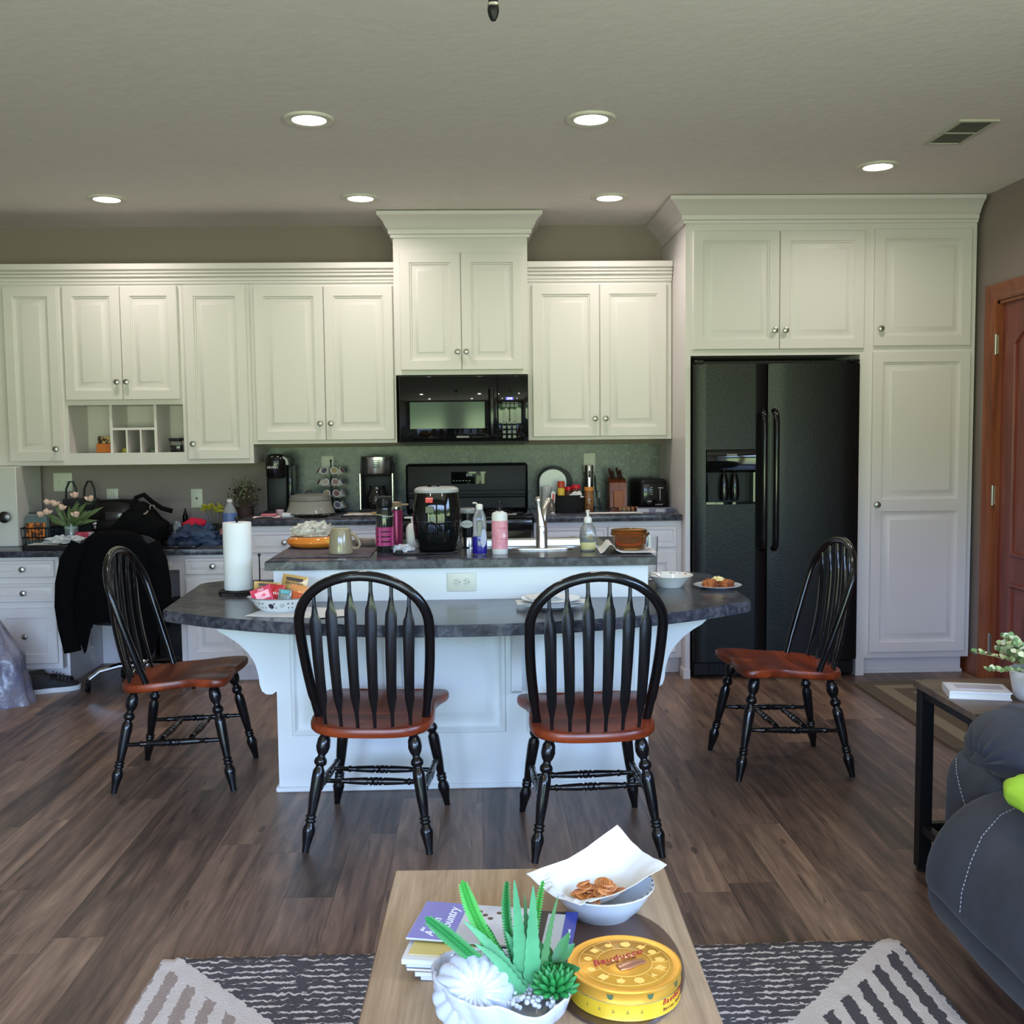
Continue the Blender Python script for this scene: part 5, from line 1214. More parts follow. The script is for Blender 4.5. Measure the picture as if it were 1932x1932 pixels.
# drip coffee maker
t = thing('coffee_maker', 'tall steel and black drip coffee maker', 'coffee maker', (-.608, -.19, CT))
part('housing', BLKP, t, lambda b: (box(b, -.098, .098, -.0, .11, 0, .335, .01, 2), box(b, -.098, .098, -.10, 0, 0, .03, .006), box(b, -.085, .085, -.095, 0, .225, .335, .008, 2)))
part('steel_head', STEEL, t, lambda b: lathe(b, [(.102, .240), (.1035, .243), (.1035, .338), (.098, .342), (0, .343)], 40, (0, -.005, 0), sy=1.0))
for sx in (-1, 1): part('side_post', STEEL, t, lambda b: box(b, min(sx * .090, sx * .1035), max(sx * .090, sx * .1035), -.10, -.02, .02, .243, .004))
part('vents', BLKP, t, lambda b: [box(b, -.022, .022, -.1105, -.104, .275 + k * .010, .279 + k * .010) for k in range(5)])
cr_ = part('carafe', mat('carafe_glass', (.01, .01, .01), .05, coat=1), t, lambda b: lathe(b, [(0, .032), (.055, .032), (.066, .05), (.068, .09), (.055, .13), (.045, .15), (.048, .165), (0, .17)], 30, (.0, -.045, 0)))
part('handle', BLKP, cr_, lambda b: tube(b, [(.02, -.09, .15), (.03, -.125, .14), (.035, -.13, .09), (.025, -.112, .06)], .009, 8))
# papers and small cups at the left end
sheet('napkin', 'folded white and pink napkin on the left end of the worktop', 'napkin', mat('pink_napkin', srgb(214, 176, 178), .8, var=(30, srgb(232, 220, 218), .08)), -1.225, -.485, CT, .155, .09, radians(4), .012)
single('envelope', 'small red and pink folded packet on the napkin', 'packet', mat('rose_packet', srgb(198, 104, 116), .6), lambda b: box(b, -.045, .045, -.028, .028, 0, .010, .003), loc=(-1.215, -.47, CT + .010), rz=.15)
t = thing('paper_cup', 'tiny pale pink cup on the worktop', 'cup', (-1.165, -.40, CT))
part('body', mat('pale_pink_cup', srgb(208, 180, 184), .5), t, lambda b: lathe(b, [(0, 0), (.018, 0), (.024, .036), (.026, .038), (.022, .036), (.016, .003), (0, .003)], 24))
single('small_box', 'small white box with a dark edge on the worktop by the pink cup', 'box', mat('box_white', (.72, .72, .70), .5), lambda b: box(b, -.038, .038, -.03, .03, 0, .022, .002), loc=(-1.105, -.44, CT), rz=.05)
# tray with paper
t = thing('tray', 'black tray with a sheet of paper and a wooden spatula near the range', 'tray', (-.665, -.44, CT))
part('tray', BLKP, t, lambda b: (box(b, -.13, .13, -.09, .09, 0, .006, .002)))
part('paper', mat('flyer', srgb(214, 210, 202), .7, var=(22, srgb(180, 160, 140), .06)), t, lambda b: prism(b, [(-.115, -.075), (.06, -.085), (.085, .07), (-.10, .08)], .008, .012, 'z'), 0)
part('spatula', mat('spatula_wood', srgb(168, 134, 88), .6), t, lambda b: box(b, .04, .19, -.02, .025, .013, .020, .002), label=None) if 0 else part('spatula', mat('spatula_wood', srgb(168, 134, 88), .6), t, lambda b: box(b, .04, .125, -.02, .025, .013, .020, .002))
# steel appliance with rounded top
t = thing('bread_bin', 'rounded steel and black appliance beside the range', 'appliance', (.475, -.15, CT))
arch_ = lambda w, h, z0=0: [(-w, z0), (w, z0), (w, h - w * .9)] + [(w * cos(a * pi / 16), h - w * .9 + w * .9 * sin(a * pi / 16)) for a in range(1, 16)] + [(-w, h - w * .9)]
part('shell', BLKP, t, lambda b: prism(b, arch_(.105, .265), -.05, .10, 'y', .006))
part('steel_front', mat('brushed_front', (.34, .33, .31), .42, 1), t, lambda b: prism(b, [(p[0] - .018, p[1]) for p in arch_(.082, .250, .02)], -.062, -.050, 'y', .003))
# basket of spices
t = thing('basket', 'black round basket full of jars and packets beside the range', 'basket', (.530, -.37, CT))
part('basket', mat('basket_black', (.008, .008, .008), .7, bump=(180, .7, .003)), t, lambda b: lathe(b, [(0, 0), (.090, 0), (.096, .01), (.102, .100), (.104, .105), (.098, .103), (.092, .012), (0, .010)], 40))
BK = (.530, -.37)
def jar(label, x, y, z, r, h, cb, cl, lh=.02, name='spice_jar', cat='jar'):
    t = thing(name, label, cat, (x, y, z))
    part('jar', cb, t, lambda b: lathe(b, [(0, 0), (r * .95, 0), (r, .003), (r, h - .008), (r * .8, h)], 20))
    part('lid', cl, t, lambda b: lathe(b, [(r * .9, h - .002), (r * 1.02, h), (r * 1.02, h + lh), (r * .9, h + lh + .002), (0, h + lh + .003)], 20)); return t
REDL = mat('red_lid', srgb(196, 24, 40), .35); ORL = mat('orange_lid', srgb(204, 132, 60), .4)
jar('yellow spice bottle with an orange cap in the black basket', BK[0] - .035, BK[1] + .01, CT + .012, .021, .135, mat('mustard', srgb(214, 180, 60), .4), mat('burnt_orange', srgb(186, 72, 44), .4), .035)
jar('jar with a red lid in the basket, behind the white packet', BK[0] + .012, BK[1] + .03, CT + .012, .024, .115, mat('jar_dark', srgb(80, 50, 40), .3), REDL)
jar('jar with a raised red lid in the middle of the basket', BK[0] + .052, BK[1] - .01, CT + .012, .027, .128, MATS['jar_dark'], REDL)
jar('tall spice jar with an orange lid standing right of the basket', .660, -.36, CT, .028, .125, mat('jar_spice', srgb(150, 110, 70), .2, coat=.4, var=(50, srgb(120, 70, 40), .1)), ORL)
single('packet', 'small white packet sticking up from the basket rim', 'packet', PAPER, lambda b: blob(b, 0, 0, 0, .035, .02, .03, .6, 20, 6), loc=(BK[0] + .05, BK[1] - .055, CT + .09))
t = thing('milk_carton', 'white translucent jar left of the spice basket', 'jar', (.412, -.30, CT))
part('jar', mat('milky', (.6, .6, .57), .3), t, lambda b: lathe(b, [(0, 0), (.028, 0), (.03, .004), (.03, .13), (.032, .135), (.032, .15), (0, .152)], 20))
t = thing('thermometer', 'white and red kitchen thermometer leaning in the basket', 'thermometer', (.438, -.44, CT)); 
part('body', WHITE, t, lambda b: prism(b, [(-.010, .03), (.010, .03), (.016, .115), (.010, .128), (-.004, .128), (-.010, .112)], -.006, .006, 'y', .002)); part('label', RED, t, lambda b: prism(b, [(-.004, .062), (.007, .060), (.010, .112), (0, .116)], -.0078, -.006, 'y'))
part('foot', WHITE, t, lambda b: lathe(b, [(0, 0), (.012, 0), (.010, .031), (0, .031)], 12))
# can opener wand
t = thing('wine_opener', 'slim steel and black electric bottle opener standing against the backsplash', 'opener', (.690, -.10, CT))
part('body', STEEL, t, lambda b: lathe(b, [(0, .02), (.022, .02), (.023, .03), (.023, .262), (.021, .268), (0, .270)], 24))
part('base', BLKP, t, lambda b: lathe(b, [(0, 0), (.033, 0), (.033, .015), (.025, .022), (0, .022)], 24)); part('button', BLK, t, lambda b: box(b, -.006, .006, -.026, -.020, .195, .235, .003, 2))
part('side_strip', BLKP, t, lambda b: (box(b, -.0245, -.019, -.012, .012, .06, .27, .002), box(b, .019, .0245, -.012, .012, .06, .27, .002)))
t = thing('kettle_cord', 'short black cord with a switch hanging beside the knife block', 'cord', (.755, -.05, CT))
part('cord', BLKP, t, lambda b: tube(b, [(-.02, .02, .20), (-.015, .02, .12), (.0, .0, .06), (.01, -.01, .006)], .003, 6)); part('switch', GREYT, t, lambda b: box(b, -.010, .012, -.012, .006, .06, .10, .004))
# knife block
KB = MATS['knife_block_wood']
t = thing('knife_block', 'brown wooden knife block with knife handles sticking out', 'knife block', (.85, -.20, CT))
def kb(b):
    # YZ profile leaning backwards with the slots on the slanted top
    prism(b, [(-.075, 0), (.085, 0), (.085, .05), (.030, .195), (-.055, .165), (-.062, .12)], -.052, .052, 'x', .003)
part('block', KB, t, kb)
part('front_panel', mat('knife_block_light', srgb(144, 80, 42), .45), t, lambda b: box(b, -.030, .030, -.088, -.062, 0, .118, .002))
KH = mat('knife_handle', srgb(52, 24, 18), .25, coat=.4)
for i, (x, y, l, lab) in enumerate(((-.030, .004, .085, ''), (-.012, -.008, .070, ''), (.016, .004, .090, ''), (.034, -.010, .075, ''))):
    o = thing('kitchen_knife', ['dark-handled knife at the left of the knife block', 'dark-handled knife second from the left in the knife block', 'tall dark-handled knife second from the right in the knife block', 'dark-handled knife at the right of the knife block'][i], 'knife', (.85 + x, -.20 + y, CT + .165), group='knives in the wooden block')
    part('grip', KH, o, lambda b: tube(b, [(0, .0, .0), (-.004, .010, l * .4), (-.012, .020, l * .8), (-.014, .024, l)], [.008, .0075, .009, .007], 8, flat=1.3, nrm=(0, 1, 0)))
    part('rivet', CHROME, o, lambda b: [lathe(b, [(0, 0), (.0025, 0), (.0025, .002), (0, .002)], 8, (-.004 * (1 + k), .003 + .008 * k, l * (.3 + .3 * k)), XR) for k in range(2)])
t = thing('trivet', 'small striped wooden block lying on the worktop beside the knife block', 'trivet', (.895, -.33, CT))
part('slats', mat('trivet_wood', srgb(168, 110, 62), .5), t, lambda b: [box(b, -.055 + k * .026, -.041 + k * .026, -.03, .03, .0, .024, .002) for k in range(5)]); part('core', KH, t, lambda b: box(b, -.053, .064, -.026, .026, .002, .020))
sheet('paper_towel', 'flat white paper towel on the worktop in front of the knife block', 'paper towel', PAPER, .80, -.50, CT, .31, .11, 0, .003)
single('sunglasses', 'dark glasses lying folded on the white paper towel', 'glasses', BLK, lambda b: (tube(b, [(-.06, 0, .008), (-.03, -.01, .012), (0, 0, .012), (.03, .008, .020), (.055, .004, .012)], .004, 6), lathe(b, [(0, 0), (.02, .002), (.02, .004), (0, .006)], 16, (-.03, .0, .006)), lathe(b, [(0, 0), (.02, .002), (.02, .004), (0, .006)], 16, (.026, .012, .014)), lathe(b, [(0, 0), (.013, .004), (0, .010)], 12, (.055, .01, .008))), loc=(.775, -.42, CT + .006))
# toaster
t = thing('toaster', 'black toaster with a chrome lever and dials next to the fridge cabinet', 'toaster', (1.045, -.185, CT), radians(8))
part('body', BLKP, t, lambda b: (box(b, -.085, .085, -.12, .12, .012, .188, .022, 4)))
fpn = part('front_panel', BLK, t, lambda b: box(b, -.070, .070, -.126, -.118, .020, .165, .008, 2))
part('lever', CHROME, t, lambda b: (box(b, .018, .052, -.142, -.126, .130, .138, .003), box(b, .033, .037, -.1275, -.1255, .06, .125)))
part('dial', BLKP, t, lambda b: (lathe(b, [(.022, 0), (.020, .010), (0, .011)], 22, (-.035, -.126, .055), XR))); part('dial_mark', CHROME, t, lambda b: box(b, -.048, -.022, -.139, -.137, .052, .058))
part('indicator', CHROME, t, lambda b: [box(b, -.026, -.012, -.1275, -.1255, .095 + k * .014, .098 + k * .014) for k in range(4)]); part('foot', BLKP, t, lambda b: [lathe(b, [(0, 0), (.010, 0), (.010, .014), (0, .014)], 12, (x, y, 0)) for x in (-.06, .06) for y in (-.09, .09)])
text('Cuisinart', .013, (.028, -.1272, .034), FRONT, MATS['silver_print'], t)
part('slot', MATS['grip_dark'], t, lambda b: (box(b, -.04, -.018, -.09, .09, .186, .1885), box(b, .018, .04, -.09, .09, .186, .1885)))
t = thing('box', 'flat grey and purple box lying on the worktop in front of the toaster', 'box', (1.040, -.47, CT), radians(-6))
part('carton', mat('carton_grey', srgb(120, 116, 134), .5), t, lambda b: box(b, -.11, .11, -.045, .045, 0, .026, .001)); part('label', mat('carton_label', srgb(176, 172, 178), .5), t, lambda b: (box(b, -.108, -.04, -.0462, -.045, .003, .023), box(b, .0, .05, -.0462, -.045, .004, .022))); part('end_label', mat('carton_purple', srgb(66, 56, 86), .5), t, lambda b: (box(b, .06, .1105, -.0464, -.045, .001, .025), box(b, .11, .1112, -.044, .044, .001, .025)))
# ================================================================ CUBBY THINGS
t = thing('card_holder', 'orange box holding cards with a cow pattern in the left cubby', 'box', (-2.235, -.20, 1.318))
part('box', mat('orange_box', srgb(186, 104, 40), .5), t, lambda b: box(b, -.042, .042, -.03, .03, 0, .055, .003)); part('cards', mat('cow_print', srgb(200, 170, 120), .6, var=(45, srgb(60, 36, 28), .03)), t, lambda b: (box(b, -.036, .044, -.010, .0, .05, .100, .003), box(b, -.046, .030, .004, .012, .05, .094, .003)))
single('lemon', 'small yellow ball in the lower middle cubby', 'ball', mat('lemon', srgb(186, 176, 70), .5), lambda b: blob(b, 0, 0, 0, .020, .020, .030, .05), loc=(-2.115, -.20, 1.318))
single('small_dish', 'small green dish in the lower right cubby', 'dish', mat('green_dish', srgb(110, 150, 100), .4), lambda b: lathe(b, [(0, 0), (.018, 0), (.028, .012), (.028, .014), (.016, .003), (0, .003)], 20), loc=(-1.945, -.20, 1.318))
t = thing('jar', 'square glass jar with a black lid in the right cubby', 'jar', (-1.805, -.22, 1.318))
part('glass', GLASS, t, lambda b: box(b, -.034, .034, -.034, .034, 0, .066, .006, 2)); part('contents', mat('jar_blue', srgb(56, 62, 84), .5, var=(40, srgb(130, 130, 130), .05)), t, lambda b: box(b, -.029, .029, -.029, .029, .004, .040, .004)); part('lid', BLKP, t, lambda b: box(b, -.036, .036, -.036, .036, .066, .084, .003))
# ================================================================ DESK THINGS
t = thing('wire_basket', 'black wire basket of discs and cards at the left end of the desk', 'basket', (-2.600, -.32, DT))
def wb(b):
    w, d = .078, .05
    for z, k in ((.004, .9), (.05, .95), (.105, 1.05)): P = [(-w * k, -d * k, z), (w * k, -d * k, z), (w * k, d * k, z), (-w * k, d * k, z)]; [tube(b, [P[i], P[(i + 1) % 4]], .004, 6) for i in range(4)]
    for i in range(9): x = (-1 + i / 4) * w; tube(b, [(x * .9, -d * .9, .004), (x * 1.05, -d * 1.05, .105)], .0022, 5); tube(b, [(x * .9, d * .9, .004), (x * 1.05, d * 1.05, .105)], .0022, 5)
    box(b, -w * .9, w * .9, -d * .9, d * .9, 0, .004)
part('basket', BLKP, t, wb)
for i, (c, h_, y, lab) in enumerate(((srgb(96, 112, 110), .175, -.022, 'grey-green case at the front of the wire basket'), (srgb(120, 128, 128), .185, -.002, 'pale grey case in the middle of the wire basket'), (srgb(60, 66, 70), .195, .020, 'dark case at the back of the wire basket'))):
    single('disc_case', lab, 'case', mat('case_%d' % i, c, .3), lambda b: box(b, -.062, .062, y - .006, y + .006, .006, h_, .002), loc=(-2.600, -.32, DT), group=None)
single('greeting_card', 'orange card standing at the front of the wire basket', 'card', mat('orange_card', srgb(216, 116, 36), .5, var=(30, srgb(90, 50, 24), .04)), lambda b: box(b, -.056, .056, -.040, -.035, .035, .135, .001), loc=(-2.600, -.32, DT))
# gift bag
t = thing('gift_bag', 'dark bag with two tall handles behind the flowers', 'bag', (-2.43, -.10, DT))
part('bag', mat('bag_dark', (.02, .02, .022), .6), t, lambda b: prism(b, [(-.09, 0), (.09, 0), (.10, .26), (-.10, .26)], -.03, .03, 'y', .004))
for x in (-.055, .055): part('handle', BLKP, t, lambda b: tube(b, [(x - .035, 0, .24), (x - .030, 0, .32), (x - .01, 0, .365), (x + .012, 0, .365), (x + .030, 0, .32), (x + .035, 0, .24)], .006, 8))
# vase with flowers
t = thing('flower_vase', 'glass jar of pale pink tulips on the desk', 'vase', (-2.405, -.33, DT))
part('jar', mat('vase_glass', (.75, .85, .80), .05, trans=.75), t, lambda b: lathe(b, [(0, 0), (.036, 0), (.038, .004), (.038, .095), (.033, .105), (.034, .130), (.031, .13), (.030, .105), (.034, .09), (.034, .006), (0, .005)], 28))
part('water_line', mat('jar_label', srgb(150, 166, 160), .4), t, lambda b: lathe(b, [(.0385, .098), (.039, .098), (.0355, .128), (.035, .128)], 28, cap=False))
random.seed(11); FL = []
def stems(b):
    for i in range(10):
        a = random.uniform(0, 6.3); r = random.uniform(.03, .12); tip = Vector((r * cos(a) * 1.3, r * sin(a) * .6, random.uniform(.18, .27))); FL.append(tip)
        tube(b, [(0.01 * cos(a), .01 * sin(a), .01), (.014 * cos(a), .014 * sin(a), .12), tip * .6 + Vector((0, 0, .09)), tip], .0022, 5)
part('stem', mat('stem_green', srgb(90, 108, 60), .6), t, stems)
def lvs(b):
    for i in range(34):
        a = random.uniform(0, 6.3); r = random.uniform(.05, .16); z = random.uniform(.13, .26); leafm(b, (.02 * cos(a), .02 * sin(a), .11), (r * cos(a) * 1.25, r * sin(a) * .6, z), random.uniform(.009, .015), .02)
part('leaves', mat('tulip_leaf', srgb(84, 104, 62), .5), t, lvs, 60)
PET = mat('tulip_petal', srgb(224, 190, 172), .6)
for i, p in enumerate([(-.125, 0, .245), (.115, 0, .262), (-.07, -.04, .238), (-.16, -.01, .175), (-.02, -.07, .215), (.02, .03, .28), (-.11, -.05, .19), (.05, -.05, .17)]):
    c = Vector(p)
    part('flower', PET, t, lambda b: (lathe(b, [(0, -.004), (.012, 0), (.0175, .010), (.017, .020), (.012, .031), (.008, .026), (0, .010)], 12, c, Matrix.Rotation(p[0] * 5, 4, 'Y') @ Matrix.Rotation(.5, 4, 'X')), [leafm(b, c, c + Vector((.030 * cos(k * 2.1 + i), -.006, .022 + .012 * sin(k * 2.1 + i))), .010, .004) for k in range(3)]), 60)
t = thing('gift_box', 'small red and white patterned box beside the flower jar', 'box', (-2.318, -.36, DT))
part('box', mat('red_box', srgb(178, 32, 62), .4, var=(30, srgb(206, 90, 100), .06)), t, lambda b: box(b, -.048, .030, -.02, .02, 0, .078, .001)); part('side', mat('box_side', srgb(190, 160, 160), .5), t, lambda b: box(b, .030, .048, -.02, .02, 0, .078, .001))
# handbags
LEA = mat('black_leather', (.009, .008, .008), .32, coat=.3, bump=(60, .3, .002)); CANV = mat('black_canvas', (.004, .004, .004), .9, 0, .1, bump=(120, .3, .002))
t = thing('handbag', 'black leather handbag leaning against the wall on the desk', 'bag', (-2.18, -.16, DT))
def hb(b):
    P = smoothp([(-.15, 0), (.17, 0), (.175, .12), (.165, .235), (.06, .262), (-.10, .262), (-.145, .225), (-.16, .10)], 2); cloth_ex(b, P, -.07, .05)
def cloth_ex(b, P, y0, y1, amp=.010):
    rings = []
    cx = sum(p[0] for p in P) / len(P); cz = sum(p[1] for p in P) / len(P)
    for k, s in enumerate((.80, .94, 1, 1, 1, .94, .80)):
        y = y0 + (y1 - y0) * k / 6; rings.append([b.verts.new((cx + (x - cx) * s + amp * nzv(x, z, k, 14), y + amp * nzv(x, z, k + 9, 10), max(0, (z if z < .01 else cz + (z - cz) * s + amp * nzv(z, x, k, 12))))) for x, z in P])
    for A, B in zip(rings, rings[1:]):
        for i in range(len(P)): b.faces.new((A[i], A[(i + 1) % len(P)], B[(i + 1) % len(P)], B[i]))
    b.faces.new(rings[0]); b.faces.new(rings[-1][::-1])
part('bag', LEA, t, hb, 60); part('flap', mat('leather_shine', (.03, .028, .028), .18, coat=.5), t, lambda b: box(b, -.06, .05, -.085, -.065, .13, .19, .01, 2)); part('clasp', CHROME, t, lambda b: (lathe(b, [(0, 0), (.012, 0), (.012, .005), (0, .006)], 16, (-.12, -.08, .12), XR), box(b, -.125, -.11, -.085, -.078, .085, .105, .002)))
t = thing('tote_bag', 'black slouching tote bag with a strap and chrome rings on the desk', 'bag', (-1.985, -.36, DT))
part('bag', CANV, t, lambda b: cloth_ex(b, smoothp([(-.22, 0), (.14, 0), (.150, .05), (.165, .12), (.12, .15), (.05, .235), (-.02, .262), (-.10, .175), (-.20, .08)], 2), -.10, .09, .016), 60)
part('strap', CANV, t, lambda b: tube(b, [(-.04, -.05, .22), (-.01, -.04, .280), (.03, -.03, .295), (.08, -.03, .25), (.13, -.03, .215), (.19, -.02, .195)], .014, 8, flat=.35, nrm=(0, 1, 0)), 60)
part('ring', CHROME, t, lambda b: (tube(b, [(.085 + .014 * cos(a * pi / 8), -.058, .222 + .014 * sin(a * pi / 8)) for a in range(16)], .0028, 6, True), tube(b, [(.072, -.09, .205), (.060, -.10, .19), (.048, -.105, .185)], .006, 6)))
single('plastic_bag', 'bit of clear and white plastic packaging between the tote and the red cap', 'packaging', mat('crinkle', (.5, .5, .52), .25), lambda b: blob(b, 0, 0, 0, .03, .03, .10, .7, 22, 5), loc=(-1.826, -.17, DT))
# clothes
single('cap', 'bright red cap lying on the blue clothes', 'cap', mat('red_cloth', srgb(178, 10, 48), .85, bump=(60, .3, .003)), lambda b: (blob(b, 0, 0, 0, .075, .06, .062, .25, 8, 1), blob(b, .06, -.02, .0, .055, .03, .014, .2, 8, 2)), loc=(-1.680, -.35, DT + .085))
single('blue_clothes', 'crumpled dark blue clothes piled on the desk', 'clothes', mat('navy_cloth', srgb(34, 46, 66), .85, bump=(26, .9, .02), var=(9, srgb(52, 70, 96), .12)), lambda b: (blob(b, 0, 0, 0, .142, .10, .105, .5, 13, 8, 60, 26)), loc=(-1.655, -.40, DT))
single('pink_cloth', 'pale pink cloth bunched beside the red cap', 'cloth', mat('pink_cloth', srgb(196, 140, 140), .85, bump=(30, .8, .01)), lambda b: blob(b, 0, 0, 0, .045, .04, .075, .6, 16, 12), loc=(-1.512, -.27, DT + .002))
t = thing('yellow_flowers', 'bunch of small yellow flowers behind the red cap', 'flowers', (-1.605, -.14, DT))
random.seed(3)
part('stem', MATS['stem_green'], t, lambda b: [tube(b, [(0, 0, 0), (x * .5, 0, .10), (x, 0, .19)], .002, 5) for x in (-.06, -.03, 0, .03, .05)])
part('flower', mat('yellow_petal', srgb(176, 168, 50), .7), t, lambda b: [leafm(b, c, c + Vector((random.uniform(-.022, .022), random.uniform(-.02, .02), random.uniform(-.005, .025))), .006, .003, 3) for c in [Vector((random.uniform(-.08, .06), random.uniform(-.03, .03), random.uniform(.17, .21))) for _ in range(16)] for _ in range(6)], 60)
# water bottle
t = thing('water_bottle', 'clear plastic water bottle with a blue label and white cap', 'bottle', (-1.452, -.42, DT))
part('bottle', mat('pet', (.80, .84, .86), .06, trans=.7, ior=1.2), t, lambda b: lathe(b, [(0, 0), (.038, 0), (.042, .006), (.042, .18), (.040, .19), (.030, .215), (.016, .240), (.013, .250)], 28))
part('cap', WHITE, t, lambda b: lathe(b, [(.0155, .247), (.016, .249), (.016, .263), (0, .265)], 20)); part('label', mat('blue_label', srgb(90, 110, 160), .4), t, lambda b: lathe(b, [(.0424, .135), (.043, .135), (.043, .185), (.0424, .185)], 28, cap=False))
t = thing('bottle', 'tiny dark dropper bottle standing by the wall jack', 'bottle', (-1.800, -.10, DT))
part('body', BLK, t, lambda b: lathe(b, [(0, 0), (.016, 0), (.017, .004), (.017, .15), (.008, .16)], 16)); part('cap', BLKP, t, lambda b: lathe(b, [(.010, .158), (.010, .172), (.005, .176), (.005, .192), (0, .195)], 14))
# dried arrangement
t = thing('dried_arrangement', 'basket of dried brown and sage stems in the desk corner', 'plant', (-1.425, -.17, DT))
part('pot', mat('dark_pot', srgb(66, 48, 40), .7, bump=(80, .6, .004)), t, lambda b: lathe(b, [(0, 0), (.04, 0), (.055, .02), (.058, .19), (.060, .20), (.05, .195), (0, .19)], 24))
random.seed(21)
def dst(b):
    for i in range(60):
        a = random.uniform(0, 6.3); r = random.uniform(.0, .10); tube(b, [(.02 * cos(a), .02 * sin(a), .19), (r * .5 * cos(a), r * .4 * sin(a), .25), (r * cos(a), r * .6 * sin(a), random.uniform(.27, .37))], .0014, 4)
part('stems', mat('dry_brown', srgb(92, 76, 56), .8), t, dst, 0)
def dlv(b, k, lo, hi):
    for i in range(k):
        a = random.uniform(0, 6.3); r = random.uniform(.0, .10); z = random.uniform(lo, hi); c = Vector((r * cos(a), r * .6 * sin(a), z)); leafm(b, c, c + Vector((random.uniform(-.02, .02), random.uniform(-.015, .015), random.uniform(.0, .02))), .005, .002, 3)
part('leaves', mat('sage_leaf', srgb(116, 120, 92), .8), t, lambda b: dlv(b, 120, .24, .37), 0); part('dark_leaves', mat('dark_leaf', srgb(56, 46, 36), .8), t, lambda b: dlv(b, 160, .20, .32), 0)
# laptops and papers
t = thing('laptop', 'closed black laptop on the desk under the white papers', 'laptop', (-2.40, -.50, DT))
part('case', BLKP, t, lambda b: box(b, -.17, .17, -.13, .10, 0, .026, .004))
sheet('paper', 'stack of white papers sticking out over the black laptop', 'paper', mat('grey_paper', (.55, .55, .56), .7), -2.47, -.535, DT + .027, .17, .12, radians(3), .004)
single('plastic_wrap', 'crumpled white plastic wrap on the papers', 'packaging', mat('wrap_white', (.55, .56, .56), .35), lambda b: (blob(b, 0, 0, 0, .11, .045, .035, .7, 20, 14)), loc=(-2.37, -.52, DT + .032))
single('tablet', 'thin black tablet lying at the right front of the desk', 'tablet', BLK, lambda b: box(b, -.13, .13, -.08, .08, 0, .012, .004), loc=(-1.73, -.56, DT))
# ================================================================ OFFICE CHAIR, JACKET, BAG, SHOES
t = thing('office_chair', 'black office chair with a chrome star base under the draped jacket', 'office chair', (-1.925, -.86, 0))
part('backrest', mat('chair_fabric', (.012, .012, .014), .7), t, lambda b: prism(b, smoothp([(-.20, .42), (.20, .42), (.235, .60), (.225, .80), (.17, .895), (-.17, .895), (-.225, .80), (-.235, .60)], 2), -.105, -.055, 'y', .012))
part('seat', MATS['chair_fabric'], t, lambda b: prism(b, smoothp([(-.22, -.10), (.20, -.10), (.205, .30), (.17, .36), (-.2, .36), (-.24, .30)], 2), .40, .47, 'z', .015))
part('column', CHROME, t, lambda b: lathe(b, [(.03, .10), (.03, .24), (.018, .24), (.018, .40)], 16, (.03, .19, 0)))
for k in range(5):
    a = radians(-157 + k * 72); d = Vector((cos(a), sin(a), 0)); c = Vector((.03, .19, 0))
    lg = part('base_leg', CHROME, t, lambda b: tube(b, [c + d * .03 + Vector((0, 0, .135)), c + d * .14 + Vector((0, 0, .135)), c + d * .24 + Vector((0, 0, .115)), c + d * .295 + Vector((0, 0, .075))], [.026, .021, .017, .013], 10, flat=.8, nrm=(0, 0, 1)))
    e = c + d * .30
    part('caster', BLKP, lg, lambda b: (lathe(b, [(.008, 0), (.027, .002), (.028, .016), (.008, .018)], 18, e + Vector((-.012, .0, .028)), Matrix.Rotation(pi / 2, 4, 'Y')), lathe(b, [(.012, .03), (.012, .07)], 10, e)))
JM = mat('jacket_black', (.003, .003, .0035), .95, 0, .08, bump=(14, .6, .02))
def jacket(b):
    # closed draped shell around the chair back; front outline follows shoulders, long left sleeve, shorter middle
    top = [(-.235, .80), (-.20, .875), (-.15, .908), (-.05, .915), (.05, .912), (.13, .905), (.19, .87), (.235, .80)]
    N = 64; K = 26; rows = []
    def hem(s):      # s -1..1 across the front
        pts = [(-1.0, .30), (-.93, .275), (-.84, .29), (-.70, .31), (-.60, .235), (-.50, .34), (-.42, .42), (-.30, .43), (-.05, .43), (.15, .38), (.35, .25), (.6, .22), (.8, .27), (.92, .42), (1.0, .56)]
        for (a, za), (c, zc) in zip(pts, pts[1:]):
            if s <= c: return za + (zc - za) * (s - a) / (c - a)
        return .55
    for j in range(K + 1):
        v = j / K; row = []
        for i in range(N):
            a = 2 * pi * i / N; cx, sy_ = cos(a), sin(a); s = max(-1, min(1, cx)); front = sy_ < 0
            h = hem(s) if front else max(.45, hem(s))
            zt = .915 - .10 * abs(s) ** 3.2; z = zt - (zt - h) * v
            wid = .20 + .06 * min(1, v * 1.8) + .015 * sin(v * 5) ; dep = .042 + .045 * min(1, v * 1.6)
            if j == 0: wid *= .96; dep *= .3
            fold = .014 * nzv(s * 3, z * 1.2, 4 + front, 2.2) * min(1, v * 3) + .006 * sin(s * 22 + z * 3) * min(1, v * 2)
            x = wid * (abs(cx) ** .85) * (1 if cx > 0 else -1) ; y = (dep + fold) * (abs(sy_) ** .7) * (1 if sy_ > 0 else -1)
            row.append(b.verts.new((x, y, z)))
        rows.append(row)
    for A, B in zip(rows, rows[1:]):
        for i in range(N): b.faces.new((A[i], A[(i + 1) % N], B[(i + 1) % N], B[i]))
    b.faces.new(rows[0][::-1])
t = thing('jacket', 'black jacket draped over the back of the office chair', 'jacket', (-1.935, -.940, 0))
part('jacket_body', JM, t, jacket, 70)
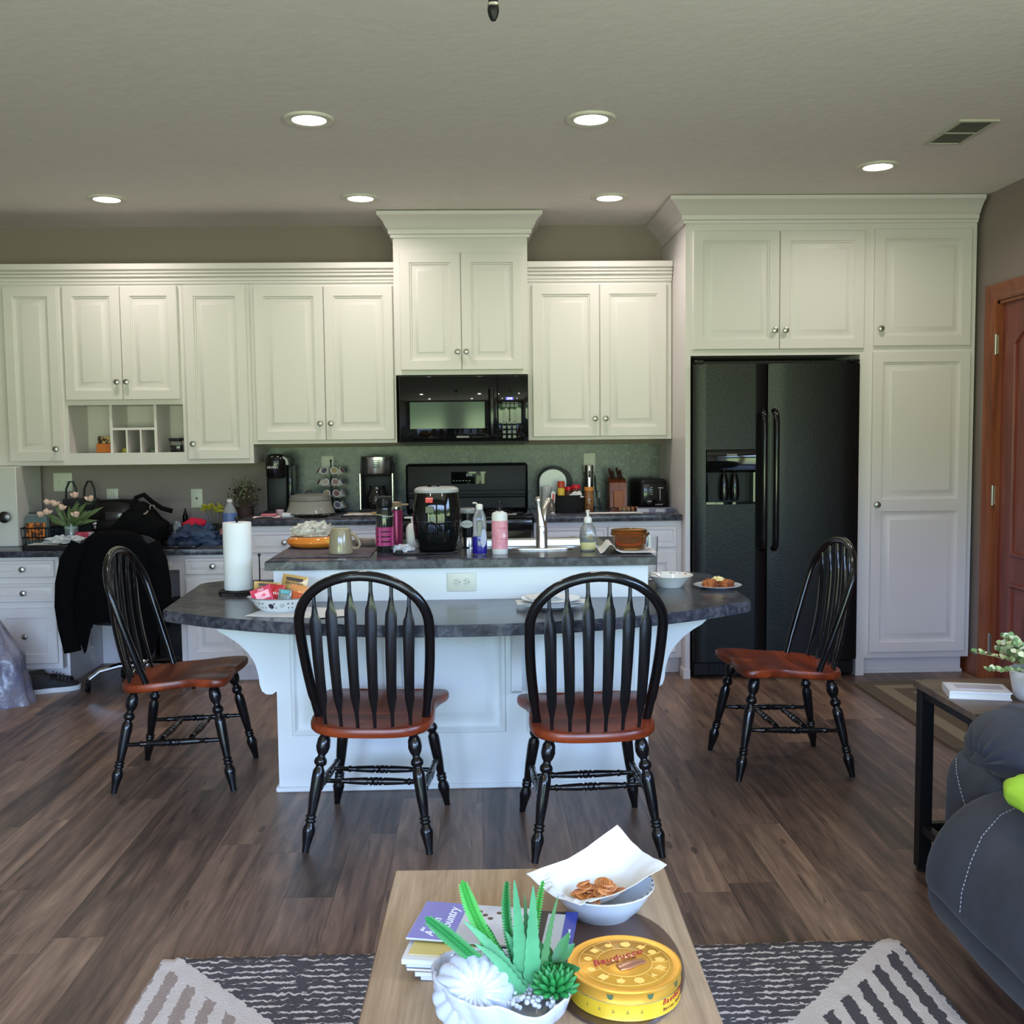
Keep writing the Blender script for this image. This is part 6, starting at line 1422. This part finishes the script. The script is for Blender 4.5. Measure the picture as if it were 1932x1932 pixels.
# left sleeve
def sleeve(b):
    tube(b, [(-.185, -.02, .845), (-.225, -.05, .76), (-.252, -.06, .64), (-.262, -.065, .52), (-.250, -.065, .40), (-.228, -.065, .275)], [.05, .058, .056, .052, .050, .046], 16, flat=.6, nrm=(0, 1, 0))
part('sleeve', JM, t, sleeve, 70)
part('sleeve', JM, t, lambda b: tube(b, [(.185, -.01, .84), (.222, -.03, .74), (.240, -.04, .62), (.245, -.045, .50), (.235, -.04, .40)], [.05, .056, .054, .05, .046], 16, flat=.6, nrm=(0, 1, 0)), 70)
part('zipper', mat('zip_metal', (.35, .35, .37), .3, 1), t, lambda b: (tube(b, [(-.118, -.09, .40), (-.120, -.088, .36), (-.122, -.088, .31)], .003, 5), box(b, -.125, -.108, -.092, -.086, .300, .310, .001)))
# plastic shopping bag
def pbag(b):
    N = 44; K = 22; rows = []
    for j in range(K + 1):
        v = j / K; z = .46 * v ** 1.0
        for_r = .155 * (1 - .25 * v) if v < .55 else .155 * .8625 * max(.12, 1 - (v - .55) * 1.75)
        row = []
        for i in range(N):
            a = 2 * pi * i / N; q = 1 + .16 * nzv(cos(a) * 1.6, sin(a) * 1.6, v * 2.5, 1.6) + .05 * sin(a * 9 + v * 4)
            row.append(b.verts.new((for_r * 1.05 * q * cos(a) - .03 * v, for_r * .8 * q * sin(a), z)))
        rows.append(row)
    for A, B in zip(rows, rows[1:]):
        for i in range(N): b.faces.new((A[i], A[(i + 1) % N], B[(i + 1) % N], B[i]))
    b.faces.new(rows[0][::-1]); b.faces.new(rows[-1])
single('shopping_bag', 'grey-violet plastic shopping bag on the floor at the left edge', 'bag', mat('bag_plastic', srgb(100, 100, 124), .35, alpha=1, coat=.3, bump=(26, .9, .012), var=(8, srgb(126, 122, 134), .1)), pbag, loc=(-2.548, -1.00, 0), smooth=80)
def shoe_parts(label, x, y, rz):
    t = thing('sneaker', label, 'shoe', (x, y, 0), rz, group='pair of black sneakers')
    SO = smoothp([(-.14, -.035), (-.10, -.046), (.0, -.038), (.09, -.050), (.14, -.030), (.150, .0), (.14, .032), (.08, .048), (.0, .038), (-.10, .042), (-.14, .03)], 2)
    part('sole', mat('sole_white', (.62, .63, .64), .5), t, lambda b: prism(b, SO, 0, .030, 'z', .004))
    def up(b):
        rings = []
        for k, (s, z) in enumerate(((.97, .028), (.97, .045), (.90, .062), (.72, .078), (.5, .09))):
            R = []
            for (px, py) in SO:
                zz = z + (.032 * max(0, (-px + .02) / .16)) * (k / 4); x_ = px * (s if px > 0 else .5 + .5 * s); R.append(b.verts.new((x_ - (.01 * k if px > 0 else 0), py * s, min(zz, .045 + max(0, .055 - .35 * max(0, px + .02))) if k > 1 else zz)))
            rings.append(R)
        for A, B in zip(rings, rings[1:]):
            for i in range(len(SO)): b.faces.new((A[i], A[(i + 1) % len(SO)], B[(i + 1) % len(SO)], B[i]))
        b.faces.new(rings[0][::-1]); b.faces.new(rings[-1])
    part('upper', mat('shoe_black', (.010, .010, .012), .75), t, up, 60)
    part('laces', mat('lace_grey', (.10, .10, .11), .7), t, lambda b: [tube(b, [(.03 + k * .018, -.022, .078 - k * .008), (.035 + k * .018, 0, .088 - k * .008), (.03 + k * .018, .022, .078 - k * .008)], .0025, 5) for k in range(4)])
shoe_parts('black sneaker with a white sole beside the drawer unit, nearer one', -2.385, -.745, radians(24))
shoe_parts('black sneaker mostly hidden behind the nearer one and the bag', -2.455, -.640, radians(30))
# ================================================================ END TABLE THINGS
t = thing('potted_plant', 'green and cream leafy plant in a white pot on the end table', 'plant', (1.632, -3.60, .610))
part('pot', mat('pot_white', (.66, .64, .64), .5), t, lambda b: lathe(b, [(0, 0), (.062, 0), (.070, .01), (.082, .08), (.084, .088), (.078, .088), (.070, .07), (0, .07)], 36))
part('soil', mat('soil', (.02, .018, .014), .9), t, lambda b: lathe(b, [(0, .078), (.078, .078), (.078, .0775)], 24))
random.seed(5)
LGs = [mat('leaf_pale', srgb(176, 190, 132), .5), mat('leaf_mid', srgb(112, 142, 88), .5), mat('leaf_cream', srgb(206, 204, 168), .5)]
SP = []
for i in range(46):
    a = random.uniform(0, 6.3); r = random.uniform(.05, .175); SP.append((a, r, random.uniform(.12, .20) - .75 * max(0, r - .10)))
def stm(b):
    for a, r, z in SP: tube(b, [(.02 * cos(a), .02 * sin(a), .075), (.5 * r * cos(a), .5 * r * sin(a), .075 + (z - .075) * .7), (r * cos(a), r * sin(a), z)], .0013, 4)
part('stems', mat('stem_pale', srgb(120, 130, 84), .6), t, stm, 0)
def lf(b, w):
    for si, (a, r, z) in enumerate(SP):
        for k in range(9):
            u = .35 + .65 * k / 8
            c = Vector((r * u * cos(a), r * u * sin(a), .075 + (z - .075) * (1 - (1 - u) ** 1.6)))
            for sgn in (-1, 1):
                if (si + k + (sgn > 0)) % 3 != w: continue
                d = Vector((-sin(a) * sgn + random.uniform(-.5, .5), cos(a) * sgn + random.uniform(-.5, .5), random.uniform(.0, .9))).normalized()
                leafm(b, c, c + d * .019, .009, .002, 3)
for w in range(3): part('leaves', LGs[w], t, lambda b: lf(b, w), 60)
t = thing('book', 'white hardcover book lying on the end table', 'book', (1.478, -3.535, .610), radians(-14))
part('cover', mat('book_white', (.66, .65, .68), .4), t, lambda b: (box(b, -.085, .085, -.058, .058, 0, .003), box(b, -.085, .085, -.058, .058, .019, .022), box(b, -.087, -.084, -.058, .058, 0, .022))); part('pages', mat('page_cream', (.60, .58, .54), .8), t, lambda b: box(b, -.083, .081, -.054, .054, .003, .019)); part('cover_print', mat('lilac_print', srgb(176, 168, 178), .5), t, lambda b: box(b, -.06, .07, -.02, .035, .0221, .0228))
# ================================================================ COFFEE TABLE THINGS
single('placemat', 'dark brown oval wooden board under the tin and the pretzel bowl', 'board', mat('dark_board', srgb(64, 46, 38), .3, coat=.3, var=(10, srgb(92, 66, 52), .15)), lambda b: lathe(b, [(0, 0), (.118, 0), (.120, .002), (.118, .005), (0, .005)], 48, sy=1.75), loc=(.232, -4.770, TZ), rz=radians(-6), smooth=30)
BZ = TZ + .005
# cookie tin
t = thing('cookie_tin', 'round golden cookie tin with red script lettering', 'tin', (.234, -4.868, BZ))
GOLD = mat('tin_gold', srgb(232, 172, 66), .30, .6); YEL = mat('tin_yellow', srgb(214, 172, 44), .3, .2)
part('body', YEL, t, lambda b: lathe(b, [(0, 0), (.092, 0), (.0935, .002), (.0925, .004), (.0925, .032)], 64))
ld = part('lid', GOLD, t, lambda b: lathe(b, [(.0928, .028), (.0945, .029), (.0945, .031), (.0938, .033), (.0938, .046), (.0952, .048), (.0948, .0505), (.091, .051), (.083, .0485), (.081, .0485), (.079, .0500), (0, .0500)], 64))
part('seam_ring', CHROME, t, lambda b: lathe(b, [(.0938, .0285), (.0955, .0295), (.0938, .0305)], 64, cap=False))
LG = mat('tin_pattern', srgb(246, 206, 110), .3, .4)
def lidp(b):
    z = .0503
    def ring(r, w): lathe(b, [(r, z), (r + w, z), (r + w, z + .0004), (r, z + .0004)], 56, cap=False)
    ring(.0455, .0012); ring(.0745, .001)
    for a, s, k in ((.1, .009, 5), (.55, .007, 12), (.95, .008, 4), (1.4, .009, 8), (1.9, .006, 12), (-.35, .010, 4), (-.8, .007, 3), (-1.3, .009, 8), (-1.8, .008, 5), (-2.3, .010, 4), (-2.8, .007, 12), (2.4, .009, 4), (2.9, .007, 8)):
        lathe(b, [(0, 0), (s, 0), (s, .0004), (0, .0004)], k, (.061 * cos(a), .061 * sin(a), z))
    for a in [i * pi / 7 for i in range(14)]:
        m_ = Matrix.Rotation(a, 4, 'Z')
        vs = box(b, .047, .0745, -.0005, .0005, z, z + .0003); bmesh.ops.transform(b, matrix=m_, verts=[v for v in vs if v.is_valid])
part('pattern', LG, ld, lidp, 0)
SCR = mat('script_red', srgb(168, 40, 44), .4)
Rz = Matrix.Rotation(radians(24), 4, 'Z')
text('Bauducco', .024, (-.010, .016, .0508), Rz, SCR, ld, shear=.35, sx=1.05); text('BUTTER COOKIES', .0068, (-.004, .004, .0508), Rz, mat('maroon_print', srgb(120, 60, 40), .4), ld, sx=1.05)
part('cookie_emblem', mat('copper_emboss', srgb(196, 140, 110), .2, .7), ld, lambda b: (tube(b, [(-.012, -.018, .0508), (.004, -.012, .0512), (.018, -.004, .0512), (.034, .002, .0508)], [.010, .012, .009, .008], 12, flat=.25, nrm=(0, 0, 1))))
part('white_band', mat('tin_band', srgb(240, 226, 190), .3), ld, lambda b: prism(b, [(-.024, .003), (.022, .0235), (.024, .0275), (-.022, .0075)], .0502, .0505, 'z'), 0)
def wrap(s, size, a0, da, r, z, m_, parent):
    for i, ch in enumerate(s):
        if ch == ' ': continue
        a = a0 + i * da; text(ch, size, (r * cos(a), r * sin(a), z), Matrix.Rotation(a + pi / 2, 4, 'Z') @ Matrix.Rotation(pi / 2, 4, 'X'), m_, parent, shear=.3 if size > .009 else 0)
bd = bpy.data.objects[-1] if 0 else None
body_ = [c for c in kids(t) if c.name.startswith('body')][0]
wrap('Bauducco', .013, -.95, .088, .0930, .022, SCR, body_); wrap('Butter Cookies', .0072, -.95, .052, .0930, .010, MATS['maroon_print'], body_)
def sidep(b):
    for a in (-1.9, -2.15, -2.4, -1.65, -1.4): c = Vector((.0929 * cos(a), .0929 * sin(a), .013)); ta = Vector((-sin(a), cos(a), 0)); V = [b.verts.new(c + ta * x + Vector((0, 0, z))) for x, z in ((-.0028, 0), (.0028, 0), (0, .007))]; b.faces.new(V)
part('tree_print', mat('dark_olive', srgb(150, 130, 50), .4), body_, sidep, 0)
def lids(b):
    for a in (-2.75, -1.95, -1.25, -.6): c = Vector((.0942 * cos(a), .0942 * sin(a), .0395)); ta = Vector((-sin(a), cos(a), 0)); V = [b.verts.new(c + ta * x + Vector((0, 0, z))) for x, z in ((-.006, .004), (-.004, -.003), (0, -.005), (.004, -.003), (.006, .004))]; b.faces.new(V)
part('cup_print', mat('green_print', srgb(70, 90, 60), .4), ld, lids, 0)
# bowl of pretzels
t = thing('bowl', 'white bowl with a dark leaf rim holding pretzels on the coffee table', 'bowl', (.232, -4.575, BZ))
BWP = [(0, 0), (.058, 0), (.060, .003), (.078, .020), (.092, .042), (.102, .058), (.1015, .060), (.096, .0585), (.088, .044), (.074, .022), (.055, .008), (0, .006)]
part('bowl', CERAM, t, lambda b: lathe(b, BWP, 56))
def rimd(b):
    for k in range(30):
        a = k * 2 * pi / 30; c = Vector((.0985 * cos(a), .0985 * sin(a), .0605)); ta = Vector((-sin(a), cos(a), 0)); ra = Vector((cos(a), sin(a), .15))
        V = [b.verts.new(c + (ta * cos(q * pi / 4) * .0055 + ra * sin(q * pi / 4) * .0018)) for q in range(8)]; b.faces.new(V)
part('rim_motif', mat('rim_leaf', srgb(76, 80, 96), .4), t, rimd, 0)
def ins(b):
    for a, r, z in ((1.9, .078, .030), (2.3, .080, .033), (2.7, .078, .030), (1.5, .080, .034), (2.1, .066, .016), (2.55, .068, .018)):
        c = Vector((r * cos(a), r * sin(a), z)); ta = Vector((-sin(a), cos(a), 0)); u_ = Vector((cos(a) * .5, sin(a) * .5, .85))
        V = [b.verts.new(c + ta * .004 * cos(q * pi / 4) + u_ * .007 * sin(q * pi / 4) - Vector((cos(a), sin(a), 0)) * .0015) for q in range(8)]; b.faces.new(V)
part('flower_motif', mat('ink_flower', srgb(72, 78, 104), .4), t, ins, 0)
def pap(b):
    # a square sheet lining the bowl: two opposite corners stand out
    P0 = Vector((.085, -4.555, BZ + .075)); PT = Vector((.283, -4.420, BZ + .118)); PR = Vector((.362, -4.560, BZ + .088)); PB = Vector((.178, -4.680, BZ + .066)); cen = Vector((.232, -4.590, BZ + .030))
    n_ = 26
    def fx(u, v):
        p = P0 * (1 - u) * (1 - v) + PT * u * (1 - v) * 1.0 + PB * (1 - u) * v + PR * u * v
        # sag towards the bowl bottom in the middle
        d = ((u - .47) / .5) ** 2 + ((v - .5) / .5) ** 2; s = math.exp(-d * 1.6)
        # keep inside the bowl
        q = p.copy(); rr = sqrt((p.x - .232) ** 2 + (p.y + 4.575) ** 2)
        q.z = p.z - (p.z - (BZ + .022)) * min(1, s * 1.25)
        floor_ = BZ + .010 + (max(0, rr - .050) / .05) * .050
        if rr < .105: q.z = max(q.z, floor_ + .004)
        q.z += .003 * nzv(u, v, 3, 6)
        return q
    cloth(b, n_, n_, fx, .0012)
single('paper_towel', 'white paper towel lining the pretzel bowl with two corners standing up', 'paper towel', PAPER, pap, smooth=60)
PRZ = mat('pretzel', srgb(206, 138, 78), .45, var=(60, srgb(184, 110, 56), .15))
def waffle(b):
    rx, ry = .0165, .0125
    tube(b, [(rx * cos(a * pi / 12), ry * sin(a * pi / 12), .002) for a in range(24)], .0019, 6, True)
    for k in range(-2, 3):
        x = k * .0055; h = ry * sqrt(max(0, 1 - (x / rx) ** 2)); tube(b, [(x, -h, .0012), (x, h, .0012)], .0012, 5)
        y = k * .0044; w = rx * sqrt(max(0, 1 - (y / ry) ** 2)); tube(b, [(-w, y, .0028), (w, y, .0028)], .0012, 5)
random.seed(8); pw = None
spots = []
for k in range(22):
    a = random.uniform(0, 6.28); r = .038 * sqrt(random.random()); spots.append((.222 + r * cos(a) * 1.15, -4.592 + r * sin(a) * .85, BZ + .036 + .0034 * (k // 2) * (1 - r / .07), random.uniform(-.45, .45), random.uniform(-.45, .35), random.uniform(0, 6.28)))
pw = single('waffle_pretzel', 'golden waffle-shaped pretzel in the paper-lined bowl', 'pretzel', PRZ, waffle, 'waffle pretzels in the bowl')
for k, (x, y, z, rx_, ry_, rz_) in enumerate(spots):
    o = pw if k == 0 else pw.copy()
    if k: COL.objects.link(o)
    o.matrix_basis = Matrix.Translation((x, y, z)) @ Matrix.Rotation(rz_, 4, 'Z') @ Matrix.Rotation(rx_, 4, 'X') @ Matrix.Rotation(ry_, 4, 'Y')
# magazines
def mag(label, x, y, z, w, h, th, rz, m, extra=None, name='magazine'):
    t = thing(name, label, 'magazine' if name == 'magazine' else 'book', (x, y, z), rz, group='pile of magazines on the coffee table')
    c = part('cover', m, t, lambda b: (box(b, -w / 2, w / 2, -h / 2, h / 2, th - .0008, th, 0), box(b, -w / 2, w / 2, -h / 2, h / 2, 0, .0008), box(b, -w / 2 - .0006, -w / 2, -h / 2, h / 2, 0, th)))
    part('pages', MATS['page_white'], t, lambda b: box(b, -w / 2, w / 2 - .001, -h / 2 + .001, h / 2 - .001, .0008, th - .0008)); return t, c
mat('page_white', (.66, .65, .64), .8, bump=(400, .4, .001))
cx_, cy_ = .010, -4.735; z = TZ
mag('black-covered book at the bottom of the magazine pile', cx_ + .008, cy_ - .004, z, .235, .17, .009, radians(-8), mat('cover_black', (.01, .01, .012), .3)); z += .0092
mag('white magazine second from the bottom of the pile', cx_ + .006, cy_ + .0, z, .250, .18, .008, radians(-7), mat('cover_white', (.60, .60, .62), .3)); z += .0082
mag('magazine with a brown and orange cover, middle of the pile', cx_, cy_, z, .262, .185, .006, radians(-9), mat('cover_brown', srgb(140, 88, 70), .3, var=(12, srgb(60, 44, 44), .1))); z += .0062
mag('magazine with a blue picture cover, above the orange one', cx_ - .002, cy_ + .003, z, .262, .185, .006, radians(-8), mat('cover_blue', srgb(80, 120, 176), .3, var=(14, srgb(140, 160, 180), .1))); z += .0062
mag('thick white catalogue third from the top of the pile', cx_ - .008, cy_ + .002, z, .262, .188, .009, radians(-9), MATS['cover_white']); z += .0092
mag('magazine with a yellow cover, second from the top at the left', cx_ - .002, cy_ + .008, z, .25, .178, .003, radians(-10), mat('cover_yellow', srgb(190, 170, 100), .35)); z += .0032
t, c = mag('dark magazine with a blue spine strip at the right of the pile', .098, -4.750, z, .125, .20, .0035, radians(-10), MATS['cover_black'])
part('blue_strip', mat('strip_blue', srgb(36, 52, 140), .3), t, lambda b: box(b, .040, .0625, -.10, .10, .0036, .0041)); part('grey_panel', mat('panel_grey', srgb(164, 166, 168), .4), t, lambda b: box(b, .008, .040, -.10, .088, .0036, .0041))
text('Fishing | Hunting | Travel', .008, (.052, -.01, .0043), Matrix.Rotation(pi / 2, 4, 'Z'), MATS['white_print'], t)
t, c = mag('purple and white country magazine on top of the pile', -.025, -4.700, z + .0042, .20, .145, .0035, radians(-12), mat('cover_cream', srgb(196, 194, 196), .35, var=(9, srgb(170, 168, 170), .1)))
part('purple_panel', mat('panel_purple', srgb(122, 118, 178), .35), t, lambda b: box(b, -.0995, -.018, -.0722, .0722, .0036, .0041))
RV = Matrix.Rotation(pi / 2, 4, 'Z')
text('the', .012, (-.079, -.040, .0043), RV, MATS['white_print'], t, shear=.3); text('Amish', .026, (-.062, -.028, .0043), RV, MATS['white_print'], t, shear=.3, sx=1.05); text('Country', .028, (-.040, .002, .0043), RV, MATS['white_print'], t, shear=.3, sx=1.05)
part('vine_print', mat('vine_brown', srgb(90, 70, 50), .5), t, lambda b: [lathe(b, [(0, 0), (.005, 0), (.005, .0004), (0, .0004)], 10, (.01 + k * .012, .045 - (k % 3) * .012, .0037)) for k in range(7)], 0)
# shell planter
t = thing('shell_planter', 'glossy white ceramic shell planter with artificial succulents', 'planter', (.030, -4.950, TZ))
SH = mat('shell_white', (.46, .48, .56), .10, coat=.6)
def shell2(b):
    N = 120; K = 34; rows = []
    prof = [(.0, .0), (.046, .0), (.060, .004), (.084, .020), (.101, .042), (.108, .062), (.110, .074)]
    def body(u, a):
        i = u * (len(prof) - 1); k = min(int(i), len(prof) - 2); f = i - k; r = prof[k][0] * (1 - f) + prof[k + 1][0] * f; z = prof[k][1] * (1 - f) + prof[k + 1][1] * f
        ca, sa = cos(a), sin(a)
        x = r * ca; y = r * sa * .88
        lift = .022 * max(0, -ca) ** 1.2 * u - .004 * max(0, ca) * u
        dip = -.012 * math.exp(-((ca - .45) / .30) ** 2) * u * (1 if sa < 0 else .3) + .010 * math.exp(-((ca + .05) / .25) ** 2) * u * (sa < 0)
        # ribs sweep down from the coil
        rib = .0052 * (abs(sin(a * 7 + u * 2.4)) ** .55) * min(1, u * 1.6) * (1 - .6 * max(0, ca))
        rr = 1 + rib / max(r, .02)
        return Vector((x * rr, y * rr, z + lift + dip))
    for j in range(K + 1): rows.append([b.verts.new(body(j / K, 2 * pi * i / N)) for i in range(N)])
    for A, B in zip(rows, rows[1:]):
        for i in range(N): b.faces.new((A[i], A[(i + 1) % N], B[(i + 1) % N], B[i]))
    b.faces.new(rows[0][::-1])
    inner = [[b.verts.new(Vector((v.co.x * s, v.co.y * s, v.co.z - dz))) for v in rows[-1]] for s, dz in ((.985, -.0025), (.955, -.001), (.92, .004), (.88, .03))]
    R = [rows[-1]] + inner
    for A, B in zip(R, R[1:]):
        for i in range(N): b.faces.new((A[i], A[(i + 1) % N], B[(i + 1) % N], B[i]))
    b.faces.new(R[-1])
part('shell', SH, t, shell2, 80)
def swirl(b):
    # flattened ribbed coil: its ribs fan out from a hub that faces the viewer and upwards
    N = 128; K = 30; rows = []
    c0 = Vector((-.048, -.030, .070)); ax = Vector((.10, -.80, .60)).normalized(); e1 = ax.cross(Vector((0, 0, 1))).normalized(); e2 = e1.cross(ax)
    for j in range(K + 1):
        ph = j / K; row = []
        for i in range(N):
            a = 2 * pi * i / N
            R = .062 * sin(pi * min(1, .02 + ph * .98)) ** .55 if ph > .5 else .062 * (ph / .5) ** .85
            hgt = .034 * (1 - (ph / .5) ** 2.2) - .010 * math.exp(-(ph / .06) ** 2) if ph <= .5 else -.050 * (ph - .5) / .5
            rib = 1 + .07 * (abs(sin(a * 8 + ph * 3.5)) ** .6 - .5) * min(1, ph * 3)
            row.append(c0 + e1 * (R * cos(a) * rib) + e2 * (R * sin(a) * rib) + ax * (hgt + .006 * (abs(sin(a * 8 + ph * 3.5)) ** .6) * min(1, ph * 4) * (ph < .6)))
        rows.append([b.verts.new(p) for p in row])
    for A, B in zip(rows, rows[1:]):
        for i in range(N): b.faces.new((A[i], A[(i + 1) % N], B[(i + 1) % N], B[i]))
    b.faces.new(rows[0]); b.faces.new(rows[-1][::-1])
part('swirl', SH, t, swirl, 80)
random.seed(12)
PEB = mat('pebble_white', (.55, .56, .60), .4)
part('pebbles', PEB, t, lambda b: [lathe(b, [(0, -.004), (.0035, -.0025), (.0045, 0), (.0035, .0025), (0, .004)], 7, (random.uniform(-.02, .085), random.uniform(-.055, .055), random.uniform(.056, .066))) for _ in range(150)])['kind'] = 'stuff'
def aloe(tip, base, w, m, seed):
    random.seed(seed); base = Vector(base); tip = Vector(tip)
    def f(b):
        n_ = 22; d = tip - base; side = d.cross(Vector((.1, -1, .3))).normalized(); out = side.cross(d).normalized(); prev = None
        for i in range(n_ + 1):
            u = i / n_; c = base + d * u + Vector((0, 0, .012)) * sin(pi * u); ww = w * (1 - u) ** .75 + .0004; sp_ = (.0028 * (i % 2)) * (1 - u) * (u > .04)
            row = [b.verts.new(c - side * (ww + sp_) + out * ww * .25), b.verts.new(c - side * ww * .5 - out * ww * .25), b.verts.new(c - out * ww * .42), b.verts.new(c + side * ww * .5 - out * ww * .25), b.verts.new(c + side * (ww + sp_) + out * ww * .25), b.verts.new(c + out * ww * .05)]
            if prev:
                for k in range(6): b.faces.new((prev[k], prev[(k + 1) % 6], row[(k + 1) % 6], row[k]))
            prev = row
    part('aloe_leaf', m, t, f, 60)
AL = mat('aloe_green', srgb(58, 122, 80), .45, var=(20, srgb(80, 148, 102), .2)); AL2 = mat('aloe_thin', srgb(66, 112, 66), .5)
B0 = (.038, -.005, .062)
aloe((.019, -.0, .238), (.030, .0, .060), .0125, AL, 1); aloe((.049, .0, .228), (.045, -.002, .058), .0135, AL, 2); aloe((-.062, -.01, .178), (.030, -.01, .060), .0115, AL, 3)
aloe((-.045, -.02, .146), (.028, -.02, .060), .010, AL, 4); aloe((.004, .01, .150), (.034, .01, .060), .009, AL, 5); aloe((.088, .0, .210), (.058, .0, .062), .0058, AL2, 6); aloe((.036, .02, .205), (.040, .02, .062), .006, AL2, 7)
def fern(tip, mid, base, m, seed, w=.0125):
    random.seed(seed); P = [Vector(base), Vector(mid), Vector(tip)]
    def f(b):
        n_ = 30
        for i in range(n_):
            u = .12 + .88 * i / n_; c = P[0] * (1 - u) ** 2 + P[1] * 2 * u * (1 - u) + P[2] * u * u; d = ((P[1] - P[0]) * (1 - u) + (P[2] - P[1]) * u).normalized(); s = d.cross(Vector((0, -1, .4))).normalized()
            for sg in (-1, 1):
                l = w * (1.0 if u < .75 else 1.0 - (u - .75) * 1.6); leafm(b, c, c + s * sg * l + d * l * .55 + Vector((0, -.003, 0)), l * .27, .0015, 3)
            leafm(b, c, c + d * w * .8 + Vector((0, -.006, .002)), w * .30, .001, 3)
        tube(b, [P[0] * (1 - u) ** 2 + P[1] * 2 * u * (1 - u) + P[2] * u * u for u in [k / 10 for k in range(11)]], .0012, 5)
    part('fern_frond', m, t, f, 60)
FG = mat('fern_green', srgb(38, 120, 56), .5); FL_ = mat('fern_light', srgb(66, 156, 62), .5)
fern((-.118, -.0, .178), (-.06, -.01, .135), (.015, -.02, .062), FG, 1); fern((-.062, .02, .226), (-.045, .02, .155), (.020, .01, .06), FL_, 2); fern((.008, .03, .222), (.0, .03, .14), (.030, .02, .06), FG, 3, .009); fern((.066, .03, .222), (.050, .03, .15), (.045, .02, .06), FL_, 4, .007)
fern((-.03, .03, .150), (-.02, .03, .12), (.025, .02, .06), FG, 5, .010)
def succ(b):
    random.seed(4); c = Vector((.080, -.020, .066))
    for ring, (k, el, l) in enumerate(((12, .12, .040), (11, .5, .040), (9, .85, .038), (7, 1.15, .034), (4, 1.4, .028))):
        for i in range(k):
            a = i * 2 * pi / k + ring * .5; d = Vector((cos(a) * cos(el), sin(a) * cos(el), sin(el)))
            tube(b, [c, c + d * l * .5, c + d * l * .85 + Vector((0, 0, .003)), c + d * l + Vector((0, 0, .005))], [.0030, .0048, .0042, .0008], 6)
part('succulent', mat('succulent_green', srgb(40, 122, 60), .4), t, succ, 60)
def lf2(b):
    random.seed(9); c = Vector((.078, .035, .075))
    for i in range(16):
        a = random.uniform(0, 6.3); el = random.uniform(.1, 1.2); d = Vector((cos(a) * cos(el), sin(a) * cos(el), sin(el))); leafm(b, c, c + d * random.uniform(.04, .065), .009, .006, 5)
part('broad_leaves', mat('broad_green', srgb(44, 104, 52), .45), t, lf2, 60)
